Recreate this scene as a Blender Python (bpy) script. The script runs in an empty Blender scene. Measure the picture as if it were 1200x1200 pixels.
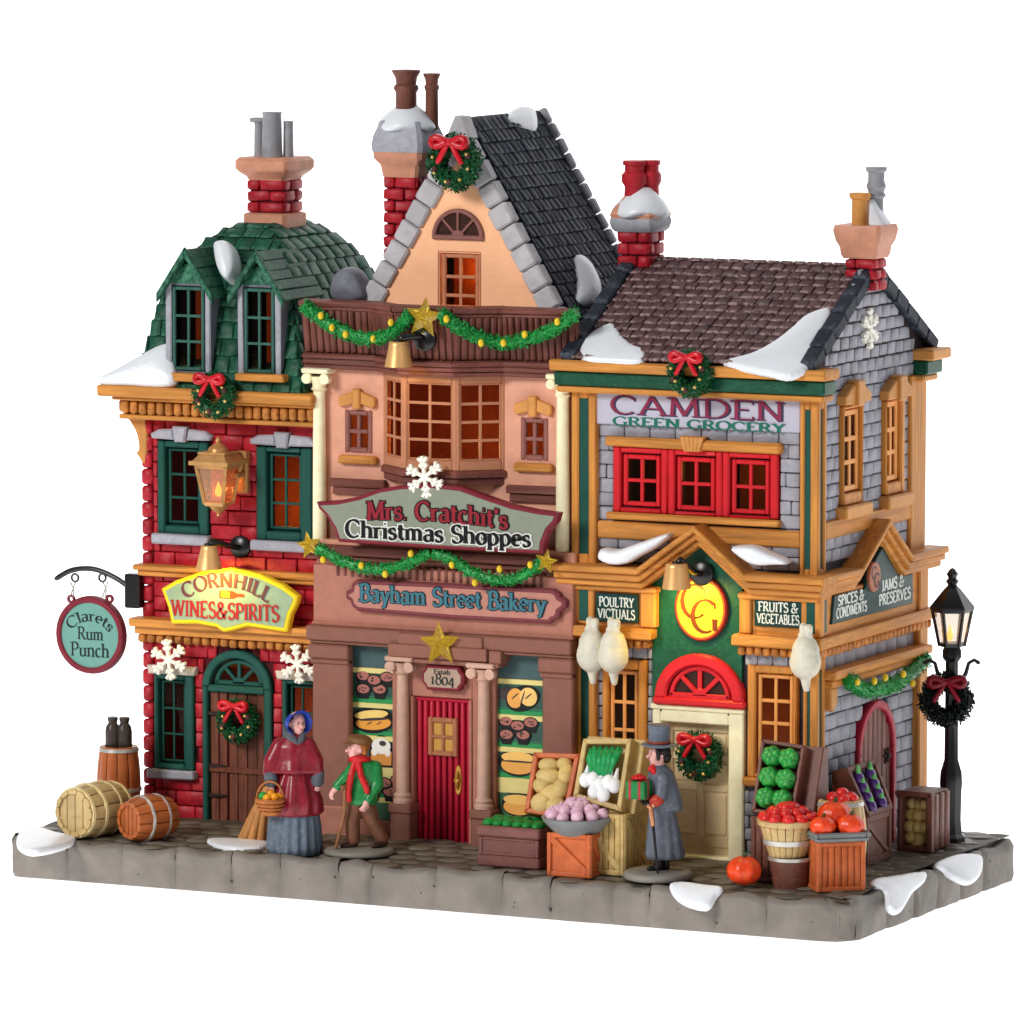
import bpy, bmesh, math, random
from mathutils import Vector, Matrix
random.seed(11)
R = math.radians
scene = bpy.context.scene
COL = scene.collection
scene.unit_settings.system = 'METRIC'
scene.unit_settings.scale_length = 0.01          # 1 unit = 1 cm: a table-top model about 26 cm wide

# ------------------------------------------------------------------ camera
FOC = 8000.0                                      # focal length in pixels of the 1200 px photograph
YAW, PITCH = R(26.0), R(6.1)
FW = Vector((-math.sin(YAW)*math.cos(PITCH), math.cos(YAW)*math.cos(PITCH), -math.sin(PITCH)))
RT = Vector((math.cos(YAW), math.sin(YAW), 0))
UP = RT.cross(FW)
CAM = Vector((101.8642, -175.4851, 32.6567))
cd = bpy.data.cameras.new('camera'); cam = bpy.data.objects.new('camera', cd); COL.objects.link(cam)
cam.matrix_world = Matrix.Translation(CAM) @ Matrix((RT, UP, -FW)).transposed().to_4x4()
cd.sensor_width = 36.0; cd.lens = 36.0*FOC/1200.0; cd.clip_start = 1; cd.clip_end = 5000
scene.camera = cam

# ------------------------------------------------------------------ light (studio)
w = bpy.data.worlds.new("World"); scene.world = w; w.use_nodes = True
bg = w.node_tree.nodes['Background']; bg.inputs[0].default_value = (0.93, 0.96, 1.0, 1); bg.inputs[1].default_value = 0.11
def area(name, loc, target, size, power, col=(1, 1, 1)):
    l = bpy.data.lights.new(name, 'AREA'); l.shape = 'RECTANGLE'; l.size, l.size_y = size; l.energy = power; l.color = col
    o = bpy.data.objects.new(name, l); COL.objects.link(o); o.location = loc
    o.rotation_euler = (Vector(target)-Vector(loc)).to_track_quat('-Z', 'Y').to_euler()
    return o
area('key_softbox', (-38, -118, 78), (12, 5, 9), (42, 42), 158000, (1, 0.985, 0.96))
area('fill_softbox', (125, -75, 45), (14, 5, 8), (70, 70), 11000, (0.95, 0.97, 1))
area('top_softbox', (15, 10, 140), (14, 6, 8), (90, 60), 22000, (1, 1, 1))
scene.view_settings.view_transform = 'Standard'; scene.view_settings.look = 'None'
scene.view_settings.exposure = 0.0; scene.view_settings.gamma = 1.0
scene.render.engine = 'CYCLES'
scene.cycles.max_bounces = 8; scene.cycles.transparent_max_bounces = 16
scene.cycles.sample_clamp_indirect = 6
scene.cycles.use_denoising = True

# ------------------------------------------------------------------ materials
def S(r, g, b):
    f = lambda c: (c/255/12.92) if c/255 <= 0.04045 else ((c/255+0.055)/1.055)**2.4
    return (f(r), f(g), f(b), 1)
MATS = {}
def paint(name, rgb, rough=0.5, var=0.10, bump=0.25, scale=3.0, grain=None, dry=None, dryamt=0.35, spec=0.26, coat=0.0, metal=0.0, sss=0, rnd=0.08, edge=None):
    """hand painted resin: mottled colour, per-object tint, fine relief; dry = dry-brushed second colour; grain = axis of wood grain"""
    if name in MATS: return MATS[name]
    m = bpy.data.materials.new(name); MATS[name] = m; m.use_nodes = True
    n = m.node_tree.nodes; L = m.node_tree.links; b = n['Principled BSDF']
    geo = n.new('ShaderNodeNewGeometry'); pos = geo.outputs['Position']
    mp = n.new('ShaderNodeMapping'); L.new(pos, mp.inputs[0])
    sc = [scale]*3
    if grain is not None:
        sc = [scale*3.2]*3; sc[grain] = scale*0.28
    mp.inputs['Scale'].default_value = sc
    n1 = n.new('ShaderNodeTexNoise'); n1.inputs['Scale'].default_value = 1.0; n1.inputs['Detail'].default_value = 5; n1.inputs['Distortion'].default_value = 0.6 if grain is not None else 0.2
    L.new(mp.outputs[0], n1.inputs['Vector'])
    c = S(*rgb)
    dk = tuple(x*(1-var*1.6) for x in c[:3])+(1,); lt = tuple(min(1, x*(1+var)) for x in c[:3])+(1,)
    rmp = n.new('ShaderNodeValToRGB'); rmp.color_ramp.elements[0].position = 0.3; rmp.color_ramp.elements[1].position = 0.7
    rmp.color_ramp.elements[0].color = dk; rmp.color_ramp.elements[1].color = lt
    L.new(n1.outputs['Fac'], rmp.inputs[0]); out = rmp.outputs[0]
    if dry:
        n2 = n.new('ShaderNodeTexNoise'); n2.inputs['Scale'].default_value = 2.2; n2.inputs['Detail'].default_value = 6; n2.inputs['Roughness'].default_value = 0.7
        L.new(mp.outputs[0], n2.inputs['Vector'])
        r2 = n.new('ShaderNodeValToRGB'); r2.color_ramp.elements[0].position = 0.52; r2.color_ramp.elements[1].position = 0.68
        r2.color_ramp.elements[0].color = (0, 0, 0, 1); r2.color_ramp.elements[1].color = (dryamt, dryamt, dryamt, 1)
        L.new(n2.outputs['Fac'], r2.inputs[0])
        mx = n.new('ShaderNodeMix'); mx.data_type = 'RGBA'; L.new(r2.outputs[0], mx.inputs[0]); L.new(out, mx.inputs[6]); mx.inputs[7].default_value = S(*dry); out = mx.outputs[2]
    if edge:                                      # dry-brushed paint caught on the exposed lower rim of each tile
        tc = n.new('ShaderNodeTexCoord'); sx = n.new('ShaderNodeSeparateXYZ'); L.new(tc.outputs['Generated'], sx.inputs[0])
        er = n.new('ShaderNodeMapRange'); er.interpolation_type = 'SMOOTHSTEP'; L.new(sx.outputs[1], er.inputs[0]); er.inputs[1].default_value = 0.32; er.inputs[2].default_value = 0.04; er.inputs[3].default_value = 0; er.inputs[4].default_value = edge[1]
        ne = n.new('ShaderNodeTexNoise'); ne.inputs['Scale'].default_value = 7; ne.inputs['Detail'].default_value = 4; L.new(pos, ne.inputs['Vector'])
        mm = n.new('ShaderNodeMath'); mm.operation = 'MULTIPLY'; nr = n.new('ShaderNodeMapRange'); L.new(ne.outputs['Fac'], nr.inputs[0]); nr.inputs[1].default_value = .4; nr.inputs[2].default_value = .6
        L.new(er.outputs[0], mm.inputs[0]); L.new(nr.outputs[0], mm.inputs[1])
        me_ = n.new('ShaderNodeMix'); me_.data_type = 'RGBA'; L.new(mm.outputs[0], me_.inputs[0]); L.new(out, me_.inputs[6]); me_.inputs[7].default_value = S(*edge[0]); out = me_.outputs[2]
    oi = n.new('ShaderNodeObjectInfo'); mr = n.new('ShaderNodeMapRange'); L.new(oi.outputs['Random'], mr.inputs[0])
    mr.inputs[3].default_value = 1-rnd; mr.inputs[4].default_value = 1+rnd
    hs = n.new('ShaderNodeHueSaturation'); L.new(out, hs.inputs['Color']); L.new(mr.outputs[0], hs.inputs['Value']); L.new(hs.outputs[0], b.inputs['Base Color'])
    n3 = n.new('ShaderNodeTexNoise'); n3.inputs['Scale'].default_value = 4.0 if grain is None else 1.4; n3.inputs['Detail'].default_value = 4
    L.new(mp.outputs[0], n3.inputs['Vector'])
    bp = n.new('ShaderNodeBump'); bp.inputs['Strength'].default_value = bump; bp.inputs['Distance'].default_value = 0.05
    L.new(n3.outputs['Fac'], bp.inputs['Height']); L.new(bp.outputs[0], b.inputs['Normal'])
    b.inputs['Roughness'].default_value = rough; b.inputs['Specular IOR Level'].default_value = spec; b.inputs['Metallic'].default_value = metal
    b.inputs['Coat Weight'].default_value = coat; b.inputs['Coat Roughness'].default_value = 0.25
    if sss:
        b.inputs['Subsurface Weight'].default_value = sss; b.inputs['Subsurface Radius'].default_value = (0.12, 0.12, 0.14); b.inputs['Subsurface Scale'].default_value = 0.5
    return m
def emit(name, rgb, s):
    if name in MATS: return MATS[name]
    m = bpy.data.materials.new(name); MATS[name] = m; m.use_nodes = True; b = m.node_tree.nodes['Principled BSDF']
    b.inputs['Base Color'].default_value = S(*rgb); b.inputs['Emission Color'].default_value = S(*rgb); b.inputs['Emission Strength'].default_value = s
    return m
def glass(name, tint=(255, 255, 255), gl=0.10, frost=0.0):
    if name in MATS: return MATS[name]
    m = bpy.data.materials.new(name); MATS[name] = m; m.use_nodes = True; n = m.node_tree.nodes; L = m.node_tree.links
    for x in list(n): n.remove(x)
    o = n.new('ShaderNodeOutputMaterial'); t = n.new('ShaderNodeBsdfTransparent'); t.inputs[0].default_value = S(*tint)
    g = n.new('ShaderNodeBsdfGlossy'); g.inputs['Roughness'].default_value = 0.12
    mx = n.new('ShaderNodeMixShader'); mx.inputs[0].default_value = gl; L.new(t.outputs[0], mx.inputs[1]); L.new(g.outputs[0], mx.inputs[2]); top = mx.outputs[0]
    if frost:
        tl = n.new('ShaderNodeBsdfDiffuse'); tl.inputs[0].default_value = S(*tint); m2 = n.new('ShaderNodeMixShader'); m2.inputs[0].default_value = frost
        L.new(top, m2.inputs[1]); L.new(tl.outputs[0], m2.inputs[2]); top = m2.outputs[0]
    L.new(top, o.inputs[0]); return m

brick_red = lambda: paint('painted_red_brick', (176, 30, 44), 0.45, 0.15, 0.3, 2.5, dry=(214, 72, 84), dryamt=0.4, rnd=0.12)
mortar_red = lambda: paint('dark_red_mortar', (84, 8, 20), 0.7)
ochre = lambda: paint('ochre_wood_paint', (206, 138, 64), 0.5, 0.2, 0.8, 1.6, grain=0, dry=(172, 108, 46), dryamt=0.55)
ochre_y = lambda: paint('ochre_wood_paint_deep', (206, 138, 64), 0.5, 0.2, 0.8, 1.6, grain=1, dry=(172, 108, 46), dryamt=0.55)
ochre_v = lambda: paint('ochre_wood_paint_upright', (206, 138, 64), 0.5, 0.16, 0.7, 1.6, grain=2, dry=(172, 108, 46), dryamt=0.45)
ochre_trim = lambda: paint('ochre_trim_paint', (210, 146, 78), 0.5, 0.08, 0.2)
ochre_sash = lambda: paint('light_orange_sash', (232, 160, 88), 0.45, 0.05, 0.1)
dentil = lambda: paint('dentil_brown', (196, 126, 58), 0.5, 0.2, 0.6, 3, dry=(110, 64, 26), dryamt=0.7, rnd=0.18)
teal = lambda: paint('dark_teal_paint', (26, 80, 70), 0.42, 0.08, 0.15)
green_panel = lambda: paint('bottle_green_paint', (18, 76, 56), 0.4, 0.12, 0.3, 3, dry=(52, 124, 88), dryamt=0.3)
roofgreen = lambda: paint('green_roof_tile', (24, 80, 60), 0.5, 0.2, 0.35, 2.5, dry=(82, 146, 114), dryamt=0.3, rnd=0.16, edge=((100, 160, 130), .35))
roofgreen_dk = lambda: paint('green_roof_base', (16, 48, 38), 0.6)
grey_st = lambda: paint('lavender_grey_stone', (164, 164, 174), 0.55, 0.08, 0.3, 3, dry=(196, 196, 202), dryamt=0.4, rnd=0.07)
grey_mort = lambda: paint('grey_mortar', (74, 72, 80), 0.7)
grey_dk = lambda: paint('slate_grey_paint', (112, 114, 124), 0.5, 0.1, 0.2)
terra = lambda: paint('terracotta_paint', (214, 150, 122), 0.5, 0.08, 0.25)
salmon = lambda: paint('salmon_plaster', (226, 164, 138), 0.5, 0.07, 0.3, 2.0)
peach = lambda: paint('peach_plaster', (255, 190, 146), 0.5, 0.04, 0.25, 2.0)
brownw = lambda: paint('red_brown_wood', (122, 70, 60), 0.5, 0.16, 0.6, 1.8, grain=0, dry=(92, 48, 42), dryamt=0.6)
brownv = lambda: paint('red_brown_wood_upright', (118, 68, 58), 0.5, 0.16, 0.6, 1.8, grain=2, dry=(88, 46, 40), dryamt=0.6, rnd=0.12)
mauve = lambda: paint('mauve_brown_plaster', (140, 92, 78), 0.48, 0.05, 0.15)
cream = lambda: paint('cream_paint', (255, 244, 204), 0.45, 0.06, 0.2)
burg = lambda: paint('burgundy_paint', (128, 40, 54), 0.4, 0.08, 0.15)
blackslate = lambda: paint('blue_black_slate', (32, 38, 52), 0.6, 0.18, 0.4, 3, dry=(74, 82, 98), dryamt=0.25, rnd=0.22, edge=((104, 114, 130), .4))
slate_base = lambda: paint('slate_underlay', (22, 24, 30), 0.8)
brownshingle = lambda: paint('plum_brown_shingle', (92, 64, 66), 0.6, 0.18, 0.5, 3, dry=(150, 118, 114), dryamt=0.3, rnd=0.16, edge=((186, 160, 156), .75))
shingle_base = lambda: paint('shingle_underlay', (44, 28, 30), 0.8)
snow = lambda: paint('painted_snow', (236, 240, 246), 0.38, 0.02, 0.25, 1.6, spec=0.5, coat=0.2, rnd=0.01)
redp = lambda: paint('bright_red_paint', (208, 32, 42), 0.38, 0.05, 0.12, coat=0.2)
crim = lambda: paint('crimson_door_paint', (186, 26, 54), 0.42, 0.07, 0.15)
inner = lambda: paint('interior_brown', (150, 84, 44), 0.8)
blackp = lambda: paint('gloss_black_metal', (20, 21, 24), 0.3, 0.1, 0.05, spec=0.5)
goldm = lambda: paint('satin_gold_metal', (238, 184, 120), 0.36, 0.05, 0.05, metal=0.4)
brass = lambda: paint('aged_brass', (206, 156, 98), 0.38, 0.12, 0.1, metal=0.4)
silver = lambda: paint('silver_hoop_paint', (200, 198, 192), 0.35, 0.08, 0.1, metal=0.5)
whitep = lambda: paint('white_plastic', (246, 243, 232), 0.4, 0.02, 0.03)
pane_m = lambda: glass('window_glass', (200, 180, 160), 0.015)

# ------------------------------------------------------------------ geometry helpers
class Fr:                                        # a local frame: u to the side, v up, w out of the surface
    def __init__(s, o, u, v, w=None):
        s.o = Vector(o); s.u = Vector(u).normalized(); s.v = Vector(v).normalized(); s.w = Vector(w).normalized() if w is not None else s.u.cross(s.v)
    def p(s, u, v, w=0): return s.o+s.u*u+s.v*v+s.w*w
    def M(s): return Matrix((s.u, s.v, s.w)).transposed()
    def hit(s, px, py, wo=0.0):                   # where the sight line of a photo pixel meets the plane w = wo
        r = FW+RT*((px-600)/FOC)-UP*((py-600)/FOC)
        t = ((s.o+s.w*wo-CAM).dot(s.w))/r.dot(s.w); q = CAM+r*t-s.o
        return q.dot(s.u), q.dot(s.v)
    def rect(s, pl, pr, pt, pb, wo=0.0):          # box corners from left/right columns and the top/bottom rows at mid width
        cx, cy = (pl+pr)/2, (pt+pb)/2
        return s.hit(pl, cy, wo)[0], s.hit(pr, cy, wo)[0], s.hit(cx, pb, wo)[1], s.hit(cx, pt, wo)[1]
    def at(s, u, v, w=0): return Fr(s.p(u, v, w), s.u, s.v, s.w)
class FrS(Fr):                                   # the same frame at another size
    def __init__(s, f, k, n=1.0): s.o, s.u, s.v, s.w, s.k, s.n = f.o, f.u, f.v, f.w, k, n
    def p(s, u, v, w=0): return s.o+s.u*u*s.k*s.n+s.v*v*s.k+s.w*w*s.k
XYZ = Fr((0, 0, 0), (1, 0, 0), (0, 1, 0))
def front(Y): return Fr((0, Y, 0), (1, 0, 0), (0, 0, 1))
def side(X): return Fr((X, 0, 0), (0, 1, 0), (0, 0, 1))
def catmull(pts, n=6, closed=True):
    out = []; N = len(pts)
    rng = range(N) if closed else range(N-1)
    for i in rng:
        g = lambda k: pts[k % N] if closed else pts[max(0, min(N-1, k))]
        p0, p1, p2, p3 = g(i-1), g(i), g(i+1), g(i+2)
        for k in range(n):
            t = k/n
            out.append(tuple(0.5*((2*b)+(-a+c)*t+(2*a-5*b+4*c-d)*t*t+(-a+3*b-3*c+d)*t**3) for a, b, c, d in zip(p0, p1, p2, p3)))
    if not closed: out.append(tuple(pts[-1]))
    return out
def offset_poly(pts, d):
    N = len(pts); A = sum(pts[i][0]*pts[(i+1) % N][1]-pts[(i+1) % N][0]*pts[i][1] for i in range(N)); sg = 1 if A > 0 else -1
    out = []
    for i in range(N):
        a, b, c = Vector(pts[i-1]), Vector(pts[i]), Vector(pts[(i+1) % N])
        e1, e2 = (b-a), (c-b)
        if e1.length < 1e-6 or e2.length < 1e-6: out.append(tuple(b)); continue
        e1.normalize(); e2.normalize()
        n1 = Vector((-e1.y, e1.x))*sg; n2 = Vector((-e2.y, e2.x))*sg; m = n1+n2
        if m.length < 1e-4: m = n1
        m.normalize(); k = d/max(0.45, m.dot(n1)); out.append((b.x+m.x*k, b.y+m.y*k))
    return out
class MB:
    def __init__(s, fr=XYZ): s.V = []; s.F = []; s.fr = fr
    def use(s, fr): s.fr = fr; return s
    def add(s, vs, fs):
        k = len(s.V); s.V += [s.fr.p(*v) for v in vs]; s.F += [tuple(k+i for i in f) for f in fs]
    def box(s, u0, u1, v0, v1, w0, w1, ch=0.03, j=0.0):
        u0, u1 = min(u0, u1), max(u0, u1); v0, v1 = min(v0, v1), max(v0, v1); w0, w1 = min(w0, w1), max(w0, w1)
        c = min(ch, (u1-u0)*.45, (v1-v0)*.45, (w1-w0)*.45)
        vs = []; idx = {}
        for ax in range(3):
            for i in (0, 1):
                for k in (0, 1):
                    for l in (0, 1):
                        q = [(u0, u1)[i], (v0, v1)[k], (w0, w1)[l]]; sg = [(1, -1)[i], (1, -1)[k], (1, -1)[l]]
                        for a2 in range(3):
                            if a2 != ax: q[a2] += sg[a2]*c
                        if j: q = [x+random.uniform(-j, j) for x in q]
                        idx[(ax, i, k, l)] = len(vs); vs.append(tuple(q))
        fs = []
        def face(ax, val):
            o = [a for a in range(3) if a != ax]; r = []
            for a, b in ((0, 0), (1, 0), (1, 1), (0, 1)):
                t = [0, 0, 0]; t[ax] = val; t[o[0]] = a; t[o[1]] = b; r.append(idx[(ax, *t)])
            flip = (val == 0) ^ (ax == 1); fs.append(tuple(reversed(r)) if flip else tuple(r))
        for ax in range(3):
            for val in (0, 1): face(ax, val)
        for ax in range(3):                       # edge chamfers, edge runs along ax
            o = [a for a in range(3) if a != ax]
            for a in (0, 1):
                for b in (0, 1):
                    t0 = [0, 0, 0]; t0[o[0]] = a; t0[o[1]] = b; t1 = list(t0); t1[ax] = 1
                    f = (idx[(o[0], *t0)], idx[(o[0], *t1)], idx[(o[1], *t1)], idx[(o[1], *t0)])
                    flip = (a ^ b) ^ (ax == 1); fs.append(f if flip else tuple(reversed(f)))
        for i in (0, 1):
            for k in (0, 1):
                for l in (0, 1):
                    f = (idx[(0, i, k, l)], idx[(1, i, k, l)], idx[(2, i, k, l)])
                    fs.append(f if (i+k+l) % 2 else tuple(reversed(f)))
        s.add(vs, fs); return s
    def prism(s, poly, w0, w1, ch=0.03, back=False):
        A = sum(poly[i][0]*poly[(i+1) % len(poly)][1]-poly[(i+1) % len(poly)][0]*poly[i][1] for i in range(len(poly)))
        if A < 0: poly = poly[::-1]
        N = len(poly); vs = [(u, v, w0) for u, v in poly]; rings = 2
        if ch > 0:
            vs += [(u, v, w1-ch) for u, v in poly]+[(u, v, w1) for u, v in offset_poly(poly, ch)]; rings = 3
        else: vs += [(u, v, w1) for u, v in poly]
        fs = [tuple(range(N))[::-1], tuple(range((rings-1)*N, rings*N))]
        for r in range(rings-1):
            for i in range(N):
                k = (i+1) % N; fs.append((r*N+i, r*N+k, (r+1)*N+k, (r+1)*N+i))
        s.add(vs, fs); return s
    def loft(s, rings, cap=True, closed=False):
        N = len(rings[0]); vs = [p for r in rings for p in r]; fs = []
        K = len(rings)
        for r in range(K if closed else K-1):
            for i in range(N):
                k = (i+1) % N; q = (r+1) % K; fs.append((r*N+i, r*N+k, q*N+k, q*N+i))
        if cap and not closed: fs += [tuple(range(N))[::-1], tuple(range((K-1)*N, K*N))]
        s.add(vs, fs); return s
    def tube(s, path, r, n=8, closed=False, cap=True, flat=1.0):
        P = [Vector(p) for p in path]; K = len(P); rr = r if isinstance(r, (list, tuple)) else [r]*K
        rings = []; ref = None
        for i in range(K):
            if closed: t = P[(i+1) % K]-P[i-1]
            else: t = P[min(K-1, i+1)]-P[max(0, i-1)]
            if t.length < 1e-9: t = Vector((0, 0, 1))
            t.normalize()
            if ref is None: ref = Vector((0, 0, 1)) if abs(t.z) < 0.8 else Vector((1, 0, 0))
            a = ref-t*ref.dot(t)
            if a.length < 1e-5: a = t.orthogonal()
            a.normalize(); b = t.cross(a); ref = a
            rings.append([tuple(P[i]+(a*math.cos(2*math.pi*k/n)*flat+b*math.sin(2*math.pi*k/n))*rr[i]) for k in range(n)])
        return s.loft(rings, cap, closed)
    def cap(s, path, r, n=8, flat=1.0):           # tube with round ends
        P = [Vector(p) for p in path]; K = len(P); rr = list(r) if isinstance(r, (list, tuple)) else [r]*K
        d0 = (P[0]-P[1]).normalized(); d1 = (P[-1]-P[-2]).normalized(); PP, RR = [], []
        for a in (90, 60, 30): PP.append(P[0]+d0*rr[0]*math.sin(R(a))); RR.append(max(1e-3, rr[0]*math.cos(R(a))))
        PP += P; RR += rr
        for a in (30, 60, 90): PP.append(P[-1]+d1*rr[-1]*math.sin(R(a))); RR.append(max(1e-3, rr[-1]*math.cos(R(a))))
        return s.tube(PP, RR, n, flat=flat)
    def lathe(s, prof, c=(0, 0, 0), ax=(0, 0, 1), n=20, sq=None, wob=0.0):
        ax = Vector(ax).normalized(); a = ax.orthogonal().normalized() if abs(ax.z) < 0.99 else Vector((1, 0, 0)); b = ax.cross(a); c = Vector(c)
        rings = []
        for r, z in prof:
            rings.append([tuple(c+ax*z+(a*math.cos(2*math.pi*(k+(.5 if sq else 0))/n)+b*math.sin(2*math.pi*(k+(.5 if sq else 0))/n))*max(r, 1e-4)*(1+wob*random.uniform(-1, 1))) for k in range(n)])
        return s.loft(rings)
    def ell(s, c, r, n=12, m=8, rot=None):
        rings = []; c = Vector(c); r = (r, r, r) if not isinstance(r, (tuple, list)) else r
        for i in range(m+1):
            a = -math.pi/2+math.pi*i/m; cr = max(1e-3, math.cos(a)); q = []
            for k in range(n):
                t = 2*math.pi*k/n; v = Vector((r[0]*cr*math.cos(t), r[1]*cr*math.sin(t), r[2]*math.sin(a)))
                if rot is not None: v = rot @ v
                q.append(tuple(c+v))
            rings.append(q)
        return s.loft(rings)
    def ring(s, o, i, w0, w1, ch=0.03, j=0.0):    # rectangular frame: outer o=(u0,u1,v0,v1), inner i
        s.box(o[0], i[0], o[2], o[3], w0, w1, ch, j); s.box(i[1], o[1], o[2], o[3], w0, w1, ch, j)
        s.box(i[0], i[1], i[3], o[3], w0, w1, ch, j); s.box(i[0], i[1], o[2], i[2], w0, w1, ch, j); return s
    def arc(s, cu, cv, ro, ri, a0, a1, w0, w1, n=14, ch=0.03, ex=1.0):
        po = [(cu+ro*math.cos(R(a0+(a1-a0)*k/n)), cv+ex*ro*math.sin(R(a0+(a1-a0)*k/n))) for k in range(n+1)]
        pi = [(cu+ri*math.cos(R(a0+(a1-a0)*k/n)), cv+ex*ri*math.sin(R(a0+(a1-a0)*k/n))) for k in range(n+1)]
        return s.prism(po+pi[::-1], w0, w1, ch)
def Wd(o):
    v = Vector((0, 0, 0))
    while o is not None: v = v+o.location; o = o.parent
    return v
def fixn(me):
    b = bmesh.new(); b.from_mesh(me); bmesh.ops.recalc_face_normals(b, faces=b.faces); b.to_mesh(me); b.free()
def build(mb, name, mat, parent=None, smooth=False, base=False, angle=None):
    me = bpy.data.meshes.new(name)
    lo = Vector([min(v[i] for v in mb.V) for i in range(3)]); hi = Vector([max(v[i] for v in mb.V) for i in range(3)])
    c = (lo+hi)/2
    if base or parent is None: c.z = lo.z
    me.from_pydata([tuple(v-c) for v in mb.V], [], mb.F)
    fixn(me)
    me.materials.append(mat)
    if smooth: me.shade_smooth()
    if angle is not None:
        me.shade_smooth(); me.set_sharp_from_angle(angle=R(angle))
    o = bpy.data.objects.new(name, me); COL.objects.link(o)
    if parent is not None: o.parent = parent
    o.location = c-Wd(parent)
    return o
def tag(o, label=None, cat=None, group=None, kind=None):
    if label: o['label'] = label
    if cat: o['category'] = cat
    if group: o['group'] = group
    if kind: o['kind'] = kind
    return o
def empty(name, loc, label, cat, group=None):
    o = bpy.data.objects.new(name, None); COL.objects.link(o); o.location = loc; o.empty_display_size = 0.5
    return tag(o, label, cat, group)
def remesh(o, vox=0.03, it=3, fac=0.5):          # fuse overlapping volumes into one continuous skin
    a = o.modifiers.new('r', 'REMESH'); a.mode = 'VOXEL'; a.voxel_size = vox; a.use_smooth_shade = True
    if it:
        b = o.modifiers.new('s', 'SMOOTH'); b.iterations = it; b.factor = fac
    dg = bpy.context.evaluated_depsgraph_get(); dg.update()
    me = bpy.data.meshes.new_from_object(o.evaluated_get(dg)); me.name = o.data.name
    o.modifiers.clear(); old = o.data; mats = list(old.materials); o.data = me
    if not me.materials:
        for m in mats: me.materials.append(m)
    me.shade_smooth(); bpy.data.meshes.remove(old); return o
_cache = {}
def piece(name, fr, cu, cv, cw, su, sv, sw, mat, parent, ch=0.04, tilt=0.0, roll=0.0, jit=0.0):
    """one brick / slat / shingle: shares its mesh with pieces of the same size"""
    key = (name, round(su, 1), round(sv, 2), round(sw, 2), mat.name, random.randint(0, 2) if jit else 0)
    me = _cache.get(key)
    if me is None:
        mb = MB(); q = round(su, 1) or 0.1; mb.box(-q/2, q/2, -sv/2, sv/2, -sw/2, sw/2, ch, jit)
        me = bpy.data.meshes.new(name); me.from_pydata([tuple(v) for v in mb.V], [], mb.F); fixn(me); me.materials.append(mat)
        me.shade_smooth(); me.set_sharp_from_angle(angle=R(50)); _cache[key] = me
    o = bpy.data.objects.new(name, me); COL.objects.link(o); o.parent = parent
    m = fr.M()
    if tilt: m = m @ Matrix.Rotation(tilt, 3, 'X')
    if roll: m = m @ Matrix.Rotation(roll, 3, 'Z')
    o.rotation_euler = m.to_euler(); o.location = fr.p(cu, cv, cw)-Wd(parent)
    o.scale = (su/(round(su, 1) or 0.1), 1, 1)
    return o
def bricks(parent, fr, bounds, v0, v1, rh, bl, holes, mat, d=0.12, gap=0.026, name='brick', wout=0.0, off=0.5, jit=0.01, lim=300, ch=0.03):
    n = max(1, round((v1-v0)/rh)); rh = (v1-v0)/n; cnt = 0
    for r in range(n):
        va, vb = v0+r*rh, v0+(r+1)*rh; vm = (va+vb)/2
        ub = bounds(vm) if callable(bounds) else bounds
        iv = [ub]
        for h in holes:
            if h[2] < vb-0.06 and h[3] > va+0.06:
                nv = []
                for a, b in iv:
                    if h[1] <= a or h[0] >= b: nv.append((a, b)); continue
                    if h[0] > a: nv.append((a, h[0]))
                    if h[1] < b: nv.append((h[1], b))
                iv = nv
        base = (r % 2)*bl*off+0.13*math.sin(r*5.1)*bl
        for a, b in iv:
            k = math.floor((a-base)/bl+1e-4); x = a
            while x < b-0.05:
                e = min(b, base+(k+1)*bl); k += 1
                if b-e < 0.16: e = b
                if e-x > 0.12 and cnt < lim:
                    piece(name, fr, (x+e)/2, vm, wout-d/2+random.uniform(-.012, .012), e-x-gap, rh-gap, d, mat, parent, ch, 0, random.uniform(-.012, .012), jit); cnt += 1
                x = e
    return cnt
def wall(parent, fr, u0, u1, v0, v1, w0, w1, holes, mat, name='wall'):
    mb = MB(fr); us = sorted({u0, u1, *[max(u0, min(u1, x)) for h in holes for x in h[:2]]}); vs = sorted({v0, v1, *[max(v0, min(v1, x)) for h in holes for x in h[2:]]})
    inn = lambda a, b: any(h[0] < a < h[1] and h[2] < b < h[3] for h in holes)
    solid = {(i, j): not inn((us[i]+us[i+1])/2, (vs[j]+vs[j+1])/2) for i in range(len(us)-1) for j in range(len(vs)-1)}
    for (i, j), ok in solid.items():
        if not ok: continue
        a, b, c, d = us[i], us[i+1], vs[j], vs[j+1]
        mb.add([(a, c, w1), (b, c, w1), (b, d, w1), (a, d, w1)], [(0, 1, 2, 3)]); mb.add([(a, c, w0), (b, c, w0), (b, d, w0), (a, d, w0)], [(3, 2, 1, 0)])
        for di, dj, q in ((-1, 0, ((a, d), (a, c))), (1, 0, ((b, c), (b, d))), (0, -1, ((a, c), (b, c))), (0, 1, ((b, d), (a, d)))):
            if not solid.get((i+di, j+dj), False):
                (x0, y0), (x1, y1) = q; mb.add([(x0, y0, w0), (x1, y1, w0), (x1, y1, w1), (x0, y0, w1)], [(0, 1, 2, 3)])
    return build(mb, name, mat, parent)
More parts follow.
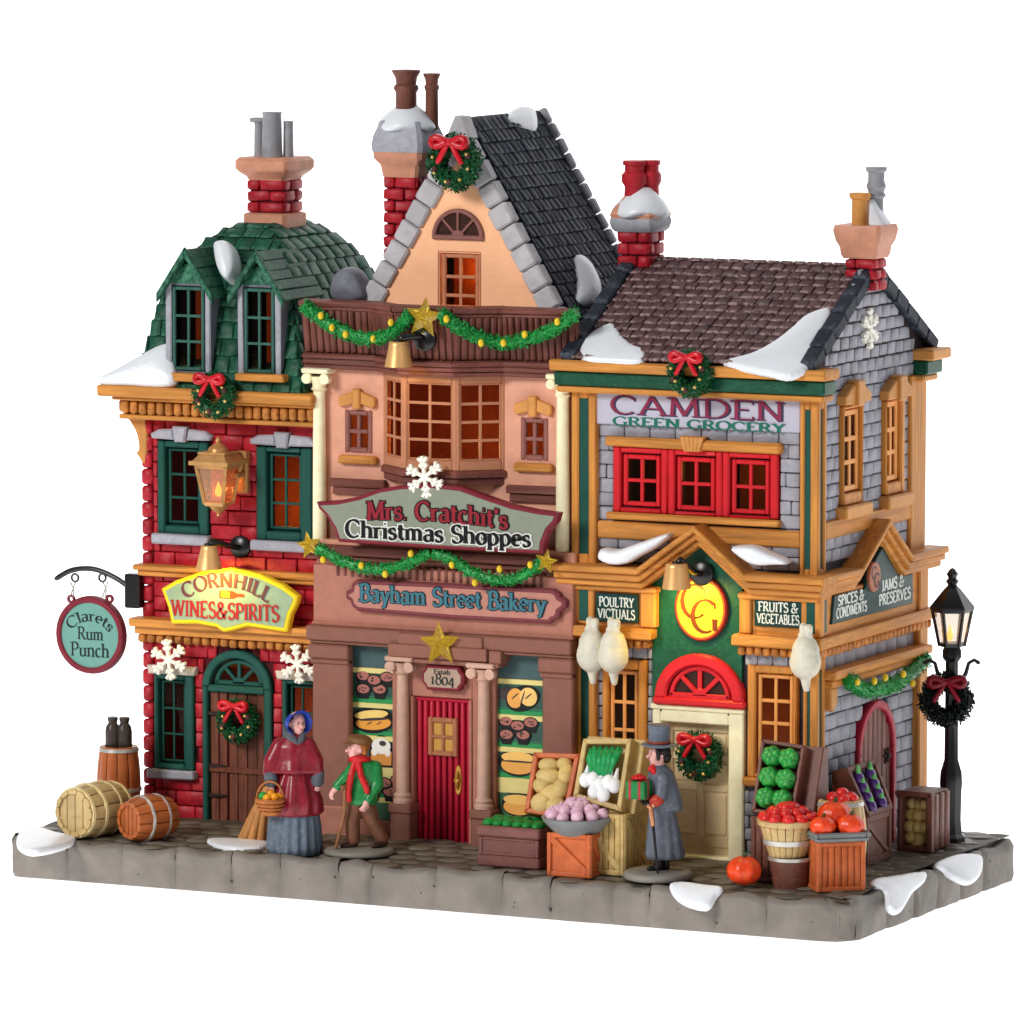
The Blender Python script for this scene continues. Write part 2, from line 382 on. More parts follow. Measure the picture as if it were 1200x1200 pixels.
def sash_mesh(mb, r, cols, rows, b, m, w0, w1, ch=0.025):
    u0, u1, v0, v1 = r; iu0, iu1, iv0, iv1 = u0+b, u1-b, v0+b, v1-b
    mb.ring(r, (iu0, iu1, iv0, iv1), w0, w1, ch)
    for k in range(1, cols):
        x = iu0+(iu1-iu0)*k/cols; mb.box(x-m/2, x+m/2, iv0, iv1, w0+.012, w1-.008, ch*.6)
    for k in range(1, rows):
        y = iv0+(iv1-iv0)*k/rows; mb.box(iu0, iu1, y-m/2, y+m/2, w0+.016, w1-.004, ch*.6)
def window(parent, fr, o, sr, mf, ms, cols, rows, b=0.09, m=0.08, out=0.1, rec=-0.08, fw=None, label=None, inner_lip=True):
    """outer frame ring > sash and pane as sub-parts"""
    g = 0.05; i = (sr[0]-g, sr[1]+g, sr[2]-g, sr[3]+g)
    mb = MB(fr); mb.ring(o, i, -0.3, out, 0.04, 0.006)
    if inner_lip: mb.ring((i[0]-.01, i[1]+.01, i[2]-.01, i[3]+.01), (sr[0]+.05, sr[1]-.05, sr[2]+.05, sr[3]-.05), rec-.22, rec-.13, 0.01)
    f = build(mb, 'window', mf, parent)
    if label: f['label'] = label
    mb = MB(fr); sash_mesh(mb, sr, cols, rows, b, m, rec-.1, rec); build(mb, 'sash', ms, f)
    mb = MB(fr); mb.box(sr[0]+.02, sr[1]-.02, sr[2]+.02, sr[3]-.02, rec-.075, rec-.055, 0.001); build(mb, 'pane', pane_m(), f)
    return f
def snow_patch(fr, pts, h, label, mat=None, w0=-0.06, parent=None, drop=0.0, px=True, wo=0.0):
    """a rounded slab of snow lying on the surface of fr; pts in photo pixels or (u,v)"""
    P = [fr.hit(*p, wo) for p in pts] if px else pts
    P = [(a, b) for a, b in P]; P = catmull(P, 5); cx = sum(p[0] for p in P)/len(P); cy = sum(p[1] for p in P)/len(P)
    def dist(q):                                  # distance to the outline, negative outside
        x, y = q; ins = False; dm = 1e9
        for k in range(len(P)):
            (x0, y0), (x1, y1) = P[k-1], P[k]
            if (y0 > y) != (y1 > y) and x < (x1-x0)*(y-y0)/(y1-y0)+x0: ins = not ins
            ex, ey = x1-x0, y1-y0; t = max(0, min(1, ((x-x0)*ex+(y-y0)*ey)/max(1e-9, ex*ex+ey*ey))); dm = min(dm, math.hypot(x-x0-ex*t, y-y0-ey*t))
        return dm if ins else -dm
    xs = [p[0] for p in P]; ys = [p[1] for p in P]; ar = abs(sum(P[k-1][0]*P[k][1]-P[k][0]*P[k-1][1] for k in range(len(P))))/2; st = max(.045, math.sqrt(ar/260)); G = []
    y = min(ys)
    while y < max(ys):
        x = min(xs)
        while x < max(xs):
            dd = dist((x, y))
            if dd > .03: G.append((x, y, dd))
            x += st
        y += st
    dmx = max([g[2] for g in G]+[.1]); mb = MB(fr)
    for x, y, dd in G:
        hh = h*(.35+.65*math.sqrt(dd/dmx)); mb.ell((x, y, (w0*.5)), (dd+.02, dd+.02, hh-w0*.5), 12, 6)
    for x, y in offset_poly(P, .07)+offset_poly(P, .14):
        if dist((x, y)) > .04: mb.ell((x, y, w0*.5+.01), (.075, .075, h*.42-w0*.5), 8, 6)
    o = build(mb, 'snow_patch', mat or snow(), parent, smooth=True); remesh(o, .032, 6, .6)
    if parent is None: tag(o, label, 'snow', 'painted snow patches')
    return o

# ------------------------------------------------------------------ broad-nib lettering (own strokes, no font file)
def A_(cx, cy, rx, ry, a0, a1, n=12): return [(cx+rx*math.cos(R(a0+(a1-a0)*k/n)), cy+ry*math.sin(R(a0+(a1-a0)*k/n))) for k in range(n+1)]
def GL():
    g = {}
    def d(c, w, strokes, ser=()): g[c] = (w, strokes, ser)
    d(' ', .38, [])
    d('A', .88, [[(.1, 0), (.42, 1)], [(.42, 1), (.78, 0)], [(.24, .34), (.64, .34)]], [(.1, 0), (.78, 0)])
    d('B', .72, [[(.16, 0), (.16, 1)], [(.16, 1), *A_(.36, .77, .22, .23, 90, -90), (.16, .54)], [(.36, .54), *A_(.38, .27, .26, .27, 90, -90), (.16, 0)]], [(.1, 0), (.1, 1)])
    d('C', .84, [A_(.46, .5, .38, .5, 48, 312)], ['|', (.74, .82)])
    d('D', .86, [[(.16, 0), (.16, 1)], [(.16, 1), *A_(.34, .5, .42, .5, 90, -90), (.16, 0)]], [(.1, 0), (.1, 1)])
    d('E', .7, [[(.16, 0), (.16, 1)], [(.16, 1), (.62, 1)], [(.16, .52), (.5, .52)], [(.16, 0), (.64, 0)]], [(.1, 0), (.1, 1), '|', (.62, .93), (.64, .08)])
    d('F', .66, [[(.16, 0), (.16, 1)], [(.16, 1), (.6, 1)], [(.16, .52), (.48, .52)]], [(.16, 0), (.1, 1), '|', (.6, .93)])
    d('G', .88, [A_(.46, .5, .38, .5, 48, 300), [(.74, .42), (.74, .06)]], [(.74, .42), '|', (.74, .84)])
    d('H', .9, [[(.16, 0), (.16, 1)], [(.72, 0), (.72, 1)], [(.16, .52), (.72, .52)]], [(.16, 0), (.16, 1), (.72, 0), (.72, 1)])
    d('I', .38, [[(.19, 0), (.19, 1)]], [(.19, 0), (.19, 1)])
    d('J', .5, [[(.32, 1), (.32, .15), *A_(.18, .12, .14, .14, 0, -120, 6)]], [(.32, 1)])
    d('L', .68, [[(.16, 0), (.16, 1)], [(.16, 0), (.6, 0)]], [(.16, 1), (.1, 0), '|', (.6, .1)])
    d('M', 1.02, [[(.14, 0), (.18, 1)], [(.18, 1), (.5, .05)], [(.5, .05), (.82, 1)], [(.82, 1), (.86, 0)]], [(.14, 0), (.86, 0), (.12, 1), (.88, 1)])
    d('N', .9, [[(.16, 0), (.16, 1)], [(.16, 1), (.72, 0)], [(.72, 0), (.72, 1)]], [(.16, 0), (.1, 1), (.72, 1)])
    d('O', .92, [A_(.46, .5, .38, .5, 0, 360, 22)])
    d('P', .7, [[(.16, 0), (.16, 1)], [(.16, 1), *A_(.36, .74, .25, .26, 90, -90), (.16, .48)]], [(.16, 0), (.1, 1)])
    d('R', .8, [[(.16, 0), (.16, 1)], [(.16, 1), *A_(.36, .75, .24, .25, 90, -90), (.16, .5)], [(.38, .5), (.7, 0)]], [(.16, 0), (.1, 1), (.74, 0)])
    d('S', .66, [[*A_(.34, .76, .23, .24, 40, 260), *A_(.33, .26, .26, .26, 80, -140)]], ['|', (.54, .86), (.11, .14)])
    d('T', .76, [[(.38, 0), (.38, 1)], [(.06, 1), (.7, 1)]], [(.38, 0), '|', (.07, .93), (.69, .93)])
    d('U', .88, [[(.16, 1), (.16, .32), *A_(.44, .32, .28, .32, 180, 360), (.72, 1)]], [(.16, 1), (.72, 1)])
    d('V', .84, [[(.1, 1), (.42, 0)], [(.42, 0), (.74, 1)]], [(.1, 1), (.74, 1)])
    d('W', 1.16, [[(.08, 1), (.34, 0)], [(.34, 0), (.58, .95)], [(.58, .95), (.82, 0)], [(.82, 0), (1.06, 1)]], [(.08, 1), (1.06, 1), (.56, 1)])
    d('Y', .8, [[(.1, 1), (.4, .48)], [(.4, .48), (.7, 1)], [(.4, .5), (.4, 0)]], [(.1, 1), (.7, 1), (.4, 0)])
    d('&', .96, [[(.84, .52), (.6, .08), *A_(.36, .24, .26, .24, -60, -230, 10), (.5, .66), *A_(.38, .82, .17, .18, -20, 200, 10), (.78, 0)]], [(.84, .52)])
    d("'", .26, [[(.14, 1), (.1, .74)]]); d('.', .3, [[(.1, .05), (.18, .05)]])
    d('1', .5, [[(.12, .6), (.25, .66)], [(.25, .68), (.25, 0)]], [(.25, 0)])
    d('8', .6, [A_(.3, .75, .19, .22, 0, 360, 16), A_(.3, .27, .24, .27, 0, 360, 16)])
    d('0', .6, [A_(.3, .34, .24, .34, 0, 360, 18)])
    d('4', .6, [[(.44, -.2), (.44, .68)], [(.44, .68), (.06, .12)], [(.06, .1), (.58, .1)]])
    d('a', .6, [[*A_(.28, .5, .17, .15, 160, 0, 8), (.45, .1), (.56, .02)], [(.45, .36), *A_(.25, .18, .17, .18, 80, 330, 10)]])
    d('b', .64, [[(.14, 1), (.14, 0)], A_(.32, .32, .22, .32, 130, -150, 14)], [(.1, 1)])
    d('c', .54, [A_(.3, .32, .22, .32, 50, 310, 12)])
    d('e', .56, [[(.08, .36), (.48, .36), *A_(.29, .34, .21, .31, 5, 310, 14)]])
    d('h', .68, [[(.14, 1), (.14, 0)], [(.14, .45), *A_(.33, .45, .19, .19, 150, 0, 8), (.52, 0)]], [(.14, 0), (.52, 0), (.1, 1)])
    d('i', .32, [[(.16, .64), (.16, 0)], [(.12, .86), (.2, .86)]], [(.16, 0), (.12, .64)])
    d('k', .64, [[(.14, 1), (.14, 0)], [(.14, .28), (.48, .62)], [(.26, .38), (.54, 0)]], [(.14, 0), (.56, 0), (.1, 1)])
    d('l', .3, [[(.15, 1), (.15, 0)]], [(.15, 0), (.1, 1)])
    d('m', 1.0, [[(.14, .64), (.14, 0)], [(.14, .45), *A_(.31, .45, .17, .19, 150, 0, 8), (.48, 0)], [(.48, .45), *A_(.65, .45, .17, .19, 150, 0, 8), (.82, 0)]], [(.14, 0), (.48, 0), (.82, 0), (.1, .64)])
    d('n', .68, [[(.14, .64), (.14, 0)], [(.14, .45), *A_(.33, .45, .19, .19, 150, 0, 8), (.52, 0)]], [(.14, 0), (.52, 0), (.1, .64)])
    d('o', .6, [A_(.3, .32, .23, .32, 0, 360, 18)])
    d('p', .64, [[(.14, .64), (.14, -.3)], A_(.32, .32, .22, .32, 130, -150, 14)], [(.14, -.3), (.1, .64)])
    d('r', .48, [[(.14, .64), (.14, 0)], [(.14, .42), (.24, .6), (.42, .6)]], [(.14, 0), (.1, .64)])
    d('s', .48, [[*A_(.24, .48, .15, .15, 40, 260, 8), *A_(.23, .17, .17, .17, 80, -140, 8)]], ['|', (.38, .54), (.08, .1)])
    d('t', .42, [[(.18, .86), (.18, .12), (.28, .01), (.38, .08)], [(.04, .62), (.36, .62)]])
    d('u', .68, [[(.14, .62), (.14, .2), *A_(.32, .2, .18, .2, 180, 330, 8)], [(.52, .62), (.52, 0)]], [(.1, .62), (.48, .62), (.56, 0)])
    d('y', .62, [[(.1, .62), (.32, .02)], [(.54, .62), (.26, -.24), (.12, -.3)]], [(.1, .62), (.54, .62)])
    return g
GLY = GL()
def text(mb, s, u0, v0, h, width=None, wt=0.17, thin=0.06, w=0.0, mapf=None, serif=0.11, extra=0.0, nib=18, dv=0.0):
    tot = sum(GLY[c][0] for c in s); k = (width/tot) if width else h; x = 0.0; lay = [0]
    def P(a, b):
        return mapf(a*k, b*h) if mapf else (u0+a*k, v0+b*h+dv*a*k)
    def rib(pts, wfun):
        q = [Vector(p) for p in pts]; L, Rr = [], []
        for i, p in enumerate(q):
            t = q[min(len(q)-1, i+1)]-q[max(0, i-1)]
            if t.length < 1e-6: t = Vector((1, 0))
            t.normalize(); hw = wfun(t)/2+extra; e = (extra if i in (0, len(q)-1) else 0)*(-1 if i == 0 else 1)
            c = p+t*e; nn = Vector((-t.y, t.x)); L.append(c+nn*hw); Rr.append(c-nn*hw)
        lay[0] += 1; ww = w+lay[0]*0.0005; vs = []
        for a in L+Rr: p = P(a.x+x, a.y); vs.append((p[0], p[1], ww))
        n = len(L); mb.add(vs, [(n+i, n+i+1, i+1, i) for i in range(n-1)])
    for c in s:
        adv, st, ser = GLY[c]
        for pts in st: rib(pts, lambda t: thin+(wt-thin)*abs(math.sin(math.atan2(t.y, t.x)-R(nib))))
        vert = False
        for q in ser:
            if q == '|': vert = True; continue
            if vert: rib([(q[0], q[1]-.1), (q[0], q[1]+.08)], lambda t: thin*.9)
            else:
                yy = q[1]+(thin/2 if q[1] <= 0.05 else -thin/2); rib([(q[0]-serif-.03, yy), (q[0]+serif+.03, yy)], lambda t: thin)
        x += adv
    return mb
def lettering(parent, fr, lines, mat, name='lettering', **kw):
    mb = MB(fr)
    for a in lines: text(mb, *a[:5], **{**kw, **(a[5] if len(a) > 5 else {})})
    return build(mb, name, mat, parent)
def flat(rgb, rough=0.5, name=None):
    return paint(name or 'flat_%d_%d_%d' % rgb, rgb, rough, 0.03, 0.0, rnd=0.0)
# ================================================================== setting: backdrop and the cobbled base
bd = MB()
pts = [(-20, 0)]
prof = [(-24, -0.02), (60, -0.02)]+[(60+45*math.sin(R(a)), 45-45*math.cos(R(a))-0.02) for a in range(10, 91, 10)]+[(105, 150)]
rows = []
for y, z in prof: rows.append([(-150, y, z), (130, y, z)])
for i in range(len(rows)-1):
    bd.add([rows[i][0], rows[i][1], rows[i+1][1], rows[i+1][0]], [(0, 1, 2, 3)])
bm = emit('emissive_white_sweep', (255, 255, 255), 1.0)  # glow added to keep the sweep pure white and free of contact shadow
o = build(bd, 'studio_backdrop', bm, smooth=True); tag(o, 'plain white seamless emissive studio backdrop and table behind and below the model', kind='structure')

W, D = 26.85, 12.8
def GZ(y): return 1.16+0.22*max(0, min(1, y/3.0))
def ground(px, py, lift=0.0):                    # point of the pavement seen at a photo pixel
    z = 1.2
    for _ in range(6):
        f = Fr((0, 0, z), (1, 0, 0), (0, 1, 0)); u, v = f.hit(px, py); z = GZ(v)+lift
    return Vector((u, v, z))
stone = paint('grey_resin_stone', (126, 119, 112), 0.5, 0.14, 0.7, 0.9, dry=(126, 118, 106), dryamt=0.5, rnd=0.05)
cobm = paint('brown_grey_cobble', (112, 104, 93), 0.45, 0.14, 0.5, 1.2, dry=(96, 84, 62), dryamt=0.7, rnd=0.06)
pave = bpy.data.objects.new('pavement', None); COL.objects.link(pave); tag(pave, 'grey stone base of the model with a cobbled pavement on top', kind='structure')
mb = MB(XYZ)
foot = [(-.58, .3), (-.3, 0), (W-.9, 0), (W-.35, .12), (W, .6), (W, D-.3), (W-.3, D), (-.3, D), (-.58, D-.3)]
def ringz(ins, z, wob=0):
    r = []
    for x, y in offset_poly(foot, ins): r.append((x, y, z))
    return r
mb.loft([ringz(.08, 0), ringz(0, .08), ringz(.02, .9), ringz(.2, 1.13)])
build(mb, 'base_slab', stone, pave)
mb = MB(XYZ)                                     # walking surface as a fine sheet that rises towards the houses
nx, ny = 90, 40
vs = []; fs = []
for j in range(ny+1):
    for i in range(nx+1):
        x = -.45+(W+.3)*i/nx; y = .15+(D-.3)*j/ny
        vs.append((x, y, GZ(y)-0.035+.02*math.sin(x*4.1+y*2)*math.cos(y*5-x)))
for j in range(ny):
    for i in range(nx): a = j*(nx+1)+i; fs.append((a, a+1, a+nx+2, a+nx+1))
mb.add(vs, fs); build(mb, 'mortar_bed', paint('dark_cobble_joint', (86, 79, 68), 0.6, 0.15, 0.4), pave, smooth=True)
def kerb(fr, u0, u1, n, vtop, seed):             # large rough kerb stones, joints recessed
    random.seed(seed); xs = [u0]
    for k in range(n): xs.append(u0+(u1-u0)*(k+1+random.uniform(-.22, .22)*(k < n-1))/n)
    for k in range(n):
        a, b = xs[k]+.006, xs[k+1]-.006; mb = MB(fr); NX, NV = 12, 7; g = []
        t = vtop+random.uniform(-.06, .05); ph = random.uniform(0, 9); lean = random.uniform(-.07, .07)
        for j in range(NV+1):
            for i in range(NX+1):
                s, q = i/NX, j/NV
                e = min(s, 1-s)*(b-a); rr = 0.075*(1-min(1, e/.12))**2+.13*(1-min(1, (1-q)*t/.16))**2+.05*(1-min(1, q*t/.12))**2
                w = .07-rr+.035*math.sin(5*s+ph)*math.cos(3*q+ph)+.015*math.sin(13*s+2*ph)*math.sin(6*q+ph)
                g.append((a+(b-a)*s+lean*(q-.5)*(1 if 0 < i < NX else 1), .02+(t-.02+.05*math.sin(7*s+ph)*q)*q, w))
        fs = [(j*(NX+1)+i, j*(NX+1)+i+1, (j+1)*(NX+1)+i+1, (j+1)*(NX+1)+i) for j in range(NV) for i in range(NX)]
        m = len(g); g += [(x, y, -.35) for x, y, w in g[NV*(NX+1):]]; fs += [(NV*(NX+1)+i, NV*(NX+1)+i+1, m+i+1, m+i) for i in range(NX)]; m2 = len(g); g += [(x, y-.14, -.75) for x, y, w in g[m:m2]]; fs += [(m+i, m+i+1, m2+i+1, m2+i) for i in range(NX)]
        mb.add(g, fs); build(mb, 'kerb_stone', stone, pave, smooth=True)
kerb(front(0.0), -.4, W-.55, 15, 1.2, 5)
kerb(side(W), .5, D-.25, 6, 1.2, 6)
kerb(Fr((W-.62, 0.02, 0), (1, .8, 0), (0, 0, 1)), -.05, .8, 1, 1.18, 9)
kerb(Fr((-.58, D, 0), (0, -1, 0), (0, 0, 1)), .3, D-.3, 5, 1.2, 12)
random.seed(3); cobs = []                         # small dark specks set on the kerb faces
pm = MB()
for k in range(46):
    f = front(0.0) if k < 36 else side(W); u = random.uniform(.5, W-1) if k < 36 else random.uniform(1, D-1); v = random.uniform(.25, .9)
    pm.use(f); pm.ell((u, v, .045), (.035, .035, .03), 8, 5)
tag(build(pm, 'dark_specks', flat((70, 66, 62)), pave), kind='stuff')
def dome(mb, x, y, rx, ry, h, z):
    n = 10; ph = random.uniform(0, 6); rings = []
    for sc, hh in ((1, -.06), (.97, .35), (.8, .8), (.5, 1.0), (.02, 1.08)):
        rings.append([(x+rx*sc*math.cos(2*math.pi*k/n)*(1+.12*math.sin(2*k+ph)), y+ry*sc*math.sin(2*math.pi*k/n)*(1+.1*math.cos(3*k+ph)), z+h*hh) for k in range(n)])
    mb.loft(rings)
cm = []
for k in range(5):
    mb = MB(); dome(mb, 0, 0, .45, .31, .07, 0); me = bpy.data.meshes.new('cobblestone'); me.from_pydata([tuple(v) for v in mb.V], [], mb.F); me.materials.append(cobm); me.shade_smooth(); cm.append(me)
def cob(x, y):
    o = bpy.data.objects.new('cobblestone', random.choice(cm)); COL.objects.link(o); o.parent = pave
    o.location = (x, y, GZ(y)-.05); o.rotation_euler = (0, 0, random.uniform(-.3, .3)); o.scale = (random.uniform(.8, 1.2), random.uniform(.85, 1.15), random.uniform(.3, 1.0))
j = 0; y = .38
while y < D-.2:
    x = -.1+(j % 2)*.43
    while x < W-.3:
        vis = y < 4.2 or (x < 1.2) or (x > 24.2)
        if vis and not (y < .6 and x > W-.8): cob(x+random.uniform(-.1, .1), y+random.uniform(-.06, .06))
        x += .86
    y += .6; j += 1
# ================================================================== wine shop (red brick, green roof) on the left
random.seed(21)
YC = 4.9; F = front(YC)
shop = empty('wine_shop', (4.3, 7, 1.3), 'red brick wine shop with a curved green tiled roof and two dormers, leftmost building', 'building')
XL = 1.42; XR = 7.75
zt = F.hit(265, 474)[1]; zb = 1.2
def Rf(a, b, c, d, wo=0.0): return F.rect(a, b, c, d, wo)
uw1, uw2 = Rf(184, 243, 518, 626, .1), Rf(300, 365, 525, 634, .1)
lw1, lw2 = Rf(180, 226, 790, 902, .1), Rf(330, 376, 797, 907, .1)
dr = Rf(237, 318, 762, 968, .1)
us1, us2 = Rf(196, 233, 526, 614), Rf(315, 352, 532, 621)
ls1, ls2 = Rf(188, 216, 798, 893), Rf(339, 367, 804, 897)
sh = lambda r, k=.12: (r[0]+k, r[1]-k, r[2]+k, r[3]-k)
holes = [sh(x) for x in (uw1, uw2, lw1, lw2)]
fan_hole = (dr[0]+.3, dr[1]-.3, F.hit(278, 806)[1], F.hit(278, 775)[1])
wall(shop, F, XL+.1, XR, zb, zt, -.42, -.1, holes+[fan_hole], mortar_red())
mb = MB(); mb.box(XL+.1, XL+.35, YC+.42, 11, zb, zt, .02); mb.box(XL+.1, XR, 10.8, 11, zb, zt, .02); mb.box(XR-.2, XR, YC+.42, 10.8, zb, zt, .02); build(mb, 'wall', mortar_red(), shop)
mb = MB(); mb.box(XL+.36, XR-.21, YC+.43, 10.79, 7.6, 7.7, .01); build(mb, 'floor', inner(), shop)
mb = MB(); mb.box(XL+.36, XR-.21, 8.3, 8.4, 1.3, 13.5, .01); build(mb, 'inner_wall', paint('warm_interior_wall', (196, 112, 48), .8, 0, 0), shop)
zmid0, zmid1 = F.hit(265, 668)[1], F.hit(265, 735)[1]
bh = [(r[0]-.02, r[1]+.02, r[2]-.0, r[3]+.0) for r in (uw1, uw2, lw1, lw2)]+[(dr[0], dr[1], 0, dr[3]-.55), (dr[0]+.45, dr[1]-.45, 0, dr[3])]
n1 = bricks(shop, F, (XL+.34, XR), 1.25, zt-.02, .46, 1.05, bh, brick_red(), lim=210)
for k in range(25):                               # rounded quoin bricks wrapping the left corner
    z = 1.25+(k+.5)*(zt-1.27)/25
    piece('quoin_brick', F, XL+.13, z, -.16+.02*(k % 2), .36 if k % 2 else .4, .475, .36, brick_red(), shop, .075)
# sills, lintels
def stone_lintel(fr, r, parent, topv, key=.2, over=.16, hgt=.52):
    cx = (r[0]+r[1])/2; a, b = r[0]-over, r[1]+over; mb = MB(fr)
    mb.prism([(a+.02, topv-.34), (cx-key-.03, topv-.36), (cx-key-.08, topv-.03), (a+.25, topv-.06), (a-.02, topv-.2)], -.05, .2, .05); build(mb, 'lintel_stone', grey_st(), parent)
    mb = MB(fr); mb.prism([(cx+key-.02, topv-.36), (b-.04, topv-.34), (b+.04, topv-.22), (b-.2, topv-.06), (cx+key+.06, topv-.02)], -.05, .2, .05); build(mb, 'lintel_stone', grey_st(), parent)
    mb = MB(fr); mb.prism([(cx-key+.01, topv-.42), (cx+key-.04, topv-.42), (cx+key+.03, topv+.05), (cx-key-.07, topv+.06)], -.05, .26, .05); build(mb, 'keystone', grey_st(), parent)
for r, s_, ty, b_ in ((uw1, us1, (213, 493), (213, 630)), (uw2, us2, (330, 498), (331, 637))):
    f = window(shop, F, r, sh(s_, 0), teal(), teal(), 2, 3, .085, .075, .1)
    stone_lintel(F, r, f, r[3]+.42)
    mb = MB(F); mb.box(r[0]-.12, r[1]+.1, r[2]-.3, r[2]-.0, -.05, .3, .04, .01); build(mb, 'sill', grey_st(), f)
for r, s_ in ((lw1, ls1), (lw2, ls2)):
    f = window(shop, F, r, s_, teal(), teal(), 2, 3, .07, .06, .1)
    mb = MB(F); mb.prism([(r[0]-.1, r[3]), (r[1]+.1, r[3]), (r[1]+.16, r[3]+.25), (r[0]-.16, r[3]+.25)], -.05, .24, .04); build(mb, 'lintel_stone', paint('pale_stone_cap', (206, 196, 184), .5), f)
    mb = MB(F); mb.box(r[0]-.16, r[1]+.1, r[2]-.27, r[2], -.05, .3, .05, .01); build(mb, 'sill', grey_st(), f)
# arched door
door = build(MB(F).box(dr[0]+.1, dr[1]-.1, 1.2, fan_hole[2], -.3, -.22, .01), 'door', paint('door_backing', (60, 34, 26), .7), shop)
door['label'] = 'weathered dark plank door under a green fanlight arch'
pl0, pl1 = F.hit(245, 890)[0], F.hit(311, 890)[0]; ztr = F.hit(278, 812)[1]
plankm = paint('weathered_plank', (116, 66, 48), .55, .2, .9, 2.2, grain=2, dry=(62, 34, 28), dryamt=.8, rnd=.18)
for k in range(6):
    a = pl0+(pl1-pl0)*k/6; b = pl0+(pl1-pl0)*(k+1)/6
    build(MB(F).box(a+.015, b-.015, 1.3, ztr+.02, -.2, -.06+.02*(k % 2), .03, .015), 'plank', plankm, door)
build(MB(F).box(pl0, pl1, F.hit(278, 903)[1]-.09, F.hit(278, 903)[1]+.09, -.05, .02, .02, .01), 'ledge_board', plankm, door)
iron = paint('black_iron_paint', (46, 34, 34), .5)
for z in (2.1, 3.0, 4.6): 
    mb = MB(F); mb.prism([(pl0, z-.06), (pl0+.5, z-.03), (pl0+.62, z), (pl0+.5, z+.03), (pl0, z+.06)], -.05, .05, .01); build(mb, 'hinge', iron, door)
mb = MB(F); zs = F.hit(278, 806)[1]; cu = (dr[0]+dr[1])/2; Ro = (dr[1]-dr[0])/2; ztop = dr[3]; ex = (ztop-zs)/Ro
mb.box(dr[0], pl0, 1.2, zs+.02, -.3, .12, .04); mb.box(pl1, dr[1], 1.2, zs+.02, -.3, .12, .04)
mb.arc(cu, zs, Ro, Ro-.26, 0, 180, -.3, .14, 18, .04, ex); mb.box(pl0-.01, pl1+.01, zs-.16, zs+.06, -.3, .1, .04)
df = build(mb, 'door_frame', teal(), door)
mb = MB(F); r2 = Ro-.34; mb.arc(cu, zs+.1, r2, r2-.16, 0, 180, -.2, -.04, 16, .03, ex*.92); mb.box(cu-r2, cu+r2, zs+.06, zs+.2, -.2, -.04, .03); mb.arc(cu, zs+.1, .22, .001, 0, 180, -.2, -.04, 8, .02)
for a in (48, 90, 132):
    c, s_ = math.cos(R(a)), math.sin(R(a))*ex*.92; n_ = Vector((-s_, c)).normalized()*.055
    mb.prism([(cu+.12*c+n_.x, zs+.1+.12*s_+n_.y), (cu+.12*c-n_.x, zs+.1+.12*s_-n_.y), (cu+(r2-.1)*c-n_.x, zs+.1+(r2-.1)*s_-n_.y), (cu+(r2-.1)*c+n_.x, zs+.1+(r2-.1)*s_+n_.y)], -.19, -.05, .015)
build(mb, 'fanlight', teal(), door)
build(MB(F).box(cu-r2, cu+r2, zs+.1, zs+.1+r2*ex*.6, -.18, -.16, .001), 'pane', pane_m(), door)
# horizontal wooden mouldings; slightly uneven, overlapping the right neighbour's corner
def beam(fr, a, b, h, w0, w1, mat, parent, name='cornice', steps=1, left=.0):
    """a..b are photo pixels of the top edge"""
    u0, v0 = fr.hit(*a, w1); u1, v1 = fr.hit(*b, w1); v = (v0+v1)/2; mb = MB(fr)
    for k in range(steps): mb.box(u0-left+.08*k, u1, v-h*(k+1)/steps, v-h*k/steps-(.004 if k else 0), w0, w1-k*(w1*.36), .035, .012)
    return build(mb, name, mat, parent), (u0, u1, v)
def dentils(fr, u0, u1, v0, v1, w0, w1, pitch, parent, mat=None, lim=60):
    n = int((u1-u0)/pitch)
    for k in range(n):
        piece('dentil', fr, u0+(k+.5)*(u1-u0)/n, (v0+v1)/2+random.uniform(-.015, .015), (w0+w1)/2, (u1-u0)/n*.78, v1-v0, w1-w0, mat or dentil(), parent, .05)
c1, (a, b, v) = beam(F, (155, 658), (384, 678), .34, -.1, .42, ochre(), shop, steps=2)
c2, (a, b, v2) = beam(F, (150, 722), (372, 740), .5, -.1, .55, ochre(), shop, steps=2)
dentils(F, a+.12, 7.6, v2-.5-.26, v2-.5, -.1, .26, .3, c2)
# main eaves cornice
zc = F.hit(265, 462, .9)[1]
mb = MB(); mb.box(.35, 7.7, YC-.95, 11.2, zc-.22, zc+.1, .05, .01); mb.box(.75, 7.66, YC-.72, 11.0, zc-.34, zc-.22, .03)
cor = build(mb, 'cornice', ochre(), shop)
mb = MB(); mb.box(.98, 7.64, YC-.42, 10.9, zc-.82, zc-.34, .02); mb.box(.9, 7.64, YC-.55, 10.9, zc-.92, zc-.78, .03); build(mb, 'frieze', ochre(), shop)
dentils(Fr((0, YC, 0), (1, 0, 0), (0, 0, 1)), .98, 7.62, zc-.74, zc-.38, .42, .64, .3, cor)
dentils(Fr((.98, 0, 0), (0, -1, 0), (0, 0, 1)), -10.6, -YC+.4, zc-.74, zc-.38, 0, .2, .34, cor)
mb = MB(Fr((XL, YC+.2, 0), (1, 0, 0), (0, 0, 1)))   # scrolled corner bracket
mb.prism(catmull([(.12, zc-.9), (-.5, zc-.9), (-.42, zc-1.05), (-.2, zc-1.4), (-.12, zc-1.85), (-.2, zc-2.0), (-.12, zc-2.12), (.12, zc-2.3)], 3), -.15, .25, .04); build(mb, 'bracket', ochre_trim(), shop)
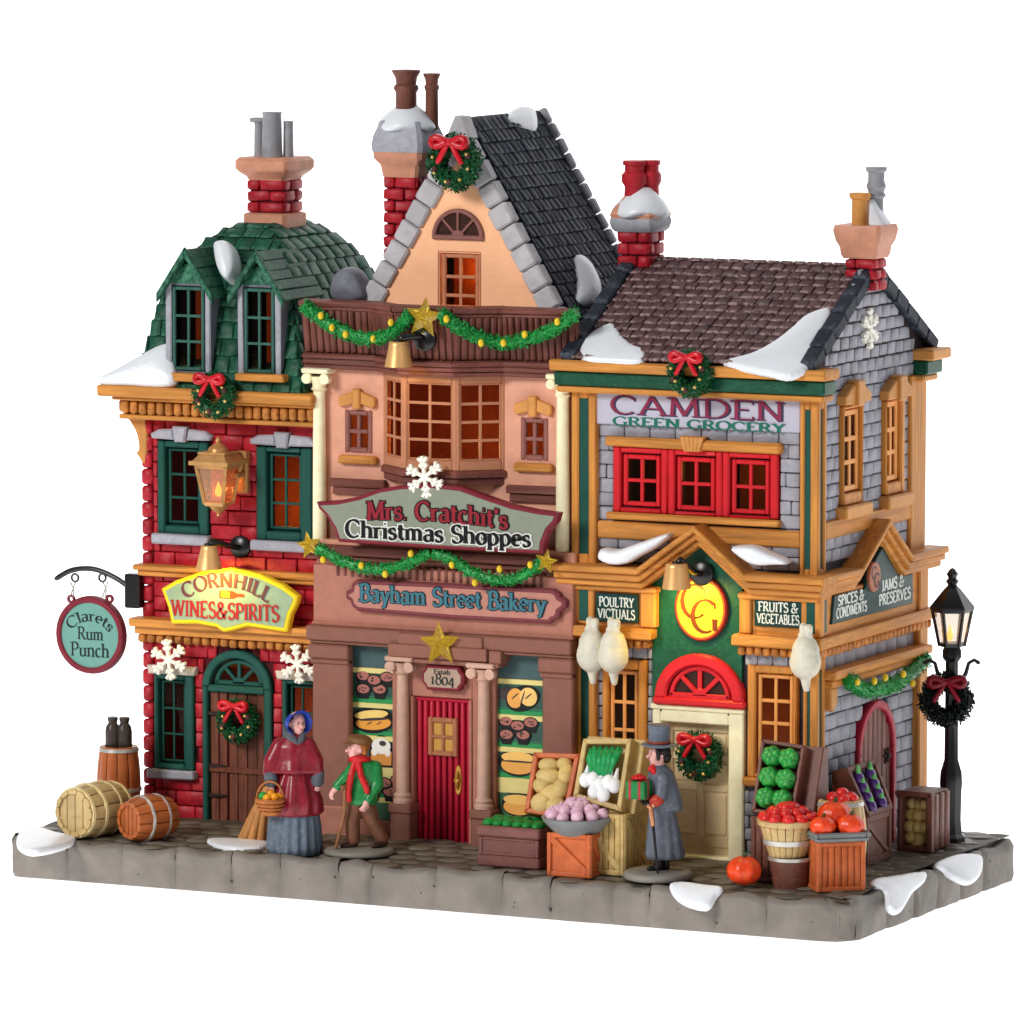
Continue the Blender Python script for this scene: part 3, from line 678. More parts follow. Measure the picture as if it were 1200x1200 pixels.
# curved mansard
X0, Y0, WX, WY = 1.45, YC-.6, 5.75, 7.1
z0 = zc+.1
prof = [(0, 0), (.12, .42), (.24, .84), (.36, 1.26), (.46, 1.66), (.56, 2.04), (.7, 2.42), (.9, 2.78), (1.12, 3.1), (1.4, 3.4), (1.75, 3.68), (2.15, 3.9), (2.45, 4.0)]
HS = 4.85/4.0
prof = [(i, h*HS) for i, h in prof]
mb = MB(); mb.loft([[(X0+i, Y0+i, z0+h), (X0+WX-i, Y0+i, z0+h), (X0+WX-i, Y0+WY-i, z0+h), (X0+i, Y0+WY-i, z0+h)] for i, h in prof])
roof = build(mb, 'roof', roofgreen_dk(), shop, angle=20)
def mansard_tiles(par, n_front, ax):
    for k in range(len(prof)-1):
        (i0, h0), (i1, h1) = prof[k], prof[k+1]; sl = Vector((i1-i0, h1-h0)).normalized(); hh = Vector((i1-i0, h1-h0)).length
        im = (i0+i1)/2; hm = (h0+h1)/2
        if ax == 0: fr = Fr((0, Y0+im, z0+hm), (1, 0, 0), (0, sl.x, sl.y)); a, b = X0+im, X0+WX-im
        else: fr = Fr((X0+WX-im, 0, z0+hm), (0, 1, 0), (-sl.x, 0, sl.y)); a, b = Y0+im, Y0+WY-im
        bl = .62; base = (k % 2)*.31+.1*math.sin(k*3); x = a-.03; b += .03
        while x < b-.05:
            e = min(b, (math.floor((x-base)/bl+1e-4)+1)*bl+base)
            if b-e < .15: e = b
            if e-x > .1: piece('roof_tile', fr, (x+e)/2, -.02, .02+random.uniform(-.008, .008), e-x-.022, hh+.01, .08, roofgreen(), par, .035, -.1, random.uniform(-.02, .02), .01)
            x = e
mansard_tiles(roof, 9, 0); mansard_tiles(roof, 10, 1)
build(MB().box(X0+2.4, X0+WX-2.4, Y0+2.4, Y0+WY-2.4, z0+4.4, z0+4.48, .02), 'roof_cap', roofgreen(), shop)
# dormers
YD = YC-.62; FD = front(YD)
for (s4, gl, ga, gr, sill) in (((203, 240, 336, 434), (181, 342), (215, 292), (247, 352), (200, 242, 437, 447)), ((287, 322, 338, 437), (267, 346), (299, 295), (333, 356), (277, 334, 438, 447))):
    s_ = FD.rect(*s4); dm = bpy.data.objects.new('dormer', None); COL.objects.link(dm); dm.parent = shop; dm.location = Vector((s_[0], YD, s_[2]))-Wd(shop)
    o = (s_[0]-.2, s_[1]+.2, s_[2]-.12, s_[3]+.12); mb = MB(FD); mb.ring(o, (s_[0]-.02, s_[1]+.02, s_[2]-.02, s_[3]+.02), -2.2, 0, .02); build(mb, 'casing', grey_dk(), dm)
    mb = MB(FD); mb.box(o[0]-.02, o[0]+.16, o[2], o[3], .0, .07, .04, .012); mb.box(o[1]-.16, o[1]+.02, o[2], o[3], .0, .07, .04, .012); build(mb, 'jamb', grey_st(), dm)
    mb = MB(FD); sash_mesh(mb, s_, 2, 3, .1, .08, -.05, .06); build(mb, 'sash', paint('mid_green_sash', (58, 104, 94), .45), dm)
    build(MB(FD).box(s_[0]+.02, s_[1]-.02, s_[2]+.02, s_[3]-.02, -.12, -.1, .001), 'pane', pane_m(), dm)
    build(MB(FD).box(s_[0], s_[1], s_[2], s_[3], -.22, -.2, .001), 'room_shade_sheet', flat((24, 16, 12), .6), dm); build(MB(FD).box((s_[0]+s_[1])/2+.14, s_[1]-.06, s_[2]+.06, s_[3]-.06, -.19, -.17, .001), 'lamplight_glow_strip', emit('emissive_orange_glow', (150, 72, 20), .45), dm)  # room's shade painted as a dark sheet, lamplight as a glowing strip
    L_, A, R_ = FD.hit(*gl, .25), FD.hit(*ga, .25), FD.hit(*gr, .25)
    ev = (L_[1]+R_[1])/2; au = (o[0]+o[1])/2; hw = (R_[0]-L_[0])/2; av = A[1]
    mb = MB(FD); mb.prism([(o[0], o[3]-.02), (o[1], o[3]-.02), (au+.12, av-.45), (au-.12, av-.45)], -.06, .03, .02); build(mb, 'tympanum', roofgreen(), dm)
    for sg in (-1, 1):                            # roof slopes with scalloped barge boards
        d = Vector((hw, av-ev)); ln = d.length; d.normalize()
        fr = Fr((au+sg*hw/2, YD-.25, (av+ev)/2), (0, 1, 0), (-sg*d.x, 0, d.y)) if sg > 0 else Fr((au-hw/2, YD-.25, (av+ev)/2), (0, -1, 0), (d.x, 0, d.y))
        mb = MB(fr); ys = (0, 2.6) if sg > 0 else (-2.6, 0)
        for q in range(5): mb.box(ys[0], ys[1], -ln/2+ln*q/5, -ln/2+ln*(q+1)/5-.01, -.1, .02+.015*(q % 2), .025, .01)
        build(mb, 'dormer_slope', roofgreen(), dm)
        mb = MB(FD); up, dn = [], []
        for q in range(13):
            t = q/12; u = au+sg*hw*(1-t); v = ev+(av-ev)*t; up.append((u, v+.06)); dn.append((u-sg*.0, v-.2-.05*abs(math.sin(t*math.pi*3.5))))
        mb.prism(up+dn[::-1], .2, .32, .03); build(mb, 'barge_board', roofgreen(), dm)
    q = FD.rect(*sill, .15); build(MB(FD).box(q[0], q[1], q[2], q[3], -.1, .28, .04, .01), 'sill', ochre(), dm)
# chimney
def bricked_stack(par, cx, cy, hx, hy, z0, z1, rows, mat=None, d=.1):
    build(MB().box(cx-hx+d*.7, cx+hx-d*.7, cy-hy+d*.7, cy+hy-d*.7, z0, z1, .02), 'chimney_core', mortar_red(), par)
    for f, h in ((Fr((cx, cy-hy, z0), (1, 0, 0), (0, 0, 1)), hx), (Fr((cx+hx, cy, z0), (0, 1, 0), (0, 0, 1)), hy)):
        rh = (z1-z0)/rows
        for r in range(rows):
            cut = h*(.25 if r % 2 else -.3)
            for a, b in ((-h, cut), (cut, h)): piece('brick', f, (a+b)/2, (r+.5)*rh, -d/2+.02, b-a-.03, rh-.035, d+.04, mat or brick_red(), par, .05, 0, random.uniform(-.03, .03), .015)
def chim(name_lbl): 
    o = bpy.data.objects.new('chimney', None); COL.objects.link(o); return o
ch = chim(''); ch.parent = shop; cy = Y0+WY/2; cx = front(cy).hit(322, 230)[0]; ztp = z0+4.85; ch.location = Vector((cx, cy, ztp))-Wd(shop)
FCh = front(cy-.6)
def zof(fr, px, py, w=0): return fr.hit(px, py, w)[1]
zb0, zb1, zb2, zb3 = zof(FCh, 322, 262), zof(FCh, 322, 250), zof(FCh, 322, 211), zof(FCh, 322, 185)
def sq(c, h, k=1.0): return [(c[0]-h, c[1]-h*k), (c[0]+h, c[1]-h*k), (c[0]+h, c[1]+h*k), (c[0]-h, c[1]+h*k)]
def sqloft(mb, c, prof, k=1.0, r=.12):
    rings = []
    for h, z in prof:
        q = []
        for sx, sy in ((-1, -1), (1, -1), (1, 1), (-1, 1)):
            for a in ((1, .86), (.86, 1)) if (sx*sy > 0) else ((.86, 1), (1, .86)):
                q.append((c[0]+sx*h*a[0], c[1]+sy*h*k*a[1], z))
        rings.append(q)
    return mb.loft(rings)
build(sqloft(MB(), (cx, cy), [(.74, ztp-.3), (.74, zb1-.05), (.66, zb1)]), 'chimney_base', terra(), ch, angle=35)
bricked_stack(ch, cx, cy, .62, .62, zb1, zb2, 3)
build(sqloft(MB(), (cx, cy), [(.62, zb2-.02), (.66, zb2+.08), (.86, zb2+.24), (.93, zb2+.34), (.93, zb3-.1), (.84, zb3)]), 'chimney_cap', terra(), ch, angle=35)
potg = paint('grey_chimney_pot', (158, 160, 166), .5)
b0 = Vector((cx, cy, zb3))
for dx, dy, r, h in ((.02, -.2, .31, 1.38), (-.6, .12, .15, 1.05), (.42, .1, .16, 1.1)):
    mb = MB(); mb.lathe([(r*1.05, 0), (r, .3), (r*.93, h-.08), (r, h), (r*.75, h+.01), (r*.7, h-.2), (.01, h-.22)], (cx+dx, cy+dy, zb3-.02), n=16)
    if dx < -.1: mb.box(cx+dx-.24, cx+dx+.24, cy+dy-.2, cy+dy+.2, zb3+h-.02, zb3+h+.12, .04)
    build(mb, 'chimney_pot', potg, ch, angle=50)
# warm light inside
def glow(name, loc, p, col=(1, .55, .2), r=.3):
    l = bpy.data.lights.new(name, 'POINT'); l.energy = p; l.color = col; l.shadow_soft_size = r; o = bpy.data.objects.new(name, l); COL.objects.link(o); o.location = loc; return o
glow('shop_bulb', (5.5, 6.9, 10.6), 150); glow('shop_bulb', (5.6, 6.4, 4.0), 120); glow('dormer_bulb', (4.3, 6.6, 16.6), 14)
# snow on this building
# ================================================================== bakery (salmon upper floor, gable, mauve shop front) in the middle
random.seed(31)
YB = 4.6; F = front(YB); YL = 3.9; FL = front(YL)
bak = empty('bakery', (12, 7, 1.3), 'salmon plastered bakery with a steep gable, bay window and mauve shop front, middle building', 'building')
xa, xb = F.hit(372, 500)[0], F.hit(668, 500)[0]
zfl = F.hit(520, 640)[1]; zpb = F.hit(640, 430)[1]       # floor line above the shop, underside of the parapet
# bay window geometry
bl, br_ = F.hit(449, 500)[0], F.hit(592, 500)[0]; BD = .97
fl_, fr_ = front(YB-BD).hit(471, 500)[0], front(YB-BD).hit(535, 500)[0]
bz1 = front(YB-BD).hit(503, 437)[1]; bz0 = front(YB-BD).hit(503, 551)[1]
wsl = F.rect(404, 437, 480, 531); wsr = F.rect(610, 643, 489, 540)
hs = [(wsl[0]+.04, wsl[1]-.04, wsl[2]+.04, wsl[3]-.04), (wsr[0]+.04, wsr[1]-.04, wsr[2]+.04, wsr[3]-.04), (bl+.1, br_-.1, bz0, bz1)]
wall(bak, F, xa, xb, zfl-.4, zpb+.6, -.3, 0, hs, salmon())
mb = MB(); mb.box(xa, xb, 10.7, 11, 1.2, zpb+.5, .02); mb.box(xb-.25, xb, YB+.31, 10.69, 1.2, zpb+.5, .02); mb.box(xa, xa+.2, YB+.31, 10.69, 1.2, zpb+.5, .02); build(mb, 'wall', salmon(), bak)
build(MB().box(xa+.21, xb-.26, YB+.31, 10.69, zfl-.2, zfl-.1, .01), 'floor', inner(), bak)
build(MB().box(xa+.21, xb-.26, 8.2, 8.3, zfl, zpb+.4, .01), 'inner_wall', paint('brown_interior', (150, 84, 44), .8), bak)
for r, s_ in ((wsl, 'l'), (wsr, 'r')):
    f = bpy.data.objects.new('window', None); COL.objects.link(f); f.parent = bak; f.location = Vector((r[0], YB, r[2]))-Wd(bak)
    mb = MB(F); sash_mesh(mb, r, 2, 2, .17, .12, -.16, .03, .04); build(mb, 'sash', paint('mauve_sash', (142, 92, 84), .5), f)
    build(MB(F).box(r[0]+.1, r[1]-.1, r[2]+.1, r[3]-.1, -.2, -.18, .001), 'pane', pane_m(), f)
    cu = (r[0]+r[1])/2; t = r[3]+.06; mb = MB(F)
    mb.prism([(cu-.62, t+.12), (cu-.55, t), (cu-.12, t+.12), (cu-.12, t+.5), (cu-.6, t+.32)], -.02, .16, .03); mb.prism([(cu+.62, t+.12), (cu+.55, t), (cu+.12, t+.12), (cu+.12, t+.5), (cu+.6, t+.32)], -.02, .16, .03)
    mb.box(cu-.13, cu+.13, t-.04, t+.58, -.02, .22, .04); build(mb, 'pediment', ochre_trim(), f)
    mb = MB(F); mb.box(r[0]-.14, r[1]+.18, r[2]-.32, r[2]-.06, -.02, .22, .05, .01); build(mb, 'sill', ochre(), f)
# the bay: three faces
P0, P1, P2, P3 = Vector((bl, YB)), Vector((fl_, YB-BD)), Vector((fr_, YB-BD)), Vector((br_, YB))
bay = bpy.data.objects.new('bay_window', None); COL.objects.link(bay); bay.parent = bak; bay.location = Vector((fl_, YB-BD, bz0))-Wd(bak)
baym = paint('bay_light_brown', (188, 128, 96), .45, .05, .12)
for a, b, c, rws in ((P0, P1, 2, 4), (P1, P2, 2, 4), (P2, P3, 2, 4)):
    d = b-a; fr = Fr((a.x, a.y, 0), (d.x, d.y, 0), (0, 0, 1)); ln = d.length
    mb = MB(fr); o = (0, ln, bz0, bz1); bb = .11 if a is not P1 else .16; vb = .3
    i = (bb, ln-bb, bz0+vb, bz1-.3); mb.ring(o, i, -.16, 0, .03); sash_mesh(mb, i, c, rws, .05, .085, -.13, -.03, .02)
    build(mb, 'bay_sash', baym, bay); build(MB(fr).box(i[0], i[1], i[2], i[3], -.1, -.085, .001), 'pane', pane_m(), bay)
def band3(poly_off, z0_, z1_, mat, name, par, ext=0.0):
    q = [(P0.x-ext, YB+.3), (P0.x-ext*.9, YB-ext*.2), (P1.x-ext*.4, P1.y-ext), (P2.x+ext*.4, P2.y-ext), (P3.x+ext*.9, YB-ext*.2), (P3.x+ext, YB+.3)]
    mb = MB(XYZ); mb.prism(q, z0_, z1_, .05); return build(mb, name, mat, par)
band3(None, bz0-.2, bz0, brownw(), 'bay_sill', bay, .08); band3(None, bz0-.42, bz0-.2, brownw(), 'bay_sill', bay, -.02)
mb = MB(XYZ); mb.loft([[(P0.x+k*.6, YB+.3, z), (P1.x+k*.5, P1.y+k*.9, z), (P2.x-k*.5, P2.y+k*.9, z), (P3.x-k*.6, YB+.3, z)] for k, z in ((0.1, bz0-.42), (.35, bz0-.75), (.8, bz0-1.1))]); build(mb, 'bay_corbel', salmon(), bay, angle=30)
# brown boards under the windows
for (p, q_) in (((385, 559), (450, 564)), ((592, 567), (656, 573))):
    beam(F, p, q_, .5, -.02, .22, brownw(), bak, 'board_band', steps=2)
# parapet with upright slats, stepping forward over the bay; it leans outwards
pt, pb_ = front(YB-1.2).hit(503, 361)[1], front(YB-1.2).hit(503, 436)[1]
Q = [Vector((F.hit(362, 390)[0], YB-.25)), Vector((P0.x-.05, YB-.3)), Vector((P1.x-.0, P1.y-.2)), Vector((P2.x+.0, P2.y-.2)), Vector((P3.x+.1, YB-.3)), Vector((F.hit(680, 390)[0], YB-.25))]
par = bpy.data.objects.new('parapet', None); COL.objects.link(par); par.parent = bak; par.location = Vector((12, YB, pb_))-Wd(bak)
for a, b in zip(Q, Q[1:]):
    d = b-a; ln = d.length; H = pt-pb_; lean = .3
    fr = Fr((a.x, a.y, pb_), (d.x, d.y, 0), (0, 0, 1)); out = fr.w; v = Vector((0, 0, H))+out*lean
    fs_ = Fr(fr.p(0, .28, .0), fr.u, v)
    hh = math.hypot(H, lean)-.28
    build(MB(fs_).box(-.04, ln+.04, 0, hh, -.3, -.06, .02), 'parapet_board', brownw(), par)
    n = max(1, round(ln/.215))
    for k in range(n): piece('slat', fs_, (k+.5)*ln/n, hh*.47, -.03, ln/n-.03, hh*.84, .09, brownv(), par, .03, 0, random.uniform(-.015, .015), .01)
    mb = MB(fs_); mb.box(-.06, ln+.06, hh-.14, hh+.02, -.36, .09, .04, .012); mb.box(-.05, ln+.05, hh-.26, hh-.15, -.3, .04, .03, .01); build(mb, 'rail', brownw(), par)
    mb = MB(fr); mb.box(-.05, ln+.05, 0.02, .17, -.3, .1, .04, .012); mb.box(-.05, ln+.05, .18, .34, -.3, .16, .05, .015); mb.box(-.04, ln+.04, -.13, .01, -.3, .03, .03, .01); build(mb, 'ledge', brownw(), par)
build(MB().box(Q[0].x, Q[-1].x, YB-.2, 5.6, pb_-.05, pb_+.1, .02), 'balcony_floor', brownw(), bak)
build(MB().prism([(p.x, p.y+.02) for p in Q]+[(Q[-1].x, YB+.1), (Q[0].x, YB+.1)], pb_-.12, pb_+.2, .02), 'balcony_floor', brownw(), bak)
# columns with scrolled capitals
def column(fr, cu, v0, v1, r, mat, parent, caph=.62, base=True, w=.1, cw=.46):
    col = bpy.data.objects.new('column', None); COL.objects.link(col); col.parent = parent; col.location = fr.p(cu, v0, w)-Wd(parent)
    mb = MB(fr); mb.lathe([(r*1.06, v0), (r*1.02, v0+(v1-v0)*.3), (r*.9, v1-caph)], (cu, 0, w), (0, 1, 0), 16); build(mb, 'shaft', mat, col, angle=40)
    if base:
        mb = MB(fr); mb.lathe([(r*1.5, v0-.22), (r*1.55, v0-.12), (r*1.3, v0-.06), (r*1.45, v0+.02), (r*1.1, v0+.1)], (cu, 0, w), (0, 1, 0), 16); build(mb, 'column_base', mat, col, angle=40)
    mb = MB(fr); vc = v1-caph; mb.lathe([(r*.95, vc-.02), (r*1.25, vc+.04), (r*1.0, vc+.1), (r*1.15, vc+caph*.45), (r*1.5, vc+caph*.62)], (cu, 0, w), (0, 1, 0), 16)
    mb.box(cu-cw, cu+cw, v1-.16, v1, w-r*1.4, w+r*1.7, .04)
    for sg in (-1, 1):
        pts = []; 
        for k in range(20):
            a = k/19*2.1*math.pi; rr = cw*.36*(1-k/19*.8); pts.append((cu+sg*(cw*.68)+sg*rr*math.sin(a)*-1, v1-.16-cw*.36+rr*math.cos(a), w+r*1.15))
        mb.cap(pts, cw*.085, 6)
        mb.lathe([(cw*.34, -.1), (cw*.34, .1), (.01, .12)], (cu+sg*cw*.68, v1-.16-cw*.36, w+r*.9), (0, 0, 1), 14)
    build(mb, 'capital', mat, col, angle=40); return col
c = column(F, F.hit(378, 540)[0], F.hit(378, 634)[1], F.hit(375, 430)[1], .2, cream(), bak, .68, False, .2, .45)
c = column(F, F.hit(663, 540)[0], F.hit(663, 645)[1], F.hit(660, 437)[1], .2, cream(), bak, .68, False, .2, .42)
# beams and brackets between the floors
zA = F.hit(500, 640)[1]
build(MB(F).box(xa-.05, xb+.0, zA-.02, zA+1.2, -.02, .06, .02), 'fascia', mauve(), bak)
mb = MB(F); mb.box(xa-.05, xb, zA-.34, zA-.03, -.02, .75, .04, .012); mb.box(xa-.05, xb, zA-.5, zA-.35, -.02, .62, .03, .012); cb = build(mb, 'beam', brownw(), bak)
dentils(F, xa+.9, xb-.5, zA-1.0, zA-.55, 0.3, .66, .235, cb, brownv())
u0, u1 = FL.hit(366, 700)[0], 16.38
zfr0, zfr1 = FL.hit(520, 742)[1], FL.hit(520, 655)[1]
build(MB(FL).box(u0, u1-.06, zfr0-.05, zfr1+.35, -1.5, -.25, .05), 'frieze', salmon(), bak)
mb = MB(FL); mb.box(u0, u1-.05, zfr0-.02, zfr1-.35, -.3, -.05, .04); mb.box(u0-.02, u1-.03, zfr0-.0, zfr0+.14, -.3, .02, .04); build(mb, 'frieze', paint('dusty_rose_plaster', (178, 118, 100), .5, .06, .2), bak)
# mauve shop front
zc1, zc0 = FL.hit(516, 741)[1], FL.hit(516, 758)[1]
mb = MB(FL); mb.box(u0-.12, u1, zc0, zc1, -.3, .22, .04); mb.box(u0-.04, u1, zc0-.1, zc0-.004, -.3, .12, .03); build(mb, 'shop_cornice', mauve(), bak)
zg = 1.3
zcap = zc0-.1
pil = ((363, 410, 740, 985), (632, 673, 760, 990))
for a, b, t, _ in pil:
    p0, p1 = FL.hit(a+4, 860)[0], FL.hit(b, 860)[0]; p1 = min(p1, u1)
    f = build(MB(FL).box(p0, p1, zg-.1, zcap+.02, -.25, .05, .05), 'pilaster', mauve(), bak)
    mb = MB(FL); mb.box(p0-.1, p1+.02, zcap-.46, zcap-.02, -.2, .16, .05); mb.box(p0-.06, p1, zcap-.62, zcap-.465, -.2, .11, .04); build(mb, 'pilaster_cap', mauve(), f)
    zb_ = FL.hit((a+b)/2, 944)[1]; build(MB(FL).box(p0-.05, p1+.02, zg-.1, zb_, -.2, .1, .05), 'pilaster_base', paint('dusty_rose_plaster', (178, 118, 100), .5, .06, .2), f)
build(MB(FL).box(u0+.1, u1-.1, zg-.1, zc1-.3, -.75, -.5, .02), 'shop_wall', mauve(), bak)
# display windows: painted shelves with baked goods printed on them
tealp = paint('smoky_teal_panel', (72, 98, 100), .4, .08, .05)
shelfd = flat((56, 90, 80), .4); shelfy = flat((232, 216, 140)); shelfg = flat((46, 150, 84)); shelfg2 = flat((64, 106, 76)); blk = flat((20, 20, 22))
def goods(fr, w, kind, cu, cv, s, par):
    def el(mb, u, v, a, b, ww, rot=0, n=22):
        c, sn = math.cos(rot), math.sin(rot); mb.prism([(u+a*math.cos(2*math.pi*k/n)*c-b*math.sin(2*math.pi*k/n)*sn, v+a*math.cos(2*math.pi*k/n)*sn+b*math.sin(2*math.pi*k/n)*c) for k in range(n)], ww, ww+.006, 0)
    bl_ = MB(fr); co = MB(fr); hi = MB(fr); dk = MB(fr)
    if kind == 'buns':
        mats = (flat((238, 170, 84)), flat((250, 205, 120)))
        el(dk, cu-.32*s, cv+.1*s, .42*s, .16*s, w+.005, .15); el(bl_, cu+.12*s, cv-.02*s, .52*s, .34*s, w+.016, .35); el(co, cu-.1*s, cv-.02*s, .24*s, .27*s, w+.024, -.2); el(hi, cu+.3*s, cv+.04*s, .26*s, .25*s, w+.033, -.3); el(dk, cu+.12*s, cv-.02*s, .02*s, .24*s, w+.042, -.3); el(dk, cu+.3*s, cv+.06*s, .13*s, .018*s, w+.042, .7); el(dk, cu-.1*s, cv+.04*s, .13*s, .018*s, w+.034, .7)
    elif kind == 'loaf':
        mats = (flat((240, 166, 66)), flat((252, 216, 124)))
        el(bl_, cu, cv, .64*s, .38*s, w+.008, .08); el(dk, cu+.04*s, cv+.02*s, .48*s, .035*s, w+.034, .1); el(dk, cu-.1*s, cv-.1*s, .09*s, .015*s, w+.026, .5); el(dk, cu+.2*s, cv-.08*s, .09*s, .015*s, w+.026, .5); el(co, cu+.02*s, cv-.09*s, .54*s, .19*s, w+.016, .08); el(hi, cu-.04*s, cv+.14*s, .52*s, .12*s, w+.025, .12)
    elif kind == 'bread':
        mats = (flat((240, 172, 84)), flat((250, 200, 110)))
        el(bl_, cu, cv+.02*s, .58*s, .39*s, w+.008); el(dk, cu, cv+.05*s, .48*s, .025*s, w+.036); el(co, cu, cv-.06*s, .5*s, .24*s, w+.016); el(hi, cu, cv+.16*s, .49*s, .15*s, w+.025)
    elif kind == 'plate':
        mats = (flat((240, 172, 84)), flat((250, 200, 110)))
        el(dk, cu-.0*s, cv+.5*s, .5*s, .27*s, w+.008); el(bl_, cu, cv+.0*s, .56*s, .36*s, w+.016); el(co, cu, cv-.06*s, .5*s, .24*s, w+.024); el(hi, cu, cv+.16*s, .49*s, .15*s, w+.033)
    elif kind == 'cake':
        mats = (flat((224, 150, 70)), flat((245, 240, 230)))
        el(bl_, cu, cv, .36*s, .46*s, w+.008); bl_.prism([(cu-.36*s, cv-.42*s), (cu+.36*s, cv-.42*s), (cu+.38*s, cv+.1*s), (cu-.38*s, cv+.1*s)], w+.009, w+.015, 0)
        co.prism([(cu-.3*s, cv-.36*s), (cu+.3*s, cv-.36*s), (cu+.32*s, cv+.02*s), (cu-.32*s, cv+.02*s)], w+.016, w+.022, 0); el(hi, cu, cv+.16*s, .29*s, .22*s, w+.024); el(dk, cu+.05*s, cv+.24*s, .1*s, .07*s, w+.045)
        for q in (-.2, .2): el(hi, cu+q*s, cv+.0*s, .09*s, .12*s, w+.033+q*.01)
    else:
        mats = (flat((176, 110, 98)), flat((214, 150, 130)))
        for q, (a, b) in enumerate(((-.38, .2), (.0, .08), (.36, .2), (-.36, -.16), (.14, -.14), (-.02, .1))):
            u, v = cu+a*s, cv+b*s; zz = w+.007*q
            el(bl_, u, v+.05*s, .23*s, .17*s, zz+.004); bl_.prism([(u-.14*s, v-.2*s), (u+.14*s, v-.2*s), (u+.19*s, v), (u-.19*s, v)], zz+.004, zz+.009, 0)
            el(co, u, v+.07*s, .19*s, .12*s, zz+.0105)
            for t in range(4): el(dk, u+random.uniform(-.12, .12)*s, v+(.07+random.uniform(-.06, .06))*s, .03*s, .025*s, zz+.018, 0, 8)
    g = build(bl_, 'baked_goods', blk, par)
    if co.V: build(co, 'print', mats[0], g)
    if hi.V: build(hi, 'print', mats[1], g)
    if dk.V: build(dk, 'print', flat((66, 58, 58)), g)
    for c_ in g.children: c_['kind'] = 'stuff' if kind == 'muffins' else 'thing'
def display(pl, pr, ytop, rows, par_name, lbl):
    a, b = FL.hit(pl, 850, -.35)[0], FL.hit(pr, 850, -.35)[0]; cx = (pl+pr)/2
    z = lambda y: FL.hit(cx, y, -.35)[1]
    d = bpy.data.objects.new('display_window', None); COL.objects.link(d); d.parent = bak; d.location = FL.p(a, z(ytop+200), -.35)-Wd(bak); d['label'] = lbl
    build(MB(FL).box(a, b, z(rows[0][0]), z(ytop), -.5, -.36, .02), 'panel', tealp, d)
    for k, (y0, y1, kind, u, yel) in enumerate(rows):
        t, e = z(y0), z(y1); h = t-e
        build(MB(FL).box(a, b, e, t, -.5, -.37, .01), 'panel', shelfd if k < 3 else shelfg2, d)
        build(MB(FL).box(a, b, t-.16-yel, t, -.4, -.34, .015), 'shelf', shelfy, d)
        build(MB(FL).box(a, b, e+.0, e+.15, -.4, -.35, .015), 'shelf', shelfg, d)
        mb = MB(FL); mb.box(a, b, e+.17, e+.21, -.4, -.362, .001); mb.box(a, b, t-.21-yel, t-.19-yel, -.4, -.362, .001); build(mb, 'stripe', flat((58, 120, 86)), d)
        if kind: goods(FL, -.355, kind, FL.hit(u, 850, -.35)[0], (t-.12-yel+e+.1)/2, 1.1 if kind != 'plate' else 1.0, d)
    return d
display(409, 466, 750, [(783, 824, 'muffins', 440, 0), (824, 862, 'loaf', 437, 0), (862, 898, 'cake', 447, 0), (898, 934, 'muffins', 452, .35), (934, 966, None, 440, 0)], 'l', 'display window with cream and green shelves between pilaster and left column')
display(577, 636, 752, [(796, 838, 'buns', 608, 0), (838, 876, 'muffins', 608, 0), (876, 912, 'bread', 607, 0), (912, 962, 'plate', 608, .3)], 'r', 'display window with buns and loaves beside the potato tray')
# portal
zd0 = FL.hit(520, 990)[1]; 
dx0, dx1 = FL.hit(484, 900, -.3)[0], FL.hit(556, 900, -.3)[0]; dz1 = FL.hit(520, 817, -.3)[1]
rose = paint('dusty_rose_plaster', (178, 118, 100), .5, .06, .2)
pA, pB = FL.hit(458, 860, -.1)[0], FL.hit(580, 860, -.1)[0]
mb = MB(FL); mb.box(pA+.02, dx0, zg-.1, FL.hit(470, 770)[1], -.6, -.15, .03); mb.box(dx1, pB-.02, zg-.1, FL.hit(570, 775)[1], -.6, -.15, .03); mb.box(dx0, dx1, dz1, FL.hit(520, 770)[1], -.6, -.16, .03); port = build(mb, 'portal', rose, bak)
mb = MB(FL); mb.box(dx0, dx0+.1, zd0, dz1, -.4, -.1, .03); mb.box(dx1-.1, dx1, zd0, dz1, -.4, -.1, .03); build(mb, 'jamb', rose, port)
door = build(MB(FL).box(dx0+.1, dx1-.1, zd0-.2, dz1, -.6, -.42, .02), 'door', crim(), bak); door['label'] = 'ribbed crimson door with a small square window and brass handle'
n = 9
for k in range(n): piece('rib', FL, dx0+.1+(k+.5)*(dx1-dx0-.2)/n, (zd0+dz1)/2-.1, -.36, (dx1-dx0-.2)/n-.045, dz1-zd0+.15, .13, crim(), door, .05)
build(MB(FL).box(dx0+.1, dx1-.1, dz1-.14, dz1-.01, -.42, -.26, .03), 'door_head', crim(), door)
w_ = FL.rect(502, 536, 841, 886, -.25); mb = MB(FL); mb.ring(w_, (w_[0]+.15, w_[1]-.15, w_[2]+.15, w_[3]-.15), -.34, -.2, .03)
cu, cv = (w_[0]+w_[1])/2, (w_[2]+w_[3])/2; mb.box(cu-.045, cu+.045, w_[2]+.1, w_[3]-.1, -.3, -.22, .02); mb.box(w_[0]+.1, w_[1]-.1, cv-.045, cv+.045, -.3, -.215, .02); dwn = build(mb, 'door_window', paint('copper_brown', (176, 112, 80), .45), door)
build(MB(FL).box(w_[0]+.1, w_[1]-.1, w_[2]+.1, w_[3]-.1, -.35, -.29, .001), 'pane', emit('emissive_yellow_pane', (190, 140, 60), .12), door)  # glow put into the pane itself; no lamp stands behind the door
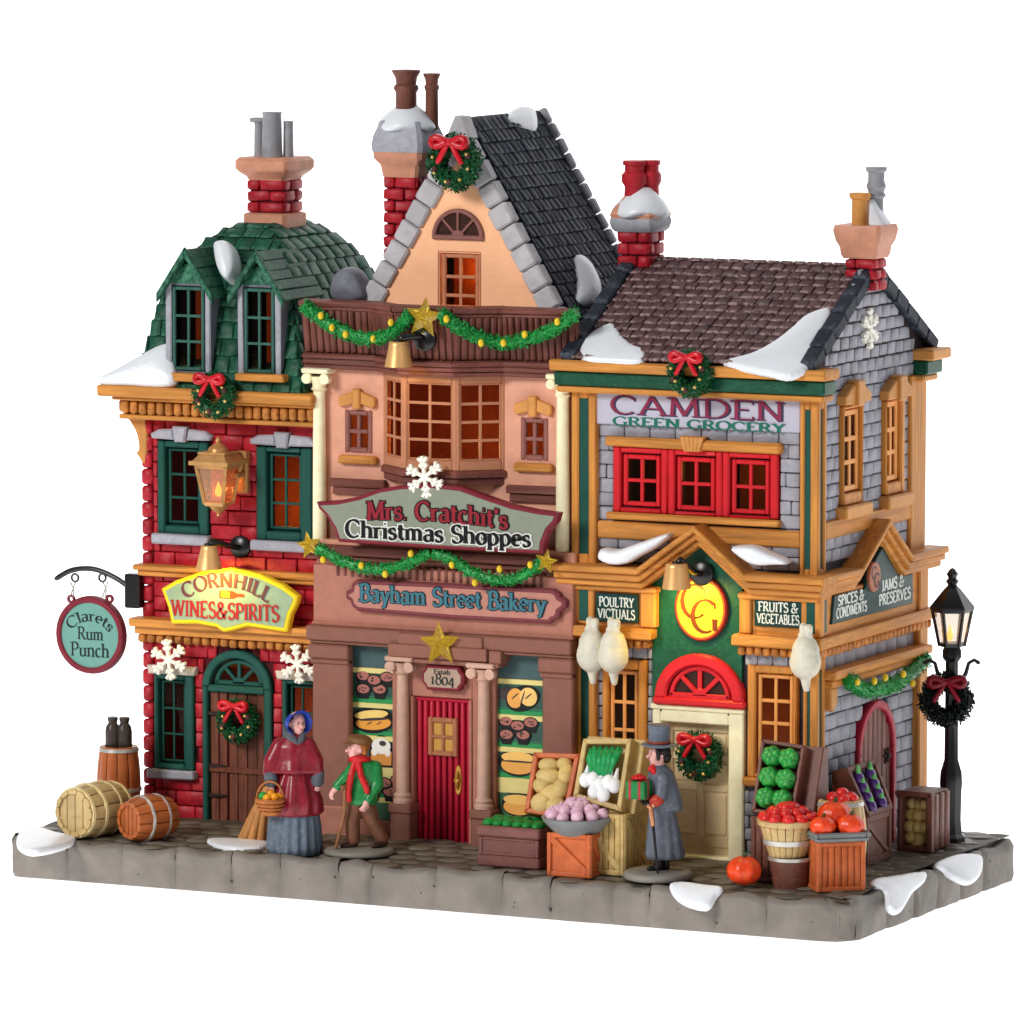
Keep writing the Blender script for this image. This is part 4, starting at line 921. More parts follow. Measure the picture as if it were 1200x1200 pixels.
h_ = FL.rect(531, 541, 897, 932, -.2); hu = (h_[0]+h_[1])/2; mb = MB(FL); mb.prism(catmull([(hu-.1, h_[2]+.2), (hu, h_[2]), (hu+.1, h_[2]+.2), (hu+.09, h_[3]-.2), (hu, h_[3]), (hu-.09, h_[3]-.2)], 4), -.31, -.24, .02); mb.cap([(hu, h_[2]+.2, -.24), (hu, h_[2]+.3, -.14), (hu, h_[3]-.3, -.14), (hu, h_[3]-.2, -.24)], .045, 8); mb.ell((hu, (h_[2]+h_[3])/2, -.16), (.1, .07, .06)); build(mb, 'handle', paint('bright_brass', (228, 180, 84), .3, .05, .05, metal=.6), door, angle=40)
mb = MB(FL); mb.box(dx0-.1, dx1+.1, 1.2, zd0+.02, -.6, .08, .04); mb.box(dx0-.25, dx1+.2, 1.2, zd0-.14, -.5, .3, .05); build(mb, 'doorstep', rose, bak)
stc = paint('pinkish_column_stone', (206, 166, 146), .5, .06, .2)
for px, ptop, pbot in ((472, 768, 946), (567, 776, 953)):
    cu = FL.hit(px, 860)[0]; v1 = FL.hit(px, ptop)[1]; v0 = FL.hit(px, pbot-14)[1]
    cl = column(FL, cu, v0, v1, .19, stc, bak, .55, True, 0.0, .46)
    mb = MB(FL); zb_ = v0-.22; mb.box(cu-.33, cu+.33, 1.2, zb_-.28, -.5, .22, .04); mb.box(cu-.38, cu+.38, zb_-.3, zb_, -.5, .28, .05); build(mb, 'plinth', mauve(), cl)
e = FL.rect(450, 592, 757, 773, .2); mb = MB(FL); mb.box(e[0]+.2, e[1]-.55, e[2]+.02, e[3], -.5, .36, .03); mb.box(e[1]-.5, e[1]-.1, e[2]-.02, e[3]-.05, -.5, .3, .03); mb.box(e[0]+.3, e[1]-.2, e[2]-.16, e[2], -.5, .22, .03)
e2 = FL.rect(468, 570, 744, 757, .2); mb.box(e2[0], e2[1]-.1, e2[2]-.02, e2[3]-.0, -.3, .3, .03); build(mb, 'entablature', mauve(), bak)
# plinth wall under displays
mb = MB(FL); mb.box(FL.hit(409, 970)[0], FL.hit(460, 970)[0], 1.2, FL.hit(435, 962)[1], -.5, -.12, .03); build(mb, 'stall_riser', rose, bak)
# ---------------- gable
YG = 4.95; FG = front(YG)
ax_, az_ = FG.hit(541, 137); gl_, gr_ = FG.hit(425, 350)[0], FG.hit(657, 357)[0]; gz = FG.hit(541, 354)[1]
cxg = ax_; hw = (gr_-gl_)/2; cxg = (gl_+gr_)/2
sl = Vector((hw, az_-gz)); sln = sl.length; sl.normalize()
gw = FG.rect(511, 566, 292, 358); fan = FG.rect(506, 569, 247, 281)
iw = hw-.62; ih = (az_-gz)*iw/hw
low = gz-.9
ga = ih/iw                                         # slope of the inner triangle
def gab(u): return gz+ih-abs(u-cxg)*ga
wh = (gw[0]+.12, gw[1]-.12, gw[2], gw[3]-.12)
mb = MB(FG); A, B_ = cxg-iw-(gz-low)/ga, cxg+iw+(gz-low)/ga; cut = wh[3]
ul = lambda v, s: cxg+s*(gz+ih-v)/ga
mb.prism([(ul(low, -1), low), (wh[0], low), (wh[0], cut), (ul(cut, -1), cut)], -.2, 0, 0); mb.prism([(wh[1], low), (ul(low, 1), low), (ul(cut, 1), cut), (wh[1], cut)], -.2, 0, 0)
mb.prism([(ul(cut, -1), cut), (ul(cut, 1), cut), (cxg, gz+ih)], -.2, 0, 0); gwl = build(mb, 'gable_wall', peach(), bak)
f = window(bak, FG, (gw[0]+.06, gw[1]-.06, gw[2], gw[3]-.06), (gw[0]+.16, gw[1]-.16, gw[2]-.4, gw[3]-.14), paint('copper_orange_frame', (196, 128, 92), .45), paint('copper_orange_frame', (196, 128, 92), .45), 2, 3, .13, .1, .02, -.06)
build(MB(FG).box(gw[0], gw[1], gw[2]-.4, gw[3]+.1, -1.3, -1.2, .001), 'curtain', paint('warm_interior_wall', (206, 120, 52), .8), bak)
fu, fv = (fan[0]+fan[1])/2, fan[2]+.08; fr2 = (fan[1]-fan[0])/2-.04; frm = paint('mauve_sash', (142, 92, 84), .5)
mb = MB(FG); mb.arc(fu, fv, fr2, .01, 0, 180, -.02, .015, 18, 0); fl2 = build(mb, 'fanlight', paint('dark_glass_brown', (58, 30, 24), .3), bak)
mb = MB(FG); mb.arc(fu, fv, fr2, fr2-.13, 0, 180, .0, .11, 18, .03); mb.box(fu-fr2, fu+fr2, fv-.08, fv+.06, .0, .11, .03); mb.arc(fu, fv, .22, .01, 0, 180, .0, .09, 8, .02)
for a in (46, 90, 134):
    c, s_ = math.cos(R(a)), math.sin(R(a)); mb.prism([(fu+.1*c-.035*s_, fv+.1*s_+.035*c), (fu+.1*c+.035*s_, fv+.1*s_-.035*c), (fu+(fr2-.08)*c+.035*s_, fv+(fr2-.08)*s_-.035*c), (fu+(fr2-.08)*c-.035*s_, fv+(fr2-.08)*s_+.035*c)], .01, .08, .01)
build(mb, 'fanlight_frame', frm, fl2)
# verge stones up both slopes
for sg in (-1, 1):
    n = 9; frv = Fr((cxg+sg*hw, YG, gz), (-sg*sl.x, 0, sl.y), (0, 0, 1) if 0 else (sg*sl.y, 0, sl.x)); 
    vdir = Vector((-sg*sl.x, 0, sl.y)); inn_ = Vector((-sg*sl.y, 0, -sl.x))
    for k in range(-1, n):
        t0, t1 = sln*(k)/n+.02, sln*(k+1)/n-.02
        if k == n-1: t1 -= .2
        mb = MB(); P = lambda t, d, y: tuple(Vector((cxg+sg*hw, y, gz))+vdir*t+inn_*d)
        dd = .62+random.uniform(-.04, .03); q = [(t0, 0), (t1, 0), (t1, dd), (t0, dd)]
        base3 = Fr((cxg+sg*hw, YG, gz), vdir, -inn_ if 0 else inn_)
        m2 = MB(base3); w0, w1 = (-.3, .16) if base3.w.y < 0 else (-.16, .3)
        m2.box(t0, t1, -.03, dd, w0, w1+.03*random.random(), .06, .012); build(m2, 'verge_stone', paint('pale_verge_stone', (184, 180, 184), .55, .08, .3, 3, dry=(206, 204, 206), dryamt=.4), bak)
mb = MB(FG); mb.prism([(cxg-.42, az_-.62), (cxg+.42, az_-.62), (cxg+.16, az_+.02), (cxg-.12, az_+.04)], -.32, .2, .06); build(mb, 'apex_stone', paint('pale_verge_stone', (184, 180, 184), .55), bak)
# dark shingle roof
RD = 5.1
rt2 = YG+.25
roofb = MB(front(rt2)); roofb.prism([(cxg-hw+.25, gz-.9), (cxg+hw+.35, gz-.9), (cxg+hw+.05, gz), (cxg, az_-.12), (cxg-hw, gz)], -RD, 0, 0); rb = build(MB(Fr((cxg+hw, rt2, gz), (0, 1, 0), (-sl.x, 0, sl.y))).box(-.05, RD, -1.0, sln-.06, -.16, 0, .01), 'roof', slate_base(), bak)
bgm = MB(front(rt2+RD-.1)); bgm.prism([(cxg-hw+.05, gz-.9), (cxg+hw+.3, gz-.9), (cxg+hw+.0, gz), (cxg, az_-.2), (cxg-hw+.1, gz)], -.2, 0, 0); build(bgm, 'gable_wall', salmon(), bak)
frr = Fr((cxg+hw, rt2, gz), (0, 1, 0), (-sl.x, 0, sl.y)); rows_ = 17
def shingles(par, fr, u0, u1, v0, v1, rows, wd, mat, name='shingle', th=.07, lim=295, w=0.03, ofs=.5):
    rh = (v1-v0)/rows; cnt = 0
    for r in range(rows):
        x = u0; k = 0; sft = (r % 2)*wd*ofs+random.uniform(-.03, .03)
        if sft > .08: e = u0+sft
        else: e = u0+wd
        while x < u1-.04:
            e = min(u1, e)
            if u1-e < .1: e = u1
            if cnt < lim:
                piece(name, fr, (x+e)/2+0, v0+(r+.5)*rh, w+random.uniform(-.012, .02), e-x-.025, rh+.07, th, mat, par, .025, -.13, random.uniform(-.018, .018), .01); cnt += 1
            x = e; e = x+wd*random.uniform(.9, 1.1)
    return cnt
shingles(rb, frr, .05, RD-.1, -.9, sln-.1, 18, .33, blackslate(), th=.055)
for k in range(13):                                # grey verge at the far end of the roof
    t0, t1 = -.4+(sln+.4)*k/13, -.4+(sln+.4)*(k+1)/13-.04
    build(MB(frr).box(RD-.12, RD+.12, t0, t1, -.3, .2, .05, .015), 'verge_stone', grey_st(), bak)
fll = Fr((cxg-hw, rt2, gz), (0, -1, 0), (sl.x, 0, sl.y)); build(MB(fll).box(-RD, 0, -1.0, sln-.06, -.16, .06, .02), 'roof_slope', blackslate(), rb)
glow('attic_bulb', (cxg+.2, YG+.75, gz+.9), 60, (1, .5, .15)); glow('bakery_bulb', (11.6, 5.6, 13.0), 260); glow('bakery_bulb', (14.4, 6.4, 12.6), 110)
# chimney behind the gable
ch = bpy.data.objects.new('chimney', None); COL.objects.link(ch); ch.parent = bak
YX = 6.4; fx = front(YX-.5); ccx = fx.hit(464, 240)[0]+.16; cy = YX; ch.location = Vector((ccx, cy, 17))-Wd(bak)
zz = lambda y: fx.hit(475, y)[1]
bricked_stack(ch, ccx, cy, .56, .56, zz(360), zz(207), 11, d=.12)
build(sqloft(MB(), (ccx, cy), [(.58, zz(208)), (.62, zz(200)), (.64, zz(194)), (.8, zz(186)), (.82, zz(177))]), 'chimney_cap', terra(), ch, angle=35)
build(sqloft(MB(), (ccx, cy), [(.84, zz(178)), (.86, zz(170)), (.82, zz(160)), (.66, zz(143)), (.4, zz(136))]), 'chimney_hood', grey_st(), ch, angle=35)
potb = paint('brown_chimney_pot', (122, 74, 62), .5, .12, .3)
for px, y0, y1, r in ((476, 126, 82, .33), (506, 120, 86, .2)):
    f2 = front(cy+(-.15 if r > .25 else .2)); u = f2.hit(px, 100)[0]; a, b = f2.hit(px, y0)[1], f2.hit(px, y1)[1]; h = b-a
    mb = MB(); mb.lathe([(r*1.0, -.8), (r*.95, h*.4), (r*1.15, h*.5), (r*1.1, h*.58), (r*.92, h*.62), (r*1.0, h*.8), (r*1.32, h*.96), (r*1.28, h), (r*.95, h), (r*.8, h*.8), (.01, h*.78)], (u, f2.o.y, a), n=18); build(mb, 'chimney_pot', potb, ch, angle=35)
# ================================================================== green grocery (grey brick, ochre timber) on the right
random.seed(41)
YG4 = 4.5; F = front(YG4); XS = 23.88; SD = side(XS); YE = 12.3
gro = empty('green_grocery', (20, 8.3, 1.3), 'grey brick green grocery with ochre timbers and plum shingle roof, rightmost building', 'building')
xl = F.hit(668, 540)[0]; xr = XS
zeave = F.hit(820, 450)[1]
brk = lambda: paint('grey_painted_brick', (158, 158, 168), .55, .09, .35, 2.5, dry=(188, 186, 194), dryamt=.45, rnd=.1)
# openings
tri = F.rect(720, 913, 527, 604)
sashes = [F.rect(731, 774, 533, 593), F.rect(794, 838, 536, 598), F.rect(858, 902, 539, 602)]
swf = [SD.rect(984, 1007, 474, 590), SD.rect(1034, 1056, 468, 578)]; sws = [SD.rect(986, 1005, 480, 575), SD.rect(1036, 1051, 470, 563)]
lwf = [F.rect(707, 758, 772, 935), F.rect(877, 935, 780, 912)]; lws = [F.rect(715, 747, 786, 925), F.rect(888, 929, 791, 905)]
sh2 = lambda r, k=.1: (r[0]+k, r[1]-k, r[2]+k, r[3]-k)
dfr = F.rect(765, 872, 828, 1003)
holes = [(F.hit(768, 920)[0], F.hit(868, 920)[0], 1.1, F.hit(820, 832)[1])]+[sh2(s_, .06) for s_ in sashes]+[sh2(r) for r in lwf]
wall(gro, F, xl+.05, xr-.1, 1.2, zeave, -.4, -.12, holes, grey_mort())
wall(gro, SD, YG4+.12, YE, 1.2, zeave, -.4, -.12, [sh2(r) for r in swf], grey_mort())
build(MB().box(xl+.05, xr-.4, YE-.3, YE, 1.2, zeave, .02), 'wall', grey_mort(), gro)
build(MB().box(xl+.05, xl+.3, YG4+.4, YE-.3, 1.2, zeave, .02), 'wall', grey_mort(), gro)
zmid = F.hit(820, 660)[1]
build(MB().box(xl+.3, xr-.4, YG4+.4, YE-.3, zmid-.6, zmid-.5, .01), 'floor', inner(), gro)
build(MB().box(xl+.3, xr-.4, 8.6, 8.7, 1.2, zeave, .01), 'inner_wall', paint('dim_interior', (120, 72, 40), .8, 0, 0), gro)
glow('grocery_bulb', (20, 6.8, 12.5), 130); glow('grocery_bulb', (20.5, 6.6, 4.6), 260, (1, .6, .25)); glow('grocery_bulb', (21.5, 10.3, 12.5), 150)
# upper front bricks
zs0 = F.hit(820, 500)[1]
bh = [(tri[0]-.02, tri[1]+.02, tri[2]-.3, tri[3]+.3)]
bricks(gro, F, (xl+.75, xr-.55), zmid-.1, zs0, .4, .82, bh, brk(), lim=110)
# upper side bricks, gable included
apY = (YG4+YE)/2; zap = SD.hit(1019, 306)[1]; gslope = (zap-zeave)/((YE-YG4)/2)
def bnd(v):
    if v < zeave: return (YG4+.3, YE-.55)
    k = (v-zeave)/gslope; return (YG4+k-.35, YE-k+.35)
sbh = [(r[0]-.02, r[1]+.02, r[2]-.02, r[3]+.02) for r in swf]
bricks(gro, SD, bnd, zmid+.1, zap-.2, .38, .62, sbh, brk(), lim=260)
# gable core
mb = MB(SD); mb.prism([(YG4+.1, zeave-.02), (YE-.1, zeave-.02), (apY, zap-.1)], -.4, -.12, 0); build(mb, 'gable_wall', grey_mort(), gro)
mb = MB(side(xl+.3)); mb.prism([(YG4+.1, zeave-.02), (YE-.1, zeave-.02), (apY, zap-.1)], -.25, -.05, 0); build(mb, 'gable_wall', grey_mort(), gro)
# lower bricks front strips and side
bhl = [(lwf[0][0]-.02, lwf[0][1]+.02, lwf[0][2]-.2, lwf[0][3]), (lwf[1][0]-.02, lwf[1][1]+.02, lwf[1][2]-.2, lwf[1][3]), (dfr[0], dfr[1], 0, 20)]
zlb = F.hit(820, 762)[1]
bricks(gro, F, (xl+.6, xr-.55), 1.25, zlb, .36, .5, bhl, brk(), lim=200)
sdoor = SD.rect(1002, 1046, 820, 962)
zls = SD.hit(1020, 740)[1]
bricks(gro, SD, (YG4+.3, YE-.5), 1.25, zls+.1, .44, .78, [(sdoor[0]+.05, sdoor[1]-.05, 0, sdoor[3]-.5), (sdoor[0]+.55, sdoor[1]-.5, 0, sdoor[3]-.05)], brk(), lim=200)
# pilasters with green insets
def pilaster(fr, u0, u1, v0, v1, parent, w1=.2, inset=True, cap=True):
    b = (u1-u0)*.3; mb = MB(fr)
    if inset: mb.ring((u0, u1, v0, v1), (u0+b, u1-b, v0+.35, v1-.35), -.12, w1, .04, .006)
    else: mb.box(u0, u1, v0, v1, -.12, w1, .04, .01)
    p = build(mb, 'pilaster', ochre_v(), parent)
    if inset:
        build(MB(fr).box(u0+b-.02, u1-b+.02, v0+.3, v1-.3, -.12, w1-.07, .03), 'inset_panel', teal(), p)
    return p
zu0, zu1 = F.hit(683, 662)[1], F.hit(683, 452)[1]
ul0, ul1 = F.hit(669, 560, .2)[0], F.hit(698, 560, .2)[0]
pilaster(F, ul0, ul1, zu0, zu1, gro)
ur0 = F.hit(937, 560, .2)[0]; pilaster(F, ur0, XS+.0, zu0-.1, zu1-.05, gro)
pilaster(SD, YG4-.2, YG4+.42, zu0-.1, zu1-.05, gro, .12)
pilaster(SD, SD.hit(1067, 520, .1)[0], YE+.1, zu0-.1, zu1+.05, gro, .12, False)
# eaves cornice
zE = F.hit(820, 428, .7)[1]
def cor3(z, h, wo, mat, name, y1=None):
    mb = MB(); mb.box(xl-.05-wo*.3, XS+.12+wo*.6, YG4-.05-wo, YG4+.25, z-h, z, .05, .012); return build(mb, name, mat, gro)
cor3(zE, .32, .8, ochre(), 'eaves_cornice'); cor3(zE-.33, .42, .6, green_panel(), 'frieze'); cor3(zE-.76, .2, .5, ochre(), 'moulding')
for z, h, wo, m_, nm in ((zE, .32, .55, ochre_trim(), 'eaves_cornice'), (zE-.33, .42, .35, green_panel(), 'frieze'), (zE-.76, .2, .25, ochre_trim(), 'moulding')):
    build(MB().box(XS-.3, XS+.12+wo, YE-.7, YE+.15+wo, z-h, z, .05), nm, m_, gro)
# red triple window
tf = MB(F); xs_ = [tri[0], (sashes[0][1]+sashes[1][0])/2, (sashes[1][1]+sashes[2][0])/2, tri[1]]
for k in range(3):
    s_ = sashes[k]; o = (xs_[k]+.01, xs_[k+1]-.01, tri[2], tri[3]); tf.ring(o, (s_[0]-.06, s_[1]+.06, s_[2]-.06, s_[3]+.06), -.3, .12, .04, .008)
    tf.ring((s_[0]-.07, s_[1]+.07, s_[2]-.07, s_[3]+.07), (s_[0]+.05, s_[1]-.05, s_[2]+.05, s_[3]-.05), -.24, -.16, .01)
tw = build(tf, 'triple_window', redp(), gro)
for s_ in sashes:
    mb = MB(F); sash_mesh(mb, s_, 2, 2, .13, .1, -.1, .04, .03); build(mb, 'sash', redp(), tw); build(MB(F).box(s_[0]+.05, s_[1]-.05, s_[2]+.05, s_[3]-.05, -.07, -.055, .001), 'pane', pane_m(), tw)
mb = MB(F); mb.box(tri[0]-.2, tri[1]+.15, tri[3]+.0, tri[3]+.3, -.1, .28, .06, .02); build(mb, 'lintel', ochre(), tw)
kc = (tri[0]+tri[1])/2; mb = MB(F)
for k in range(-2, 3): mb.prism([(kc+k*.1-.05, tri[3]-.03), (kc+k*.1+.05, tri[3]-.03), (kc+k*.15+.075, tri[3]+.4), (kc+k*.15-.075, tri[3]+.4)], 0, .36, .02)
build(mb, 'keystone', ochre_trim(), tw)
build(MB(F).box(tri[0]-.15, tri[1]+.1, tri[2]-.22, tri[2]-.0, -.1, .3, .05, .015), 'sill', ochre(), tw)
q = F.hit(820, 614)[1]; build(MB(F).box(ul1, ur0, q-.55, q-.05, -.1, .12, .05, .015), 'timber_band', ochre(), gro)
q2 = SD.hit(1020, 598)[1]; build(MB(SD).box(YG4+.42, YE-.35, q2-.55, q2-.0, -.1, .1, .05, .015), 'timber_band', ochre_y(), gro)
# side windows
for r, s_ in zip(swf, sws):
    f = window(gro, SD, r, s_, ochre_v(), ochre_sash(), 2, 3, .17, .14, .14, .02)
    cu = (r[0]+r[1])/2; t = r[3]; hw4 = (r[1]-r[0])/2+.22; mb = MB(SD)
    mb.prism([(cu-hw4, t+.05), (cu+hw4, t+.05), (cu+hw4, t+.3), (cu+.35, t+.62), (cu-.35, t+.62), (cu-hw4, t+.3)], 0, .3, .04); mb.box(cu-.26, cu+.26, t-.02, t+.72, 0, .4, .04); build(mb, 'pediment', ochre_trim(), f)
    build(MB(SD).box(r[0]-.2, r[1]+.3, r[2]-.4, r[2]-.02, -.1, .34, .05), 'sill', ochre_trim(), f)
# roof
zr0 = zE+.02; ry0 = YG4-.75; ryz = apY; 
zrid = front(ryz).hit(860, 308)[1]
d = Vector((ryz-ry0, zrid-zr0)); ln = d.length; d.normalize()
fR = Fr((0, ry0, zr0), (1, 0, 0), (0, d.x, d.y)); rx0, rx1 = front(ryz).hit(737, 306)[0], XS+.22
rbm = MB(side(0)); rbm.prism([(ry0+.02, zr0-.05), (ryz, zrid-.03), (2*ryz-ry0, zr0-.05)], rx0+.05, XS-.02, 0); rf = build(rbm, 'roof', shingle_base(), gro)
shingles(rf, fR, rx0+.32, rx1-.5, .05, ln-.08, 14, .42, brownshingle(), th=.09, lim=299, w=.05)
for k in range(17):
    piece('ridge_tile', Fr((rx0+.3, ryz, zrid+.02), (1, 0, 0), (0, 1, 0)), (k+.5)*(rx1-rx0-.9)/17, 0, .02, .4, .3, .14, brownshingle(), rf, .06, 0, random.uniform(-.05, .05), .015)
bk = Fr((0, 2*ryz-ry0, zr0), (-1, 0, 0), (0, -d.x, d.y)); build(MB(bk).box(-rx1+.5, -rx0-.3, 0, ln, 0, .09, .02), 'roof_slope', brownshingle(), rf)
for fr, xx in ((fR, rx0-.05), (fR, rx1-.48)):
    n = 6
    for k in range(n): build(MB(fr).box(xx, xx+.48, ln*k/n+.015, ln*(k+1)/n-.015, -.22, .2+.03*(k % 2), .05, .015), 'verge_block', blackslate(), gro)
for k in range(6):
    build(MB(bk).box(-rx1+.0, -rx1+.46, ln*k/6+.015, ln*(k+1)/6-.015, -.22, .2, .05, .015), 'verge_block', blackslate(), gro)
# chimneys
def chimney(px, yb, yt, hx, Y, rows, par, ext=40):
    f = front(Y-hx); u = f.hit(px, (yb+yt)/2)[0]; c = bpy.data.objects.new('chimney', None); COL.objects.link(c); c.parent = par; z = lambda y: f.hit(px, y)[1]
    c.location = Vector((u, Y, z(yb)))-Wd(par); bricked_stack(c, u, Y, hx, hx, z(yb+ext), z(yt), rows, d=.12); return c, u, z
c, u, z = chimney(742, 318, 270, .52, ryz, 6, gro); c['label'] = 'red brick chimney with grey band and two red pots'
build(sqloft(MB(), (u, ryz), [(.6, z(272)), (.68, z(268)), (.72, z(262)), (.72, z(258)), (.68, z(255))]), 'chimney_band', grey_st(), c, angle=35)
build(sqloft(MB(), (u, ryz), [(.69, z(256)), (.72, z(252)), (.66, z(246)), (.5, z(238)), (.35, z(228))]), 'chimney_cap', terra(), c, angle=35)
for dx, dy, r in ((-.12, -.16, .35), (.24, .2, .28)):
    zb4, zt4 = z(230), z(189); h = zt4-zb4; mb = MB(); mb.lathe([(r*.9, 0), (r*.85, h*.25), (r*1.12, h*.4), (r*1.12, h*.6), (r*.85, h*.7), (r*.85, h*.86), (r*1.02, h*.88), (r*1.02, h), (r*.75, h), (.01, h-.05)], (u+dx, ryz+dy, zb4), n=18); build(mb, 'chimney_pot', paint('red_chimney_pot', (190, 40, 52), .45), c, angle=35)
c, u, z = chimney(1007, 337, 303, .46, ryz-.1, 3, gro, 4); c['label'] = 'red brick chimney with terracotta cap at the gable end'; YY = ryz-.1
build(sqloft(MB(), (u, YY), [(.52, z(303)), (.58, z(298)), (.6, z(290)), (.7, z(282)), (.76, z(270)), (.72, z(264))]), 'chimney_cap', terra(), c, angle=35)
mb = MB(); h = z(226)-z(266); r = .25; mb.lathe([(r, 0), (r*.95, h*.8), (r*1.25, h*.86), (r*1.28, h), (r*.9, h), (r*.8, h*.9), (.01, h*.85)], (u-.1, YY-.2, z(266)-.02), n=18); build(mb, 'chimney_pot', ochre_trim(), c, angle=35)
mb = MB(); h = z(197)-z(240)+.6; r = .27; mb.lathe([(r*.8, -.2), (r*.8, h*.45), (r*1.1, h*.5), (r*.85, h*.56), (r*1.1, h*.66), (r*.9, h*.76), (r*.9, h*.9), (r*1.15, h*.94), (r*1.15, h), (r*.8, h), (.01, h-.05)], (u+.2, YY+.3, z(240)-.6), n=18); build(mb, 'chimney_pot', potg, c, angle=35)
# ---------------- street-floor cornice with pediments
oc = ochre()
def cornice_path(fr, pts, par, mat, name='street_cornice'):
    """pts: upper edge (u, v); stepped profile swept along it, each step a joined run"""
    for k, (dv0, dv1, w1) in enumerate(((0, .2, .95), (.2, .42, .78), (.42, .62, .6))):
        mb = MB(fr); q_ = pts[:-1]+[(XS+(.62, .5, .36)[k], pts[-1][1])]; up = [(u, v-dv0) for u, v in q_]; dn = [(u, v-dv1+.003) for u, v in q_]
        mb.prism(up+dn[::-1], 0, w1, .04); build(mb, name, mat, par)
wO = .9
pp = [F.hit(646, 661, wO), F.hit(746, 668, wO), F.hit(813, 616, wO), F.hit(872, 671, wO), F.hit(966, 678, wO)]
zl_ = (pp[0][1]+pp[1][1])/2; zr_ = (pp[3][1]+pp[4][1])/2; zl_ = zr_ = (zl_+zr_)/2
pp = [(pp[0][0], zl_), (pp[1][0], zl_), (pp[2][0], pp[2][1]), (pp[3][0], zl_), (XS+.5, zl_)]
cor4 = bpy.data.objects.new('street_cornice', None); COL.objects.link(cor4); cor4.parent = gro; cor4.location = F.p(pp[0][0], zl_, .9)-Wd(gro)
cornice_path(F, pp, cor4, oc, 'moulding')
sp = [SD.hit(p, q, .5) for p, q in ((1008, 650), (1040, 606), (1067, 640))]
ppS = [(YG4+.004, zl_), (sp[0][0], zl_), (sp[1][0], sp[1][1]-.05), (sp[2][0], zl_), (YE+.75, zl_)]
for k, (dv0, dv1, w1) in enumerate(((0, .2, .62), (.2, .42, .5), (.42, .62, .36))):
    mb = MB(SD); mb.prism([(u, v-dv0) for u, v in ppS]+[(u, v-dv1+.003) for u, v in ppS][::-1], -.1, w1, .04); build(mb, 'moulding', ochre_y(), cor4)
# frieze backing and green fields
zfb = F.hit(820, 752)[1]; zft = zl_-.62
cg0, cg1 = F.hit(767, 780, -.05)[0], F.hit(870, 780, -.05)[0]
build(MB(F).box(pp[0][0]+.35, cg0-.02, zfb, zft, -.1, .2, .03), 'frieze', ochre(), cor4); build(MB(F).box(cg1+.02, XS, zfb, zft, -.1, .2, .03), 'frieze', ochre(), cor4)
build(MB(SD).box(YG4-.2, YE, zfb, zft, -.1, .12, .03), 'frieze', ochre_y(), cor4)
mb = MB(F); mb.prism([(cg0-.02, F.hit(820, 836)[1]), (cg1+.02, F.hit(820, 836)[1]), (cg1+.02, zft+.3), (pp[2][0], pp[2][1]-.4), (cg0-.02, zft+.3)], -.1, .05, .0); build(mb, 'green_field', green_panel(), gro)
bz = F.hit(720, 732)[1]
for a, b in ((pp[0][0]+.2, cg0+.12), (cg1-.12, XS+.38)):
    build(MB(F).box(a, b, bz-.35, bz-.02, -.1, .52, .05, .012), 'lower_moulding', ochre(), cor4)
    dentils(F, a+.1, b-.1, bz-.62, bz-.35, -.05, .36, .26, cor4)
build(MB(SD).box(YG4-.5, YE+.5, bz-.35, bz-.02, -.1, .34, .05, .012), 'lower_moulding', ochre_y(), cor4)
dentils(SD, YG4-.3, YE+.4, bz-.62, bz-.35, -.05, .24, .3, cor4)
# stubs framing the sign boards
for a, b in ((672, 696), (750, 768), (866, 880), (938, 962)):
    q0, q1 = F.hit(a, 712, .3)[0], F.hit(b, 712, .3)[0]; p = build(MB(F).box(q0, q1, bz, zft+.02, 0, .3, .04), 'pilaster_stub', ochre_v(), cor4)
    if a in (672, 938): build(MB(F).box(q0+.18, q1-.18, bz+.1, zft-.12, .1, .315, .02), 'inset_panel', teal(), p)
build(MB(F).box(F.hit(664, 712, .3)[0], F.hit(770, 712, .3)[0], zft-.16, zft+.01, 0, .42, .04), 'moulding', ochre(), cor4); build(MB(F).box(F.hit(866, 712, .3)[0], XS+.2, zft-.16, zft+.01, 0, .42, .04), 'moulding', ochre(), cor4)
q0 = SD.hit(968, 700, .2)[0]; p = build(MB(SD).box(YG4-.25, YG4+.45, bz, zft+.02, 0, .2, .04), 'pilaster_stub', ochre_v(), cor4); build(MB(SD).box(YG4-.02, YG4+.25, bz+.1, zft-.12, .1, .215, .02), 'inset_panel', teal(), p)
build(MB(SD).box(YE-.55, YE+.12, 1.2, zft+.02, -.1, .22, .05), 'pilaster', ochre_v(), gro)
# lower pilasters
zlo = bz-.62
pilaster(F, F.hit(672, 850, .2)[0], F.hit(697, 850, .2)[0], 1.2, zlo, gro)
pilaster(F, F.hit(941, 850, .2)[0], XS, 1.2, zlo, gro); pilaster(SD, YG4-.2, YG4+.42, 1.2, zlo, gro, .12)
# lower windows
for r, s_ in zip(lwf, lws):
    f = window(gro, F, r, s_, ochre_v(), ochre_sash(), 2, 4 if r is lwf[0] else 4, .11, .1, .1, -.02)
    build(MB(F).box(r[0]-.1, r[1]+.1, r[2]-.25, r[2]-.0, -.1, .26, .05), 'sill', ochre(), f)
